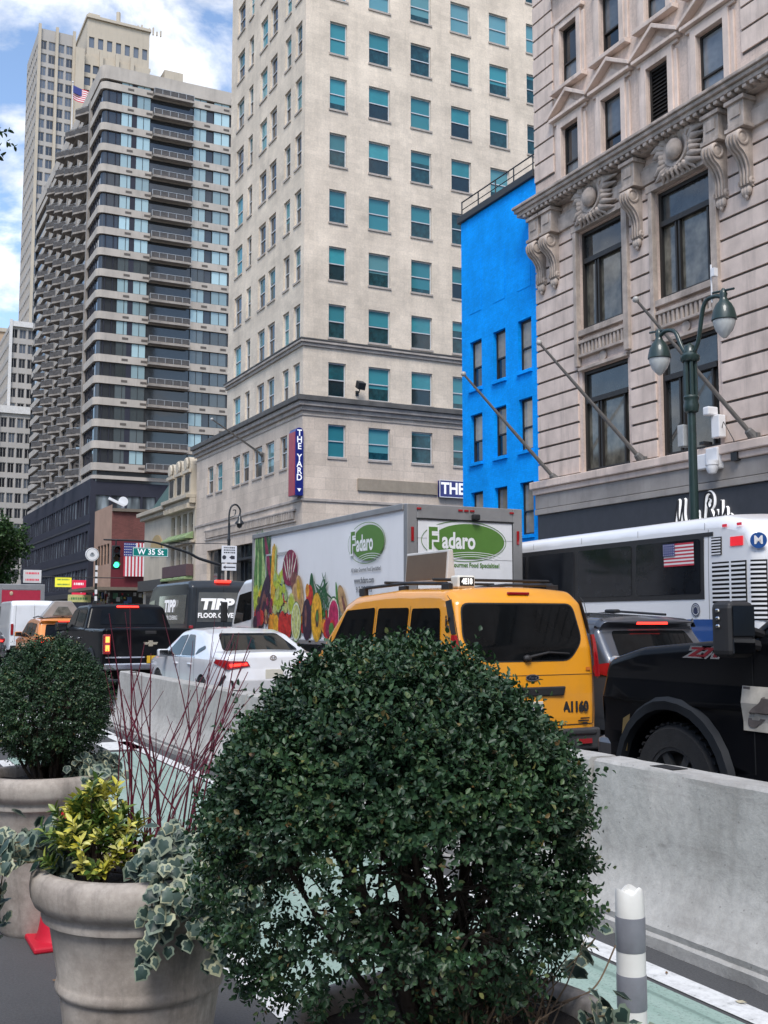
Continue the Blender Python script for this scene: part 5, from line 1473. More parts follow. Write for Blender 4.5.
        q = MB(); S.side(rounded([(4.470, .91), (4.410, .90), (4.270, .99), (4.225, 1.08), (4.240, 1.15), (4.310, 1.14), (4.340, 1.07), (4.410, 1.03), (4.460, .98)], .03), -1, .016, mb=q)
        S.side([(4.500, 1.10), (4.440, 1.10), (4.440, 1.115), (4.480, 1.115), (4.440, 1.15), (4.440, 1.165), (4.500, 1.165), (4.500, 1.15), (4.460, 1.15), (4.500, 1.115)], -1, .016, mb=q)
        q.build('poster_print', mat('poster_ink', (.10, .085, .08), .8, var=.3, scale=12), po)
        # tall towing mirror: black shell facing forward, glass facing back
        for sg in (-1, 1):
            m = MB(); m.box(sg*1.10, sg*1.33, 4.30, 4.48, 1.36, 1.72); o = m.build('towing_mirror', TRIM, t, bevel=.045, seg=3)
            m = MB(); m.box(sg*1.125, sg*1.305, 4.292, 4.299, 1.50, 1.69); m.box(sg*1.125, sg*1.305, 4.292, 4.299, 1.39, 1.48); m.build('mirror_glass', mat('mirror_silver', (.5, .52, .54), .04, 1.0, var=.02), o)
            m = MB(); m.tube([(sg*.95, 4.38, 1.42), (sg*1.15, 4.38, 1.45)], .04, 8); m.tube([(sg*.95, 4.38, 1.5), (sg*1.15, 4.38, 1.55)], .03, 8); m.build('mirror_arm', TRIM, o)
            m = MB()
            for k in range(3): m.ellipsoid((sg*1.335, 4.40, 1.56+k*.05), (.01, .018, .014), 8, 5)
            m.build('mirror_lamp', CHROME, o)
    else:
        for sg in (-1, 1): mirror(t, sg*1.16, 4.05, 1.44, TRIM, 1.25)
    return t
pickup('black pickup at the right edge with a tall towing mirror and a door poster', (6.36, .88, 0), False, True)
pickup('black pickup seen from behind with lit orange tail lamps ahead of the white sedan', (5.90, 22.95, 0), True, False)

# ------------------------------------------------------------------ cars
def sedan(label, loc, pnt, detail=True, group=None):
    t = thing('sedan_car', label, 'car', loc, 0, group)
    L = 4.88
    top = [(.10, .30), (.03, .42, .05), (.0, .62, .06), (.05, .80, .1), (.08, .98, .08), (.12, 1.045, .04), (.62, 1.075, .2), (1.35, 1.36, .5), (1.75, 1.43, .5), (2.4, 1.445, .6), (2.85, 1.40, .4), (3.62, 1.02, .3), (4.5, .86, .5), (4.8, .68, .15), (4.86, .32)]
    S = Shell(top, .28, tum(.925, .93, .42, L=L, rc=.7, rd=.17), .09, .03, ((1.02, .33), (3.84, .33)), .365)
    S.body().build('body', pnt, t, smooth=38, clean=True)
    S.end(rounded([(-.68, 1.09), (.68, 1.09), (.53, 1.375), (-.53, 1.375)], .06), .008).build('rear_window', CARGLASS, t, smooth=40)
    S.end(rounded([(-.70, 1.04), (.70, 1.04), (.55, 1.37), (-.55, 1.37)], .06), .008, front=True).build('windscreen', CARGLASS, t, smooth=40)
    for sg in (-1, 1):
        S.side(rounded([(1.50, .99), (2.30, .98), (2.26, 1.345), (1.92, 1.34)], .04), sg, .008).build('side_window', CARGLASS, t, smooth=40)
        S.side(rounded([(2.36, .98), (3.32, .95), (2.74, 1.31), (2.34, 1.345)], .04), sg, .008).build('side_window', CARGLASS, t, smooth=40)
        S.side(rounded([(1.02, 1.12), (1.46, 1.0), (1.40, 1.1), (1.1, 1.17)], .03), sg, .008).build('quarter_window', CARGLASS, t, smooth=40)
        d = MB()
        for y in (1.45, 2.33, 3.3): S.side([(y, .4), (y+.008, .4), (y+.008, .96), (y, .96)], sg, .003, mb=d)
        d.build('door_seam', UNDER, t)
        c = MB(); S.side([(1.46, .965), (3.35, .935), (3.35, .95), (1.46, .98)], sg, .009, mb=c); c.build('window_trim', CHROME, t)
        h = MB(); h.box(sg*.91, sg*.95, 1.6, 1.8, .82, .855); h.box(sg*.91, sg*.95, 2.48, 2.68, .81, .845); h.build('door_handle', pnt, t, bevel=.012)
        mirror(t, sg*1.0, 3.2, .99, pnt, .9)
        l = MB(); S.side([(.05, .80), (.40, .90), (.36, .96), (.07, .95)], sg, .012, mb=l); S.end([(sg*.40, .85), (sg*.78, .80), (sg*.84, .94), (sg*.45, .93)], .016, mb=l); o = l.build('taillight', REDLENS, t, smooth=40)
        l = MB(); S.end([(sg*.45, .87), (sg*.74, .84), (sg*.76, .885), (sg*.46, .905)], .024, mb=l); l.build('lit_lamp', REDLIT, o)
        l = MB(); S.end([(sg*.70, .62), (sg*.75, .64), (sg*.69, .44), (sg*.64, .44)], .01, mb=l); S.side([(.06, .70), (.12, .72), (.30, .50), (.26, .47)], sg, .01, mb=l); l.build('bumper_vent', TRIM, t)
        for y in (1.02, 3.84): wheel(t, sg*.82, y, .33)
    u = MB(); u.box(-.7, .7, .3, 4.6, .2, .7); u.build('underbody', UNDER, t)
    plate(t, 0, S.rear_y(.72)[0]-.01, .72)
    e = MB(); y = S.rear_y(.97)[0]-.01; e.ring((0, y, .98), XP, ZP, .05, .034, .01, 18); e.ring((0, y-.002, .985), XP, ZP, .02, .03, .007, 14); e.ring((0, y-.002, .995), XP, ZP, .034, .014, .007, 14); e.build('badge', CHROME, t, recalc=False)
    m = MB(); m.box(-.14, .14, .72, .80, 1.09, 1.115); m.build('high_brake_light', REDLIT, t, bevel=.005)
    return t
sedan('white sedan with red tail lights beside the concrete barrier', (6.38, 16.85, 0), paint('pearl_white', (.72, .73, .76), .3))
sedan('dark grey car at the left edge behind the back bush', (4.35, 40.5, 0), paint('dark_grey_paint', (.05, .05, .055), .35))

def suv(label, loc, pnt, taxi=False):
    t = thing('sport_utility_car' if not taxi else 'taxi_car', label, 'car' if not taxi else 'taxi', loc)
    L = 4.6
    top = [(.10, .32), (.02, .42, .05), (.0, .66, .05), (.08, .80, .06), (.10, 1.06, .1), (.46, 1.50, .12), (.34, 1.58, .015), (.50, 1.62, .1), (1.6, 1.67, .5), (2.6, 1.63, .5), (2.85, 1.56, .3), (3.55, 1.12, .25), (4.35, .98, .4), (4.56, .72, .15), (4.58, .32)]
    S = Shell(top, .30, tum(.92, 1.0, .30, L=L, rc=.55, rd=.14), .08, .03, ((.95, .36), (3.65, .36)), .40)
    S.body().build('body', pnt, t, smooth=38, clean=True)
    S.end(rounded([(-.66, 1.12), (.66, 1.12), (.58, 1.47), (-.58, 1.47)], .05), .008).build('rear_window', CARGLASS, t, smooth=40)
    S.end(rounded([(-.70, 1.16), (.70, 1.16), (.58, 1.55), (-.58, 1.55)], .06), .008, front=True).build('windscreen', CARGLASS, t, smooth=40)
    for sg in (-1, 1):
        S.side(rounded([(.62, 1.14), (1.30, 1.10), (1.30, 1.50), (.80, 1.49)], .04), sg, .008).build('side_window', CARGLASS, t, smooth=40)
        S.side(rounded([(1.37, 1.10), (2.22, 1.08), (2.22, 1.53), (1.37, 1.51)], .04), sg, .008).build('side_window', CARGLASS, t, smooth=40)
        S.side(rounded([(2.30, 1.08), (3.25, 1.08), (2.76, 1.48), (2.30, 1.53)], .04), sg, .008).build('side_window', CARGLASS, t, smooth=40)
        l = MB(); S.side([(.07, .92), (.36, .98), (.36, 1.06), (.12, 1.10)], sg, .014, mb=l); S.end([(sg*.45, .95), (sg*.80, .90), (sg*.80, 1.04), (sg*.5, 1.02)], .02, mb=l); o = l.build('taillight', REDLENS, t, smooth=40)
        l = MB(); S.end([(sg*.56, .96), (sg*.76, .94), (sg*.76, 1.0), (sg*.58, 1.0)], .028, mb=l); l.build('lit_lamp', REDLIT, o)
        d = MB()
        for y in (1.33, 2.26): S.side([(y, .5), (y+.008, .5), (y+.008, 1.08), (y, 1.08)], sg, .003, mb=d)
        d.build('door_seam', UNDER, t)
        mirror(t, sg*1.0, 3.05, 1.16, pnt, .95)
        k = MB(); k.tube([(sg*.62, .8, 1.67), (sg*.62, 1.7, 1.715), (sg*.62, 2.6, 1.67)], .018, 6); k.build('roof_rail', TRIM, t)
        for y in (.95, 3.65): wheel(t, sg*.80, y, .36)
    u = MB(); u.box(-.7, .7, .3, 4.3, .22, .8); u.build('underbody', UNDER, t)
    m = MB(); m.box(-.24, .24, .325, .36, 1.545, 1.575); m.build('high_brake_light', REDLIT, t, bevel=.005)
    plate(t, 0, S.rear_y(.86)[0]-.012, .86)
    b = MB(); b.box(-.8, .8, -.02, .2, .3, .5); b.build('rear_bumper', TRIM, t, bevel=.04)
    m = MB(); m.box(-.05, .05, 1.0, 1.22, 1.69, 1.74); m.build('roof_antenna', TRIM, t, bevel=.02)
    if taxi:
        m = MB(); m.prism([(-.62, 1.70), (.62, 1.70), (.25, 2.18), (-.25, 2.18)], 'y', 1.0, 1.4); o = m.build('roof_sign', mat('roof_sign_grey', (.30, .29, .28), .5), t, bevel=.02)
        m = MB(); m.prism([(-.3, 1.74), (.3, 1.74), (.14, 2.0), (-.14, 2.0)], 'y', .985, .996); m.build('sign_panel', mat('roof_sign_print', (.12, .13, .12), .4, var=.5, scale=6), o)
    return t
suv('dark grey sport utility car between the yellow taxi van and the bus', (9.0, 10.25, 0), paint('slate_paint', (.075, .085, .105), .3, .4))
suv('orange taxi with a peaked rooftop sign ahead of the black pickup', (6.0, 33.0, 0), paint('taxi_orange', (.72, .24, .03), .35), True)

# ------------------------------------------------------------------ panel vans
def panel_van(label, loc, pnt, L=5.9, W=1.0, H=2.65, name='panel_van'):
    t = thing(name, label, 'van', loc)
    top = [(.05, .42), (.0, .5, .03), (.03, 1.2, .2), (.10, H-.16, .15), (.28, H, .2), (L-2.2, H, .4), (L-1.75, H-.12, .3), (L-.95, 1.5, .3), (L-.3, 1.18, .3), (L-.05, .9, .2), (L, .42)]
    S = Shell(top, .40, tum(W, 1.3, .07, L=L, rc=.3, rd=.05), .09, .02, ((1.15, .35), (L-1.0, .35)), .40)
    S.body().build('body', pnt, t, smooth=38, clean=True)
    for sg in (-1, 1):
        for y in (1.15, L-1.0): wheel(t, sg*(W-.12), y, .35)
        S.side(rounded([(L-2.2, 1.45), (L-1.15, 1.42), (L-1.6, 2.15), (L-2.2, 2.2)], .06), sg, .008).build('side_window', CARGLASS, t, smooth=40)
        l = MB(); l.box(sg*(W-.16), sg*(W-.05), -.01, .1, 1.0, 1.45); l.build('taillight', REDLENS, t, bevel=.015)
        mirror(t, sg*(W+.15), L-1.35, 1.5, TRIM, 1.2)
    g = MB(); S.end([(-.006, .6), (.006, .6), (.006, H-.15), (-.006, H-.15)], .004, mb=g)
    for sx in (-1, 1): S.end([(sx*(W-.2)-.005, .6), (sx*(W-.2)+.005, .6), (sx*(W-.26)+.005, H-.15), (sx*(W-.26)-.005, H-.15)], .004, mb=g)
    g.build('door_seam', UNDER, t)
    u = MB(); u.box(-.75, .75, .2, L-.3, .25, .8); u.build('underbody', UNDER, t)
    b = MB(); b.box(-W+.05, W-.05, -.1, .1, .40, .58); b.build('rear_bumper', TRIM, t, bevel=.03)
    S.end(rounded([(-W+.25, 1.45), (W-.25, 1.45), (W-.35, 2.1), (-W+.35, 2.1)], .06), .008, front=True).build('windscreen', CARGLASS, t, smooth=40)
    return t, S
VG = paint('van_charcoal', (.03, .036, .043), .3, dirt=.01, coat=.35, spec=.15)
tv, S = panel_van('charcoal tradesman van lettered TIPP on its side ahead of the produce truck', (9.42, 28.8, 0), VG, 5.9, 1.03, 2.68, 'lettered_van')
mb = MB(); add_text(mb, 'TIPP', (-1.02, 1.9, 1.98), -YP, ZP, .46, 1.35, shear=.2, off=.02); add_text(mb, 'FLOOR COVERING', (-1.03, 1.8, 1.66), -YP, ZP, .17, 1.0); add_text(mb, '3VDIHT', (-1.02, 3.0, 2.42), -YP, ZP, .2, 1.3) if False else None
mb.build('side_lettering', SIGNW, tv, recalc=False)
mb = MB(); add_text(mb, 'TIPP', (-.22, .0, 2.02), XP, ZP, .40, 1.25, shear=.15, off=.02); add_text(mb, 'FLOOR COVERING', (-.05, -.02, 1.72), XP, ZP, .18, .92, off=.006)
for z, w_ in ((1.16, .7), (1.04, .8)): mb.box(-w_, w_*.2, -.03, -.028, z, z+.035)
mb.build('rear_lettering', SIGNW, tv, recalc=False)
mb = MB(); S.side([(.35, 1.50), (3.2, 1.50), (3.2, 2.3), (.35, 2.3)], -1, .006, mb=mb); S.end([(-.75, 1.55), (.75, 1.55), (.70, 2.36), (-.70, 2.36)], .006, mb=mb); mb.build('window_band', mat('van_dark_band', (.10, .105, .10), .2, coat=1), tv)
mb = MB(); mb.box(-.22, .22, .08, .25, 2.63, 2.70); mb.build('high_brake_light', REDLIT, tv, bevel=.02)
panel_van('plain white van behind the orange taxi', (7.0, 46.0, 0), paint('van_white', (.74, .76, .79), .35), 5.5, .97, 2.38)

# ------------------------------------------------------------------ box trucks
WBOX = mat('white_truck_panel', (.78, .79, .81), .4, var=.04, scale=.6, coat=.4, streak=.12)
ALU = mat('truck_aluminium', (.36, .36, .36), .45, .6, var=.12, scale=2, streak=.25)
def box_truck(label, loc, w2, Lb, z0, z1, name='box_truck', cabm=None, door=True, panel=WBOX):
    t = thing(name, label, 'truck', loc)
    b = MB(); b.box(-w2+.02, w2-.02, .04, Lb-.02, z0+.02, z1-.02); b.build('cargo_box', panel, t)
    f = MB()
    for sx in (-1, 1):
        f.box(sx*(w2-.20), sx*w2, .0, .14, z0, z1); f.box(sx*(w2-.02), sx*(w2+.015), Lb-.1, Lb, z0, z1)
        f.box(sx*(w2-.03), sx*(w2+.02), .14, Lb, z1-.10, z1+.01); f.box(sx*(w2-.03), sx*(w2+.02), .14, Lb, z0, z0+.10)
    f.box(-w2+.2, w2-.2, .0, .14, z1-.26, z1); f.box(-w2+.2, w2-.2, .0, .14, z0, z0+.16); f.box(-w2, w2, .14, Lb, z1-.015, z1+.012)
    f.build('box_frame', ALU, t, bevel=.012)
    m = MB(); m.box(-w2*.95, w2*.95, .5, Lb+1.9, .45, .8); m.box(-w2*.9, w2*.9, .1, .3, .45, z0); m.build('chassis', UNDER, t)
    m = MB(); m.box(-w2, w2, -.22, .02, .5, .62); m.build('rear_step', ALU, t, bevel=.02)
    cm_ = cabm or paint('cab_white', (.70, .71, .73), .35)
    top = [(Lb+.12, .55), (Lb+.12, .7, .02), (Lb+.12, 2.45, .08), (Lb+.3, 2.62, .15), (Lb+1.2, 2.58, .3), (Lb+1.65, 2.3, .3), (Lb+2.05, 1.45, .3), (Lb+2.3, 1.2, .2), (Lb+2.35, .55)]
    def w(y, z): return (w2-.14)-.06*max(0, z-1.4)-.10*max(0, (y-Lb-1.7)/.6)**2
    S = Shell(top, .55, w, .1, .02, ((Lb+1.45, .45),), .5)
    S.body().build('cab', cm_, t, smooth=38, clean=True)
    for sg in (-1, 1):
        S.side(rounded([(Lb+.45, 1.62), (Lb+1.75, 1.50), (Lb+1.45, 2.22), (Lb+.5, 2.3)], .08), sg, .008).build('side_window', CARGLASS, t, smooth=40)
        for y in (1.2, Lb+1.45): wheel(t, sg*(w2-.25), y, .45, .28)
        m = MB(); m.box(sg*(w2+.06), sg*(w2+.22), Lb+1.6, Lb+1.7, 1.55, 2.05); m.build('door_mirror', TRIM, t, bevel=.03)
    return t
ft = box_truck('white produce delivery truck with green oval logo and printed vegetables on its side', (9.78, 16.36, 0), 1.18, 7.85, 1.1, 3.6, 'produce_truck')
d = MB(); d.box(-.97, .97, .02, .045, 1.26, 3.33); dd = d.build('rear_door', mat('door_white', (.72, .73, .75), .45, var=.05, streak=.1), ft)
g = MB()
for k in range(1, 6): g.box(-.965, .965, .016, .0195, 1.26+k*.35, 1.266+k*.35)
g.build('door_seam', mat('seam_grey', (.3, .3, .31), .6), dd)
g = MB()
for sx in (-1, 1): g.box(sx*.99-.02, sx*.99+.02, .005, .05, 1.2, 3.36)
g.box(-1, 1, .0, .05, 3.335, 3.36); g.build('door_track', DARKM, ft)
for sx in (-1, 1):
    g = MB(); g.box(sx*1.08-.028, sx*1.08+.028, -.02, -.001, 2.95, 3.2); g.build('marker_light', REDLENS, ft, bevel=.01)
for x in (-.12, .0, .12, -.95, .95):
    g = MB(); g.box(x-.045, x+.045, -.02, -.001, 3.50, 3.54); g.build('clearance_light', REDLENS, ft, bevel=.008)
g = MB(); g.box(.10, .24, -.10, -.001, 3.36, 3.46); g.build('rear_camera', DARKM, ft, bevel=.02)
LG = mat('logo_green', (.085, .20, .035), .45, var=.05); LW = mat('logo_white', (.78, .79, .80), .45, var=.02); LGD = mat('logo_grey_text', (.16, .17, .18), .5)
def produce_logo(parent, c, u, ru, rv, name='logo'):
    c, u = V(c), V(u); n = u.cross(ZP)
    m = MB()
    m.ring(c+n*.001, u, ZP, ru*1.13, rv*1.13, .012, 40, 0)
    m.disc(c+n*.002+u*ru*.12, u, ZP, ru*.97, rv, 44, 0)
    for k in range(3):          # white field furrows in the lower part of the oval
        m.ring(c+n*.004+u*ru*.22-ZP*rv*(1.18+.10*k), u, ZP, ru*(.95-.1*k), rv*(.55-.02*k), .03*rv, 24, 1, .62, PI-.62)
    vs, fs = text_geo('adaro', rv*1.28, .74, 0, 0, 'LEFT', .012)
    m.add([c+n*.005+u*(-ru*.60+a)+ZP*(b-.02*rv) for a, b, d_ in vs], fs, 1)
    vs, fs = text_geo('F', rv*1.75, .80, 0, 0, 'LEFT', .05)
    m.add([c+n*.005+u*(-ru*.98+a)+ZP*(b+.04*rv) for a, b, d_ in vs], fs, 1)
    vs, fs = text_geo('F', rv*1.75, .80, 0, 0, 'LEFT', .012)
    m.add([c+n*.007+u*(-ru*.98+a)+ZP*(b+.04*rv) for a, b, d_ in vs], fs, 0)
    return m.build(name, [LG, LW], parent, recalc=False)
produce_logo(ft, (-1.186, 1.62, 3.02), -YP, .70, .33)
produce_logo(dd, (-.03, .014, 2.98), XP, .76, .31)
g = MB(); add_text(g, 'All Italian Gourmet Food Specialties!', (-1.184, 1.65, 2.53), -YP, ZP, .105, .82, off=.003)
add_text(g, 'www.fadaro.com', (-1.184, 1.72, 2.33), -YP, ZP, .15, .82, off=.006); add_text(g, '917-727-7773', (-1.184, 1.72, 2.16), -YP, ZP, .15, .82, off=.006)
g.build('side_lettering', LGD, ft, recalc=False)
g = MB(); add_text(g, 'All Italian Gourmet Food Specialties!', (.0, .012, 2.56), XP, ZP, .11, .85, off=.003); g.build('door_lettering', LG, dd, recalc=False)
# side door outline
g = MB()
for y0_, y1_, z0_, z1_ in ((5.25, 5.29, 1.3, 3.08), (6.9, 6.94, 1.3, 3.08), (5.25, 6.94, 3.05, 3.09)): g.box(-1.188, -1.181, y0_, y1_, z0_, z1_)
g.box(-1.2, -1.181, 5.3, 5.42, 1.9, 1.98); g.build('side_door_frame', mat('pale_grey_frame', (.5, .51, .52), .4, .3), ft)
# printed produce: layered flat shapes on the side panel
VC = [('leek_green', (.06, .18, .035)), ('pale_leek', (.30, .42, .16)), ('aubergine', (.030, .014, .032)), ('corn_yellow', (.55, .34, .03)), ('lettuce', (.36, .44, .04)),
      ('radicchio', (.20, .012, .05)), ('potato', (.42, .26, .12)), ('tomato', (.45, .025, .02)), ('pepper_orange', (.60, .24, .02)), ('lime_flesh', (.45, .48, .16)), ('melon_orange', (.66, .34, .02)),
      ('watermelon', (.42, .02, .09)), ('onion', (.16, .06, .05)), ('dark_green', (.015, .09, .03)), ('rind_white', (.6, .62, .5)), ('avocado', (.03, .02, .018)), ('seed_brown', (.09, .06, .03))]
VM = [mat('print_'+a, c, .45, var=.5, scale=9) for a, c in VC]; VI = {a: i for i, (a, c) in enumerate(VC)}
art = MB(); lay = [0]
def el(y, z, ry, rz_, nm, rot=0.0, n=18):
    lay[0] += 1; x = -1.1815-.00010*lay[0]; z = 1.25+(z-1.25)*1.16; rz_ *= 1.14; ry *= 1.05
    u = -YP*math.cos(rot)+ZP*math.sin(rot); v = ZP*math.cos(rot)+YP*math.sin(rot)
    art.disc((x, y, z), u, v, ry, rz_, n, VI[nm])
rn = random.Random(21)
for i in range(26): el(7.68-rn.random()*.95, 2.52+rn.random()*.12, .05+.04*rn.random(), .62+.16*rn.random(), rn.choice(['leek_green', 'pale_leek', 'dark_green', 'leek_green']), (rn.random()-.5)*.25)
for i in range(6): el(7.7-rn.random()*.5, 1.9+rn.random()*.2, .09, .22, 'lettuce', rn.random()-.5)
for i in range(4): el(6.95-rn.random()*.35, 2.75, .10, .5, 'radicchio' if i % 2 else 'dark_green', .35)
for i in range(60):      # small fruit, nuts and leaves packed into the gaps
    y = 2.6+5.0*rn.random(); hmax = .25+.75*min(1, max(0, (y-2.6)/3.2)); el(y, 1.33+hmax*rn.random()*.8, .05+.05*rn.random(), .06+.05*rn.random(), rn.choice(['tomato', 'seed_brown', 'leek_green', 'onion', 'potato', 'corn_yellow', 'pale_leek', 'pepper_orange']), rn.random()*3)
el(6.42, 2.42, .16, .62, 'corn_yellow', -.06); el(6.50, 2.5, .06, .5, 'melon_orange', -.05); el(6.3, 2.6, .05, .4, 'pale_leek', -.1)
el(7.05, 1.9, .24, .62, 'aubergine', -.5); el(7.2, 1.8, .05, .4, 'onion', -.5)
for i in range(34): el(6.0+(rn.random()-.5)*.72, 2.08+(rn.random()-.5)*.75, .08+.05*rn.random(), .09, rn.choice(['lettuce', 'lettuce', 'pale_leek', 'lime_flesh']), rn.random()*3)
el(5.42, 2.52, .42, .34, 'radicchio', .3); 
for k in range(5): el(5.42+(k-2)*.13, 2.52+.05*(k % 2), .02, .26, 'rind_white', -.5+.25*k)
el(5.15, 2.25, .2, .2, 'onion'); el(4.86, 2.0, .22, .38, 'potato', .2); el(5.15, 1.95, .16, .28, 'potato', -.2); el(4.9, 2.1, .10, .2, 'corn_yellow', .2)
for i in range(26): el(6.75+(rn.random()-.5)*.6, 1.78+(rn.random()-.5)*.5, .07, .08, rn.choice(['onion', 'aubergine', 'radicchio', 'potato']))
for i in range(12): el(7.6-rn.random()*.5, 1.35+rn.random()*.4, .14, .15, rn.choice(['onion', 'radicchio', 'aubergine', 'tomato']))
for i in range(9): el(6.6-rn.random()*1.3, 1.34+rn.random()*.30, .16, .17, rn.choice(['tomato', 'tomato', 'pepper_orange', 'radicchio']))
el(6.55, 1.45, .12, .22, 'pepper_orange'); el(6.2, 1.42, .16, .24, 'melon_orange'); el(5.85, 1.45, .22, .26, 'tomato')
el(5.30, 1.85, .2, .2, 'lime_flesh'); el(5.30, 1.85, .14, .14, 'lettuce')
el(5.02, 1.52, .27, .38, 'leek_green'); el(5.02, 1.52, .25, .36, 'rind_white'); el(5.02, 1.52, .22, .32, 'lime_flesh')
for k in range(8): el(5.02+.11*math.cos(k*PI/4), 1.52+.16*math.sin(k*PI/4), .008, .11, 'rind_white', k*PI/4+PI/2 if False else 0)
for i in range(3): el(4.18-.12*i, 2.05-.1*i, .12, .34, 'dark_green', .4*i)
for i in range(11): el(3.9-rn.random()*.5, 1.85+rn.random()*.2, .025, .42, 'dark_green', -1.2+.24*i)
el(4.28, 1.98, .18, .2, 'tomato'); el(4.4, 2.08, .1, .12, 'pepper_orange')
el(4.42, 1.56, .24, .38, 'aubergine'); el(4.48, 1.62, .06, .2, 'onion'); el(3.9, 1.6, .27, .44, 'corn_yellow'); el(3.9, 1.6, .23, .40, 'melon_orange'); el(3.87, 1.58, .09, .16, 'seed_brown'); el(3.87, 1.62, .05, .1, 'leek_green')
el(3.05, 1.62, .28, .34, 'dark_green'); el(3.05, 1.62, .255, .31, 'rind_white'); el(3.05, 1.61, .23, .28, 'watermelon'); el(3.4, 1.4, .16, .18, 'tomato')
el(2.62, 1.85, .16, .32, 'potato', .5); el(2.5, 1.7, .05, .3, 'onion', .5); el(2.9, 2.0, .05, .2, 'leek_green', .2); el(2.6, 1.45, .2, .2, 'leek_green')
for i in range(10): el(3.6-rn.random()*1.2, 1.34+rn.random()*.15, .12, .12, rn.choice(['tomato', 'leek_green', 'pepper_orange', 'radicchio']))
art.build('produce_print', VM, ft, recalc=False)
g = MB(); g.box(-1.19, -1.16, .3, 7.6, 1.10, 1.22); g.build('lower_rail', mat('rail_white', (.6, .61, .63), .4), ft)
for y in (3.0, 4.2, 5.4):
    g = MB(); g.box(-1.2, -1.191, y, y+.12, 1.14, 1.18); g.build('marker_light', REDLENS, ft)

rt = box_truck('box truck with a red rear door behind the white van', (7.5, 53.5, 0), 1.07, 5.2, 1.0, 3.28, 'red_door_truck')
d = MB(); d.box(-.88, .88, .0, .045, 1.2, 3.0); d.build('rear_door', mat('red_roller_door', (.40, .02, .05), .5, var=.1), rt)
d = MB(); d.ellipsoid((-.45, -.01, 2.85), (.08, .02, .10)); d.build('door_mark', mat('door_mark_tan', (.5, .38, .25), .5), rt)

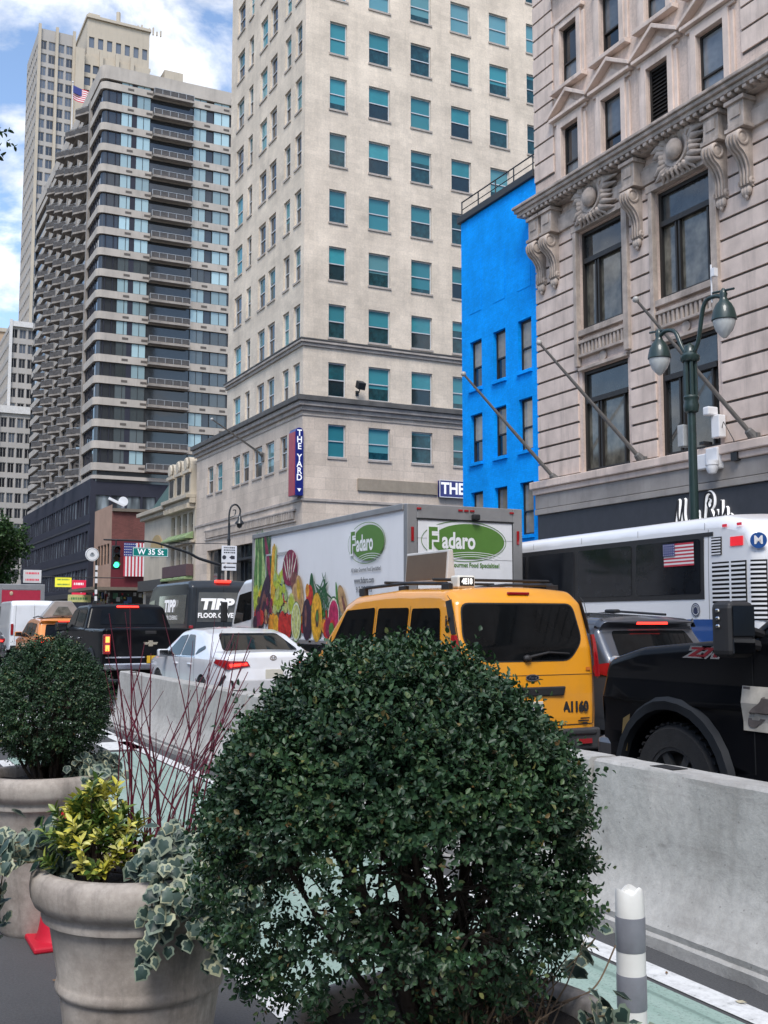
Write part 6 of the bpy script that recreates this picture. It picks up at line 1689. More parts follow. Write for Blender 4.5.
# ------------------------------------------------------------------ city bus
BUSW = paint('bus_white', (.80, .81, .83), .35, dirt=.015); BUSB = mat('bus_blue', (.012, .07, .26), .35, coat=.6, var=.06)
def city_bus():
    t = thing('city_bus', 'white and blue city bus with louvred engine doors and a flag sticker in its window', 'bus', (12.34, 10.62, 0), -R_(3.5))
    L = 12.2; W = 1.3
    top = [(.15, .35), (.08, .45, .05), (.02, 1.2, .3), (.06, 2.55, .4), (.32, 2.98, .3), (.9, 3.10, .3), (6, 3.10, .5), (11.4, 3.05, .4), (12.0, 2.7, .4), (12.2, 1.2, .3), (12.15, .35)]
    S = Shell(top, .33, lambda y, z: W-.03*max(0, z-2.2)-.20*(max(0, .32-y)/.32)**2-.2*(max(0, y-11.85)/.35)**2, .18, .05, ((3.3, .48), (9.6, .48)), .56)
    S.body().build('body', BUSW, t, smooth=38, clean=True)
    for sg in (-1, 1):
        S.side([(1.22, 1.90), (11.3, 1.90), (11.3, 2.86), (1.02, 2.86), (1.02, 2.80), (1.22, 2.80)], sg, .008, .4).build('window_band', TRIM, t, smooth=40)
        for k in range(6):
            y0, y1 = 1.30+k*1.66, 1.30+k*1.66+1.54
            o = S.side(rounded([(y0, 1.98), (y1, 1.98), (y1, 2.78), (y0, 2.78)], .06), sg, .014, .4).build('window', BUSGLASS, t, smooth=40)
        S.side([(.35, .75), (11.9, .75), (11.9, 1.61), (.35, 1.61)], sg, .008, .4).build('blue_stripe', BUSB, t, smooth=40)
        r = MB(); r.box(sg*1.20, sg*1.24, 1.3, 11.8, 2.93, 2.95); r.build('roof_rail', TRIM, t)
        s = MB()
        for k in range(7): S.side([(1.2+k*1.6, 2.90), (1.212+k*1.6, 2.90), (1.212+k*1.6, 3.0), (1.2+k*1.6, 3.0)], sg, .004, mb=s)
        S.side([(1.12, .5), (1.135, .5), (1.135, 2.9), (1.12, 2.9)], sg, .004, .4, mb=s); s.build('panel_seam', mat('seam_grey', (.3, .3, .31), .6), t)
        v = MB()       # louvred engine doors on the corner
        S.side([(.34, 1.60), (1.05, 1.60), (1.05, 2.42), (.34, 2.42)], sg, .007, .2, mb=v); v.build('vent_recess', UNDER, t)
        v = MB()
        for k in range(13): 
            z = 1.62+k*.062; S.side([(.35, z), (1.04, z), (1.04, z+.03), (.35, z+.03)], sg, .022, .3, mb=v)
        S.side([(.63, 1.60), (.67, 1.60), (.67, 2.42), (.63, 2.42)], sg, .026, .3, mb=v); v.build('louvre', BUSW, t)
        v = MB(); S.side([(.84, 2.52), (1.06, 2.52), (1.06, 2.78), (.84, 2.78)], sg, .007, .2, mb=v); v.build('small_vent_recess', UNDER, t)
        v = MB()
        for k in range(6): z = 2.53+k*.042; S.side([(.85, z), (1.05, z), (1.05, z+.02), (.85, z+.02)], sg, .02, .3, mb=v)
        v.build('small_louvre', BUSW, t)
        l = MB(); S.side([(.40, 2.63), (.66, 2.63), (.66, 2.76), (.40, 2.76)], sg, .012, .1, mb=l); l.build('brake_light', mat('bus_brake_lamp', (.75, .02, .03), .3, emit=.2), t)
        for y in (.72, .42):
            l = MB(); S.side([(y, 2.91), (y+.10, 2.91), (y+.10, 2.95), (y, 2.95)], sg, .014, .1, mb=l); l.build('marker_light', mat('bus_marker_red', (.5, .02, .04), .3, emit=.2), t)
        for y in (3.3, 9.6): wheel(t, sg*1.12, y, .48, .3)
        v = MB(); S.side([(.07, 1.60), (.27, 1.60), (.27, 2.42), (.07, 2.42)], sg, .007, .05, mb=v); v.build('corner_vent_recess', UNDER, t)
        v = MB()
        for k in range(13):
            z = 1.62+k*.062; S.side([(.075, z), (.265, z), (.265, z+.03), (.075, z+.03)], sg, .022, .06, mb=v)
        v.build('corner_louvre', BUSW, t)
    # round seals
    e = MB(); x = -1.312
    e.disc((x, 1.42, 1.75), -YP, ZP, .10, .10, 24, 0); e.ring((x-.002, 1.42, 1.75), -YP, ZP, .082, .082, .014, 24, 1); e.disc((x-.003, 1.42, 1.74), -YP, ZP, .045, .05, 14, 1); e.ring((x-.002, 1.42, 1.75), -YP, ZP, .055, .055, .01, 24, 1)
    e.build('round_seal', [mat('seal_grey', (.55, .57, .6), .4), mat('seal_navy', (.02, .03, .08), .4)], t, recalc=False)
    f = MB(); put_flag(f, (-1.318, 2.12, 2.74), -YP, .70, .34)
    f.build('flag_sticker', [FW, FR, FB], t, recalc=False)
    # transit roundel on the rear
    r = MB(); yy = .16; xx = -S.w(yy, 2.68); u_ = V((.66, -.75, 0)).normalized(); n_ = u_.cross(ZP); c_ = V((xx, yy, 2.68))+n_*.03
    r.disc(c_, u_, ZP, .11, .11, 26, 0); add_text(r, 'M', c_+n_*.006, u_, ZP, .16, 1.0, 1, .0, off=.004); r.build('roundel', [BUSB, FW], t, recalc=False)
    v = MB(); S.end([(-.98, 1.6), (.98, 1.6), (.98, 2.42), (-.98, 2.42)], .008, .2, mb=v); v.build('vent_recess', UNDER, t)
    v = MB()
    for k in range(13): z = 1.62+k*.062; S.end([(-.97, z), (.97, z), (.97, z+.032), (-.97, z+.032)], .02, .3, mb=v)
    S.end([(-.02, 1.6), (.02, 1.6), (.02, 2.42), (-.02, 2.42)], .026, .3, mb=v); v.build('louvre', BUSW, t)
    u = MB(); u.box(-1.1, 1.1, .3, 11.8, .25, 1.0); u.build('underbody', UNDER, t)
    b = MB(); b.box(-1.22, 1.22, -.08, .15, .42, .75); b.build('rear_bumper', TRIM, t, bevel=.04)
    return t
city_bus()
# ------------------------------------------------------------------ concrete barriers
def barrier_mat():
    t = NT('barrier_concrete'); co = t.coord('Object')
    c = (.40, .39, .37)
    a = t.noise(co, 1.3, 6, .68); b = t.noise(co, 14, 5, .7); s = t.noise(t.coord('Object', (1, 1, .12)), 3.2, 6, .7); h = t.noise(t.coord('Object', (1, .22, 3)), 5, 5, .65)
    cc = t.ramp(a, [(.28, (.33, .32, .30)), (.5, c), (.72, (.45, .44, .42))])
    cc = t.mix(.45, cc, t.ramp(b, [(.3, (.6,)*3), (.7, (1.25,)*3)]), 'MULTIPLY')
    cc = t.mix(t.ramp(s, [(.50, (0, 0, 0)), (.74, (.55,)*3)]), cc, (.20, .19, .175))
    cc = t.mix(t.ramp(h, [(.58, (0, 0, 0)), (.70, (.4,)*3)]), cc, (.24, .225, .21))
    v = t.n('ShaderNodeTexVoronoi'); v.inputs['Scale'].default_value = 16; t.l(co, v.inputs['Vector'])
    pit = t.ramp(v.outputs['Distance'], [(.05, (1, 1, 1)), (.11, (0, 0, 0))])
    cc = t.mix(t.mix(.5, pit, (0, 0, 0)), cc, (.12, .11, .10))
    w2 = t.noise(t.coord('Object', (1, .35, 6)), 9, 6, .75); cc = t.mix(t.ramp(w2, [(.66, (0, 0, 0)), (.70, (.6,)*3)]), cc, (.13, .12, .11))
    v2 = t.n('ShaderNodeTexVoronoi'); v2.inputs['Scale'].default_value = 4.5; t.l(t.coord('Object', (1, .5, 1.6)), v2.inputs['Vector'])
    cc = t.mix(t.ramp(v2.outputs['Distance'], [(.03, (.55,)*3), (.10, (0, 0, 0))]), cc, (.16, .15, .14))
    t.base(cc); t.set(Roughness=.88); t.bump(b, .5, .015)
    return t.mat
BARM = barrier_mat()
def barrier(label, y0, y1, x=3.93):
    o = thing('concrete_barrier', label, 'barrier', (x, (y0+y1)/2, 0), 0, 'concrete barriers along the bike lane')
    h = (y1-y0)/2; k = 60
    prof = [(-.31, .0), (-.31, .055), (-.295, .07), (-.30, .10), (-.245, .165), (-.195, .235), (-.160, .30), (-.140, .37), (-.128, .46), (-.10, .81), (-.085, .825), (.085, .825), (.10, .81), (.128, .46), (.140, .37), (.160, .30), (.195, .235), (.245, .165), (.30, .10), (.31, .0)]
    m = MB(); rn = random.Random(int(y0*10))
    rows = [[(px_+(rn.random()-.5)*.003-.014*(rn.random() < .02)*(px_ < 0 and pz > .7 or pz < .12)*(1 if px_ > 0 else -1), -h+2*h*i/k, pz+(rn.random()-.5)*.004*(pz > 0)-.008*(rn.random() < .03)*(pz > .8)) for px_, pz in prof] for i in range(k+1)]
    m.grid(rows); m.poly(rows[0][::-1]); m.poly(rows[-1])
    m.build('body', BARM, o, smooth=32)
    for e in (-1, 1): MB().box(-.05, .05, e*(h-.5)-.09, e*(h-.5)+.09, .826, .829).build('lifting_slot', UNDER, o)
    for yy in (): MB().box(-.3125, -.30, yy-.22, yy+.22, .002, .05).build('drain_slot', UNDER, o)
barrier('grey concrete barrier nearest to the camera, beside the right pickup', -1.0, 5.02)
barrier('middle grey concrete barrier mostly hidden by the big round bush', 5.07, 10.9)
barrier('farthest grey concrete barrier ending beside the white sedan', 10.95, 16.75)

# striped flexible post on the lane edge
dp = thing('delineator_post', 'white flexible post with grey reflective bands at the edge of the green lane', 'post', (1.94, 2.4, 0))
PW = mat('post_white', (.72, .72, .70), .45, var=.06, scale=9, streak=.25); PGR = mat('post_grey_band', (.20, .21, .24), .35, var=.15, scale=14)
m = MB(); m.lathe([(.039, .02), (.039, .60), (.039, .80), (.039, .865), (.037, .872), (.030, .874), (.030, .86), (.001, .86)], (0, 0, 0), 28); 
for i in range(len(m.v)):
    p = m.v[i]; q = max(0, (p[2]-.80)/.07); m.v[i] = (p[0]*(1+.10*q), p[1]*(1-.22*q), p[2]+.008*q*math.sin(p[0]*120))
m.build('tube', PW, dp, smooth=50)
for z in (.715, .565, .415, .265, .115):
    m = MB(); m.lathe([(.0395, z), (.0402, z+.002), (.0402, z+.088), (.0395, z+.09)], (0, 0, 0), 28); m.build('reflective_band', PGR, dp, smooth=50)
m = MB(); m.lathe([(.12, 0), (.12, .015), (.06, .03), (.05, .05)], (0, 0, 0), 24); m.build('base', BLACK, dp)

cn = thing('traffic_cone', 'red plastic cone on the asphalt behind the front left planter', 'cone', (1.06, 5.72, 0))
RC = mat('cone_red', (.50, .01, .03), .5, var=.08)
m = MB(); m.lathe([(.14, .03), (.125, .06), (.035, .62), (.03, .64), (.001, .64)], (0, 0, 0), 24); m.build('cone', RC, cn, smooth=40)
m = MB(); m.box(-.17, .17, -.17, .17, 0, .03); m.build('base', RC, cn, bevel=.01)

# ------------------------------------------------------------------ twin street lamp
LGN = mat('lamp_green_paint', (.012, .032, .029), .45, coat=.4, var=.2, scale=5)
LGL = mat('lamp_bowl_glass', (.55, .57, .56), .15, var=.08, coat=.6)
tl = thing('street_lamp', 'dark green twin arm street lamp with two acorn lanterns on the far pavement', 'street lamp', (18.6, 20.22, .14))
m = MB(); m.lathe([(.30, 0), (.30, .25), (.22, .4), (.20, 1.1), (.24, 1.15), (.14, 1.3), (.115, 2.2), (.105, 6.0), (.10, 6.9)], (0, 0, 0), 16)
m.lathe([(.10, 6.55), (.17, 6.6), (.20, 6.75), (.17, 6.85), (.2, 6.95), (.17, 7.0)], (0, 0, 0), 16)
for k in range(6):
    a = 2*PI*k/6; m.tube([(.13*math.cos(a), .13*math.sin(a), 6.9), (.13*math.cos(a), .13*math.sin(a), 8.1)], .05, 6)
m.lathe([(.2, 7.85), (.24, 7.9), (.24, 8.0), (.15, 8.1), (.13, 8.25), (.05, 8.32), (.001, 8.34)], (0, 0, 0), 16)
m.build('pole', LGN, tl, smooth=40)
def lantern(dy, ztop, zarm):
    m = MB(); pts = [V((0, 0, 7.9)), V((0, dy*.25, 8.3)), V((0, dy*.45, zarm-.12)), V((0, dy*.75, zarm)), V((0, dy, zarm-.1))]
    pp = bez(pts, 8); m.tube(pp, .055, 8)
    a = m.build('arm', LGN, tl, smooth=50)
    m = MB(); c = (0, dy, 0)
    m.lathe([(.03, zarm+.12), (.07, zarm+.05), (.10, zarm-.02), (.08, zarm-.1), (.12, zarm-.2), (.18, zarm-.26), (.25, zarm-.40), (.29, zarm-.58), (.30, zarm-.66), (.27, zarm-.68)], c, 22)
    m.tube([(0, dy-.35, zarm+.02), (0, dy+.35, zarm+.1)], .03, 6)
    h = m.build('lantern', LGN, tl, smooth=40)
    m = MB(); m.lathe([(.27, zarm-.67), (.26, zarm-.76), (.20, zarm-.92), (.10, zarm-1.04), (.04, zarm-1.10), (.001, zarm-1.11)], c, 22); m.build('bowl', LGL, h, smooth=60)
lantern(1.12, 8.5, 8.85); lantern(-1.2, 8.9, 9.28)
m = MB(); m.tube([(0, -.82, 9.15), (0, -.82, 10.1)], .022, 6); m.box(-.06, .06, -.98, -.85, 9.78, 9.98); m.build('antenna', WHITEP, tl)
m = MB(); m.box(-.14, .14, .16, .38, 5.75, 6.3); m.build('control_box', mat('grey_box', (.4, .41, .41), .5), tl, bevel=.02)

# bishop's-crook lamp carrying the traffic signal arm
bl_ = thing('street_lamp', 'black crook topped street lamp carrying the signal arm before the stone tower', 'street lamp', (18.2, 55, .14))
m = MB(); m.lathe([(.28, 0), (.28, .3), (.16, .5), (.14, 1.2), (.09, 1.4), (.08, 5.6), (.1, 5.7), (.07, 5.8), (.06, 6.6)], (0, 0, 0), 12)
crook = [V((0, 0, 6.5)), V((0, 0, 7.1)), V((.12, 0, 7.5)), V((.38, 0, 7.6)), V((.6, 0, 7.35)), V((.58, 0, 7.0))]
m.tube(bez(crook, 6), .05, 8); m.tube(bez([V((.05, 0, 6.9)), V((.3, 0, 7.05)), V((.35, 0, 7.3)), V((.2, 0, 7.3))], 5), .03, 6)
m.build('pole', mat('black_iron', (.012, .013, .014), .45, coat=.3), bl_, smooth=40)
m = MB(); m.lathe([(.03, 7.05), (.1, 6.95), (.12, 6.8), (.24, 6.65), (.26, 6.58), (.16, 6.56), (.12, 6.4), (.001, 6.33)], (.58, 0, 0), 14); m.build('lantern', _m['black_iron'], bl_, smooth=40)
armp = [(0, 0, 4.25), (-1.55, 0, 4.65), (-2.2, 0, 4.95), (-3.5, 0, 5.32), (-4.4, 0, 5.48), (-6.6, 0, 5.5)]
m = MB(); m.tube(bez([V(p) for p in armp], 6), [.085-.045*i/30 for i in range(31)], 8); m.tube([(0, 0, 5.5), (-3.5, 0, 5.42)], .018, 5); m.build('signal_arm', _m['black_iron'], bl_, smooth=50)
sg_ = thing('traffic_signal', 'three lens traffic signal showing green at the end of the arm', 'traffic light', (12.22, 54.9, 4.15))
m = MB(); m.box(-.19, .19, -.12, .14, 0, 1.2); m.tube([(0, .05, 1.2), (0, .05, 1.5)], .04, 6)
m.build('housing', mat('signal_black', (.015, .017, .016), .5), sg_, bevel=.03)
for i, (cc_, em) in enumerate(((mat('signal_green_lit', (.05, .9, .35), .3, emit=1.3), 1), (mat('signal_amber_off', (.05, .03, .005), .3), 0), (mat('signal_red_off', (.05, .005, .005), .3), 0))):
    m = MB(); m.lathe([(.145, -.125), (.1, -.145), (.001, -.15)], (0, 0, .22+.38*i), 18, 'y'); ln = m.build('lens', cc_, sg_)
    m = MB(); rows = [[(.16*math.cos(a), y, .22+.38*i+.16*math.sin(a)) for a in [PI*k/10 for k in range(11)]] for y in (-.12, -.34)]; m.grid(rows); m.build('visor', _m['signal_black'], ln)
ss = thing('street_sign', 'green street name sign reading W 35 St hanging from the signal arm', 'street sign', (13.98, 54.9, 4.83))
SGREEN = mat('sign_green', (.0, .20, .17), .4, var=.05)
m = MB(); m.box(-.92, .92, -.02, .02, 0, .46); m.build('sign_plate', SGREEN, ss, bevel=.01)
m = MB(); add_text(m, 'W 35 St', (0, -.024, .23), XP, ZP, .40, 1.0, off=.006)
for a, b, c, d in ((-.90, .90, .02, .035), (-.90, .90, .425, .44), (-.90, -.885, .035, .425), (.885, .90, .035, .425)): m.quad((a, -.0225, c), (b, -.0225, c), (b, -.0225, d), (a, -.0225, d))
m.build('lettering', SIGNW, ss, recalc=False)
m = MB(); m.box(-.6, -.56, -.01, .01, .46, .62); m.box(.56, .6, -.01, .01, .46, .62); m.build('hanger', DARKM, ss)
ps = thing('regulation_sign', 'white regulation sign plate with an arrow on the crook topped lamp post', 'sign', (18.18, 54.86, 4.2))
m = MB(); m.box(-.42, .42, -.02, .02, .42, 1.32); m.box(-.40, .40, -.02, .02, 0, .36); m.build('plate', WHITEP, ps, bevel=.01)
m = MB(); rn = random.Random(4)
for z in (1.18, 1.05, .92):
    x = -.3
    while x < .28:
        w_ = .03+.06*rn.random(); m.quad((x, -.024, z), (x+w_, -.024, z), (x+w_, -.024, z+.07), (x, -.024, z+.07)); x += w_+.025
m.disc((-.28, -.024, .7), XP, ZP, .11, .11); m.poly([(.0, -.024, .7), (.12, -.024, .6), (.3, -.024, .62), (.3, -.024, .78), (.12, -.024, .8)])
m.poly([(-.34, -.024, .18), (-.2, -.024, .28), (-.2, -.024, .21), (.34, -.024, .21), (.34, -.024, .15), (-.2, -.024, .15), (-.2, -.024, .08)])
m.build('markings', mat('sign_ink', (.04, .04, .05), .5), ps, recalc=False)
# post with a round white sign
ck = thing('clock_post', 'dark post with a round white disc sign and white lettered strip', 'sign', (20.5, 100, .14))
m = MB(); m.tube([(0, 0, 0), (0, 0, 7.9)], .11, 10); m.tube([(0, 0, 7.9), (-1.2, 0, 8.0)], .05, 6); m.build('post', _m['black_iron'], ck, smooth=40)
m = MB(); m.lathe([(.001, -.1), (.60, -.1), (.62, 0), (.6, .1), (.001, .1)], (-.42, -.05, 7.4), 28, 'y'); d = m.build('round_sign', WHITEP, ck)
m = MB(); m.ring((-.42, -.156, 7.4), XP, ZP, .5, .5, .05, 28); m.disc((-.42, -.157, 7.35), XP, ZP, .22, .16); m.disc((-.42, -.157, 7.5), XP, ZP, .12, .1); m.build('emblem', mat('emblem_grey', (.3, .33, .36), .5), d, recalc=False)
m = MB()
for z in (6.0, 5.4, 4.8, 3.8, 3.2): m.box(-.11, .11, -.16, -.115, z, z+.42)
m.build('lettered_strip', WHITEP, ck)
# ------------------------------------------------------------------ planters
def pot_mat():
    t = NT('weathered_planter'); co = t.coord('Object')
    a = t.noise(co, 3, 6, .68); s = t.noise(t.coord('Object', (1, 1, .15)), 5, 6, .7); f = t.noise(co, 45, 4, .7)
    c = t.ramp(a, [(.3, (.20, .17, .145)), (.5, (.38, .335, .295)), (.7, (.52, .475, .425))])
    c = t.mix(t.ramp(s, [(.5, (0, 0, 0)), (.72, (.9,)*3)]), c, (.075, .066, .06))
    c = t.mix(.3, c, t.ramp(f, [(.3, (.6,)*3), (.7, (1.3,)*3)]), 'MULTIPLY')
    t.base(c); t.set(Roughness=.75); t.bump(f, .2, .006); return t.mat
POTM = pot_mat(); SOIL = mat('potting_soil', (.028, .02, .014), .95, var=.5, scale=18, bump=.8)
def planter(label, x, y, s=1.0, zs=1.08):
    o = thing('planter_pot', label, 'planter', (x, y, 0), 0, 'weathered round planters')
    m = MB(); prof = [(.20, 0), (.215, .02), (.232, .20), (.258, .38), (.268, .385), (.273, .40), (.268, .415), (.265, .425), (.296, .585), (.302, .592), (.318, .596), (.322, .61), (.318, .622), (.322, .632), (.345, .642), (.356, .665), (.360, .695), (.356, .725), (.340, .743), (.318, .746), (.302, .735), (.292, .70), (.287, .60)]
    m.lathe([(r*s, z*zs) for r, z in prof], (0, 0, 0), 56); m.build('pot', POTM, o, smooth=50)
    m = MB(); rn = random.Random(int(x*50))
    rows = [[(r*s*math.cos(2*PI*k/28), r*s*math.sin(2*PI*k/28), .685*zs+.02*rn.random()+.015*(1-r/.29)) for k in range(29)] for r in (.001, .07, .14, .21, .292)]
    for r in rows: r[-1] = r[0]
    m.grid(rows); m.build('soil', SOIL, o, smooth=60)
planter('weathered planter holding red stems, a yellow-green shrub and trailing ivy', .93, 3.66)
planter('planter at the left edge under the smaller round bush', 1.0, 6.02)
planter('planter at the bottom edge under the largest round bush', 1.22, 2.10, 1.06, 1.0)

# ------------------------------------------------------------------ foliage
def leaf_mesh(name, C, D, Nn, size, aspect, mats, parent, fold=.25, curl=.12, mi=None):
    """n leaves: centres C, directions D (base to tip), normals Nn, lengths size"""
    n = len(C)
    D = D/np.linalg.norm(D, axis=1, keepdims=True)
    S = np.cross(D, Nn); S /= np.maximum(1e-6, np.linalg.norm(S, axis=1, keepdims=True)); U = np.cross(S, D)
    L = size[:, None]; W = L*aspect
    base = C; tip = C+D*L-U*L*curl
    r1 = C+D*L*.35+S*W*.5+U*W*fold; r2 = C+D*L*.72+S*W*.40+U*W*fold*.6-U*L*curl*.5
    l1 = C+D*L*.35-S*W*.5+U*W*fold; l2 = C+D*L*.72-S*W*.40+U*W*fold*.6-U*L*curl*.5
    vs = np.stack([base, r1, r2, tip, l2, l1], axis=1).reshape(-1, 3)
    idx = np.arange(n)*6
    f = np.concatenate([np.stack([idx, idx+1, idx+2, idx+3], 1), np.stack([idx, idx+3, idx+4, idx+5], 1)])
    me = bpy.data.meshes.new(name)
    me.vertices.add(len(vs)); me.vertices.foreach_set('co', vs.astype(np.float32).ravel())
    me.loops.add(f.size); me.loops.foreach_set('vertex_index', f.astype(np.int32).ravel())
    me.polygons.add(len(f)); me.polygons.foreach_set('loop_start', (np.arange(len(f))*4).astype(np.int32))
    for m_ in mats: me.materials.append(m_)
    if mi is not None: me.polygons.foreach_set('material_index', np.concatenate([mi, mi]).astype(np.int32))
    me.update(calc_edges=True); me.validate()
    return link_mesh(name, me, parent)

def twig_leaves(rng, P, T, per, tl, ls, spread=.75):
    """leaves in opposite pairs along twigs starting at P in direction T"""
    n = len(P)
    Cs, Ds, Ns = [], [], []
    A = np.cross(T, rng.normal(size=(n, 3))); A /= np.linalg.norm(A, axis=1, keepdims=True); B = np.cross(T, A)
    for k in range(per):
        f = (k//2+.3)/(per/2); ang = (k % 2)*np.pi+(k//2)*1.57+rng.normal(size=n)*.4
        side = A*np.cos(ang)[:, None]+B*np.sin(ang)[:, None]
        c = P+T*(tl*f)[:, None]+side*.002
        d = T*(.45+.5*f)+side*spread+rng.normal(size=(n, 3))*.18
        Cs.append(c); Ds.append(d); Ns.append(T*1.0-side*.45+rng.normal(size=(n, 3))*.25+np.array([0, 0, .35]))
    return np.concatenate(Cs), np.concatenate(Ds), np.concatenate(Ns)

BARK = mat('bush_bark', (.05, .036, .026), .85, var=.35, scale=20, bump=.4)
BOX = leafmat('boxwood_leaf', [(0, (.010, .032, .014)), (.45, (.019, .054, .022)), (.8, (.034, .080, .034)), (.96, (.06, .105, .045)), (.985, (.12, .14, .05)), (1, (.14, .08, .03))], .47, .45, .12, .8)
def vnoise(P, s, seed):
    return np.array([mnoise.noise(V((p[0]*s+seed, p[1]*s, p[2]*s))) for p in P])

def boxwood(label, c, R, n_tw, seed, base, per=12, ls=.017, thin=.6, front=None):
    o = thing('boxwood_bush', label, 'bush', base, 0, 'round clipped boxwood bushes')
    rng = np.random.default_rng(seed); cl = np.array(c)-np.array(base)
    N_ = n_tw*3
    d = rng.normal(size=(N_, 3)); d /= np.linalg.norm(d, axis=1, keepdims=True)
    el0 = np.arcsin(np.clip(d[:, 2], -1, 1)); lump = 1-.03*np.exp(-((el0-.72)/.35)**2)+.06*np.clip(vnoise(d, 9., seed+4), 0, 1)+.055*vnoise(d, 2.2, seed)+.035*vnoise(d, 5.0, seed+9)
    rad = 1-np.abs(rng.normal(size=N_))*.10-.03
    deep = rng.random(N_) < .15; rad[deep] = .55+.35*rng.random(deep.sum())
    P = cl+d*np.array(R)*(lump*rad)[:, None]*np.stack([1+.26*np.clip(-d[:, 2], 0, .8)]*2+[np.ones(N_)], 1)
    cm = vnoise(d, 3.4, seed+3); cm2 = vnoise(P, 14., seed+5)
    zn = (P[:, 2]-cl[2])/R[2]
    low = np.clip((.22-zn)/.75, 0, 1)
    keep = 1-thin*low*(1.0+1.2*cm)-.35*(cm2 < -.18)
    if front is not None:      # thin lower front where stems show
        fd = d @ np.array(front); keep *= 1-.97*np.clip((fd+.02)/.3, 0, 1)*np.clip((.30-zn)/.35, 0, 1)*np.clip(.9+1.5*cm, 0, 1)
        fb = d @ (-np.array(front)); keep *= 1-.93*np.clip((fb-.05)/.3, 0, 1)*np.clip((.30-zn)/.3, 0, 1)*np.clip(.9+1.2*cm, 0, 1)
    keep = np.where(zn < -.93, 0, keep)
    sel = np.where(rng.random(N_) < np.clip(keep, .02, 1))[0][:n_tw]
    P, d = P[sel], d[sel]
    T = d*.8+rng.normal(size=d.shape)*.45+np.array([0, 0, .30]); T /= np.linalg.norm(T, axis=1, keepdims=True)
    tl = .035+.045*rng.random(len(P)); tl = np.where(rng.random(len(P)) < .02, tl*1.6, tl)
    C, D, Nn = twig_leaves(rng, P, T, per, tl, ls)
    sz = ls*(.65+.7*rng.random(len(C)))
    leaf_mesh('foliage', C, D, Nn, sz, .64, [BOX], o)
    # stems and twigs
    m = MB(); rn = random.Random(seed)
    b0 = V((0, 0, -.02)); cV = V(cl)
    ends = []
    for i in range(15):
        a = 2*PI*i/15+rn.random()*.5; el_ = .15+1.2*rn.random()
        tip = cV+V((R[0]*math.cos(a)*math.cos(el_)*.85, R[1]*math.sin(a)*math.cos(el_)*.85, R[2]*math.sin(el_)*.85-R[2]*.15*(1 if el_ < .5 else 0)))
        s = b0+V((.05*math.cos(a), .05*math.sin(a), 0)); mid = s.lerp(tip, .45)+V((rn.uniform(-.05, .05), rn.uniform(-.05, .05), -.02))*(R[0]/.45)
        pts = bez([s, mid, tip], 5); r0 = (.013 if i % 4 else .022)*(R[0]/.45)**.5
        m.tube(pts, [r0*(1-.75*k/10) for k in range(len(pts))], 6); ends.append(pts)
        for j in range(7):
            q = pts[3+rn.randrange(len(pts)-4)]; dd = (tip-b0).normalized()*.6+V((rn.gauss(0, .6), rn.gauss(0, .6), rn.gauss(0, .4)))
            e = q+dd.normalized()*R[0]*(.35+.3*rn.random()); v_ = e-cV
            k_ = math.sqrt((v_.x/R[0])**2+(v_.y/R[1])**2+(v_.z/R[2])**2)
            if k_ > .95: e = cV+v_*(.95/k_)
            md = q.lerp(e, .5)+V((rn.gauss(0, .02), rn.gauss(0, .02), .01))
            m.tube([q, md, e], [.006, .0045, .002], 5)
            for l in range(8):
                g = md+V((rn.gauss(0, 1), rn.gauss(0, 1), rn.gauss(0, 1))).normalized()*R[0]*.22; v_ = g-cV
                k_ = math.sqrt((v_.x/R[0])**2+(v_.y/R[1])**2+(v_.z/R[2])**2)
                if k_ > .97: continue
                m.tube([md, md.lerp(g, .5)+V((0, 0, .008)), g], [.003, .0025, .0014], 4)
    m.build('branches', BARK, o, smooth=60)
    return o
toC = V((-.45, -.88, .1)).normalized()
boxwood('largest round clipped bush filling the lower centre of the view', (1.085, 2.12, 1.14), (.39, .385, .385), 8800, 3, (1.20, 2.13, .70), 13, .0130, .76, toC)
boxwood('smaller round clipped bush at the left edge in the rear planter', (1.0, 6.02, 1.17), (.295, .295, .31), 4400, 8, (1.0, 6.02, .745), 10, .0125, .28, None)

# red-stemmed dogwood
RST = mat('red_stem_bark', (.11, .012, .028), .5, var=.35, scale=12)
rd = thing('red_stem_shrub', 'bare shrub of thin upright dark red stems in the front left planter', 'shrub', (1.0, 3.70, .74))
m = MB(); rn = random.Random(14)
for i in range(25):
    a = rn.random()*2*PI; r = .03+.13*rn.random(); s = V((r*math.cos(a), r*math.sin(a), 0))
    h = .45+.46*rn.random(); lean = V((rn.uniform(-.15, .24), rn.uniform(-.12, .08), 0))
    tip = s+V((lean.x, lean.y, h)); mid = s.lerp(tip, .5)+V((-lean.x*.16+rn.gauss(0, .012), -lean.y*.16, .02))
    pts = bez([s, mid, tip], 7); r0 = .0038*(.7+.6*rn.random())
    m.tube(pts, [r0*(1-.7*k/(len(pts)-1)) for k in range(len(pts))], 6)
    for j in range(rn.choice([1, 2, 3])):
        q = pts[4+rn.randrange(6)]; dr = (tip-s).normalized(); e = q+(dr+V((rn.gauss(0, .3), rn.gauss(0, .3), 0))).normalized()*(.12+.24*rn.random())
        m.tube([q, q.lerp(e, .4)+V((rn.gauss(0, .006), rn.gauss(0, .006), -.004)), e], [r0*.6, r0*.5, r0*.25], 5)
for i in range(60):      # dense tangle at the base
    a = rn.random()*2*PI; s = V((.1*math.cos(a), .1*math.sin(a), rn.random()*.02)); e = s+V((rn.gauss(0, .09), rn.gauss(0, .09), .05+.16*rn.random())); m.tube([s, s.lerp(e, .5)+V((rn.gauss(0, .01), 0, .01)), e], [.003, .0025, .001], 4)
m.build('stems', RST, rd, smooth=60)

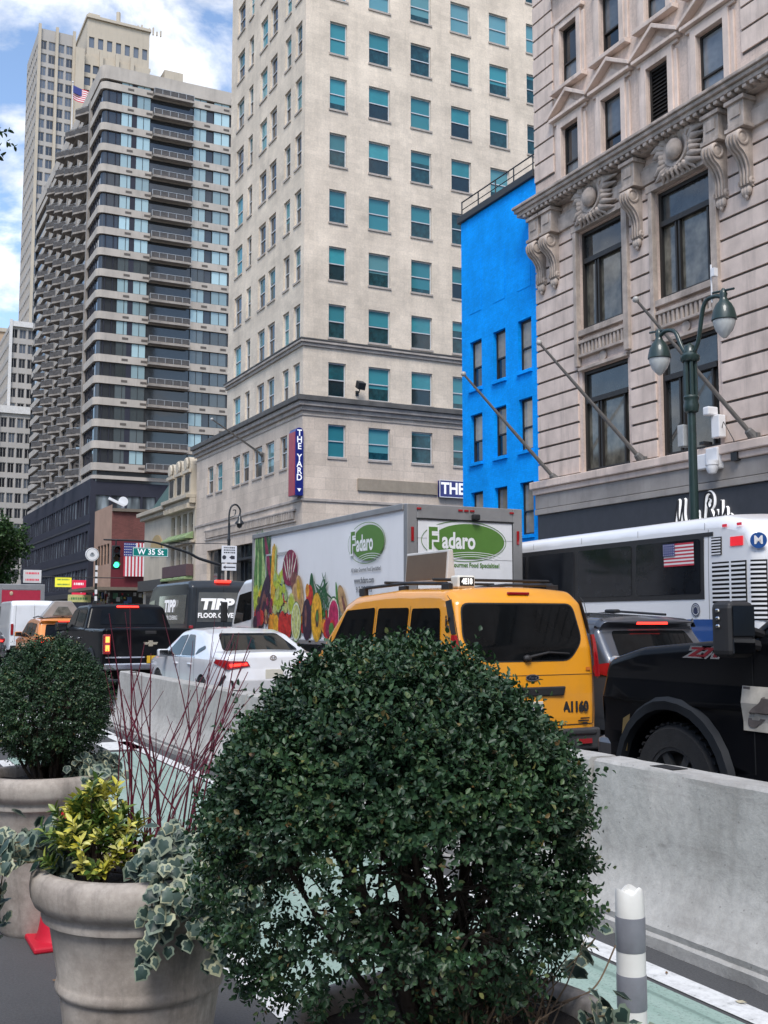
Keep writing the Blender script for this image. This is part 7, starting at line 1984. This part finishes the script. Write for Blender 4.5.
# yellow-green variegated shrub
YLF = leafmat('green_gold_leaf', [(0, (.035, .08, .02)), (.4, (.07, .14, .03)), (.7, (.16, .23, .05)), (1, (.36, .40, .08))], .4, .5, .2)
YEL2 = leafmat('bright_yellow_leaf', [(0, (.50, .46, .04)), (.5, (.64, .60, .10)), (1, (.72, .70, .30))], .45, .5, .25)
ye = thing('golden_shrub', 'small yellow and green leaved shrub at the left of the front planter', 'shrub', (.76, 3.60, .745))
rng = np.random.default_rng(5); Pl, Tl, mi = [], [], []
m = MB()
for i in range(120):
    a = rng.random()*2*np.pi; el_ = .25+1.25*rng.random(); d = np.array([np.cos(a)*np.cos(el_), np.sin(a)*np.cos(el_), np.sin(el_)])
    e = d*np.array([.165, .13, .30])*(.6+.4*rng.random()); Pl.append(e); t_ = d*.6+np.array([0, 0, .6])+rng.normal(size=3)*.2; Tl.append(t_/np.linalg.norm(t_))
    if i % 3 == 0: m.tube([V((d[0]*.03, d[1]*.03, 0)), V(e)*.5+V((0, 0, .03)), V(e)], [.005, .004, .002], 5)
Pl, Tl = np.array(Pl), np.array(Tl)
C, D, Nn = twig_leaves(rng, Pl, Tl, 12, .03+.03*rng.random(len(Pl)), .03, .8)
yl = (np.tile(Pl[:, 0]*3+Pl[:, 2]*1.2+rng.normal(size=len(Pl))*.22, 12) % .55 < .13).astype(int)
leaf_mesh('foliage', C, D, Nn, .034*(.7+.6*rng.random(len(C))), .42, [YLF, YEL2], ye, mi=yl)
m.build('stems', BARK, ye)

# variegated ivy
IVG = leafmat('ivy_grey_green', [(0, (.012, .032, .026)), (.5, (.032, .062, .053)), (1, (.11, .16, .135))], .45, .4, .15)
IVC = leafmat('ivy_cream_edge', [(0, (.16, .21, .16)), (.6, (.27, .32, .24)), (1, (.50, .50, .32))], .5, .4, .2)
IVOUT = [(0, -.42), (.22, -.50), (.46, -.32), (.43, -.12), (.51, .08), (.37, .20), (.19, .38), (0, .56), (-.19, .38), (-.37, .20), (-.51, .08), (-.43, -.12), (-.46, -.32), (-.22, -.50)]
IVIN = [(a*(.80+.10*((i*7) % 3-1)*.6), b*(.80+.10*((i*5) % 3-1)*.6)) for i, (a, b) in enumerate(IVOUT)]
def ivy(label, base, vines, seed, size=.05):
    o = thing('trailing_ivy', label, 'ivy', base, 0, 'variegated ivy trailing over the planters'); rn = random.Random(seed)
    F = MB(); S = MB()
    for pts in vines:
        pp = bez([V(p) for p in pts], 9); S.tube(pp, .0022, 5)
        for i, p in enumerate(pp[1:]):
            for rep in range(1 if rn.random() < .75 else 2):
                out = V((p.x, p.y, 0)); out = (out.normalized() if out.length > .01 else V((0, -1, 0)))
                nrm = (out*.75+V((0, 0, .55))+V((-.25, -.5, 0))+V((rn.gauss(0, .6), rn.gauss(0, .6), rn.gauss(0, .5)))).normalized()
                down = (V((rn.gauss(0, .55), rn.gauss(0, .55), -1))); down = (down-nrm*down.dot(nrm)).normalized(); sd_ = down.cross(nrm)
                s = size*(.6+.65*rn.random()); c = p+nrm*.012+V((rn.gauss(0, .03), rn.gauss(0, .03), rn.gauss(0, .025)))
                f = lambda a, b, k: c+sd_*a*s+down*b*s-nrm*(abs(a)*.28*s+abs(b)*.10*s)+nrm*k
                kk = .72+.42*rn.random(); inn = [f(a*kk*(.9+.2*rn.random()), b*kk*(.9+.2*rn.random()), .0) for a, b in IVIN]; outp = [f(a, b, 0) for a, b in IVOUT]; n = len(inn); base_i = len(F.v)
                F.v += [tuple(q) for q in inn+outp+[f(0, -.05, .004*1)]]
                for k in range(n):
                    k2 = (k+1) % n
                    F.f.append([base_i+k, base_i+k2, base_i+2*n]); F.m.append(0)
                    F.f.append([base_i+k, base_i+n+k, base_i+n+k2, base_i+k2]); F.m.append(1)
    F.build('leaves', [IVG, IVC], o, recalc=False, smooth=55); S.build('vines', mat('ivy_vine', (.08, .06, .03), .8), o)
rn = random.Random(31); vr = []
# front pot: right-hand curtain (pot centre .92, 3.66; rim radius .35, z .745)
for i in range(12):
    a = -2.0+.12*i+rn.uniform(-.04, .04); L_ = .07+.20*rn.random(); c_, s_ = math.cos(a), math.sin(a); a2 = a+rn.uniform(-.12, .12)
    vr.append([(.20*c_, .20*s_, .0), (.30*c_, .30*s_, .10+.08*rn.random()), (.375*math.cos(a2), .375*math.sin(a2), .05), (.385*math.cos(a2), .385*math.sin(a2), .05-L_*.6), (.37*math.cos(a2), .37*math.sin(a2), .05-L_)])
vr = [v for v in vr if True]
ivy('cream edged ivy spilling down the right side of the front left planter', (.93, 3.66, .755), [v for v in vr if math.atan2(v[2][1], v[2][0]) > -1.84], 2, .048)
vl = []
for i in range(7):
    a = 2.35+.14*i+rn.uniform(-.05, .05); L_ = .05+.20*rn.random(); c_, s_ = math.cos(a), math.sin(a); ex = .44+.12*rn.random()
    vl.append([(.24*c_, .24*s_, .0), (.34*c_, .34*s_, .07+.06*rn.random()), (ex*c_, ex*s_, .06), ((ex+.03)*c_, (ex+.03)*s_, .02-L_)])
ivy('pale ivy trailing at the left edge off the front planter', (.93, 3.66, .755), vl, 6, .06)
vb = []
for i in range(9):
    a = -.9+.28*i+rn.uniform(-.1, .1); c_, s_ = math.cos(a), math.sin(a)
    vb.append([(.15*c_, .15*s_, 0), (.25*c_, .25*s_, .06+.05*rn.random()), (.34*c_, .34*s_, .07), (.37*c_, .37*s_, .0)])
ivy('sparse ivy around the base of the smaller bush in the rear planter', (1.0, 6.02, .755), vb, 9, .05)
vf = [[(.20, -.12, 0), (.27, -.19, .06), (.34, -.20, .04), (.37, -.21, -.02)], [(.18, .05, 0), (.29, .04, .05), (.40, .06, .09), (.47, .07, .13)], [(-.22, -.14, 0), (-.30, -.20, .06), (-.36, -.22, .02)]]
ivy('few ivy leaves and runners at the foot of the largest bush', (1.20, 2.13, .70), vf, 12, .042)
# dry tangle at the foot of the largest bush
dt = thing('dry_vine', 'tangle of dry brown vine stems under the right side of the largest bush', 'vine', (1.20, 2.13, .70))
m = MB(); rn = random.Random(77)
for i in range(70):
    a = rn.uniform(-1.9, .6); r = .05+.2*rn.random(); s = V((r*math.cos(a), r*math.sin(a), 0)); e = s+V((rn.gauss(.06, .08), rn.gauss(-.02, .08), .04+.16*rn.random()))
    m.tube([s, s.lerp(e, .5)+V((rn.gauss(0, .02), rn.gauss(0, .02), .02)), e], [.0028, .0022, .001], 4)
m.tube(bez([V((.22, -.02, .02)), V((.33, -.03, .04)), V((.42, .0, .05)), V((.50, .03, .12))], 7), .0022, 5)
m.build('stems', mat('dry_stem', (.16, .11, .07), .8, var=.4, scale=20), dt)

# ------------------------------------------------------------------ street trees
TLF = leafmat('street_tree_leaf', [(0, (.018, .045, .012)), (.5, (.03, .075, .018)), (1, (.06, .12, .03))], .5, .4, .2)
def tree(label, base, crown_c, R, n, ls, seed, trunk_r=.14, extra=None):
    o = thing('street_tree', label, 'tree', base); rng = np.random.default_rng(seed); rn = random.Random(seed)
    cV = V(crown_c)-V(base); m = MB(); fork = V((0, 0, cV.z-R[2]*.75))
    m.tube([V((0, 0, -.05)), V((.04, .02, fork.z*.5)), fork], [trunk_r*1.3, trunk_r, trunk_r*.8], 9)
    cl = []
    for i in range(16):
        d = V((rn.gauss(0, 1), rn.gauss(0, 1), rn.gauss(.25, .8))).normalized()
        e = cV+V((d.x*R[0], d.y*R[1], d.z*R[2]))*(.55+.35*rn.random()); pts = bez([fork, fork.lerp(e, .5)+V((0, 0, R[2]*.1)), e], 4)
        m.tube(pts, [trunk_r*.5*(1-.85*k/(len(pts)-1)) for k in range(len(pts))], 6); cl.append((e, .30+.22*rn.random()))
    if extra: 
        for e, mid in extra:
            e, mid = V(e)-V(base), V(mid)-V(base); pts = bez([fork, mid, e], 6); m.tube(pts, [trunk_r*.3*(1-.9*k/(len(pts)-1)) for k in range(len(pts))], 5)
    m.build('trunk', BARK, o, smooth=60)
    P = []
    for e, q in cl:
        k = n//len(cl); d = rng.normal(size=(k, 3)); d /= np.linalg.norm(d, axis=1, keepdims=True)
        P.append(np.array(e)+d*np.array(R)*q*(rng.random(k)**.4)[:, None])
    if extra:
        for e, mid in extra: P.append(np.array(V(e)-V(base))+rng.normal(size=(22, 3))*.055)
    P = np.concatenate(P); T = rng.normal(size=P.shape)+np.array([0, 0, .2]); T /= np.linalg.norm(T, axis=1, keepdims=True)
    C, D, Nn = twig_leaves(rng, P, T, 6, np.full(len(P), ls*2.2), ls, .8)
    leaf_mesh('crown', C, D, Nn, ls*(.7+.6*rng.random(len(C))), .6, [TLF], o)
tree('dense green street tree at the left edge before the dark podium', (11.2, 98, 0), (11.0, 98, 7.3), (3.3, 3.2, 3.6), 2600, .30, 4, .2)
tree('street tree just outside the left edge with one leafy twig reaching in', (-3.0, 9.8, 0), (-3.4, 9.9, 5.6), (2.2, 2.2, 1.9), 2200, .05, 12, .11, [((.90, 9.0, 5.45), (-1.2, 9.4, 5.7))])

# fallen leaves on the ground
m = MB(); rn = random.Random(9); LM = [mat('fallen_leaf_'+a, c, .7, var=.3, scale=30) for a, c in (('pale', (.45, .40, .28)), ('brown', (.16, .09, .04)))]
for i in range(110):
    x, y = rn.uniform(.2, 3.6), rn.uniform(2, 14); a = rn.random()*6.3; s = .012+.02*rn.random()
    if i < 45: x = 3.40+.2*rn.random()
    u, v = V((math.cos(a), math.sin(a), .1)), V((-math.sin(a), math.cos(a), .15)); c = V((x, y, .012))
    m.poly([c-u*s, c+v*s*.5, c+u*s, c-v*s*.5], rn.randrange(2))
tag(m.build('fallen_leaves', LM), 'scattered fallen leaves lying on the asphalt and green lane', 'leaves', kind='stuff')
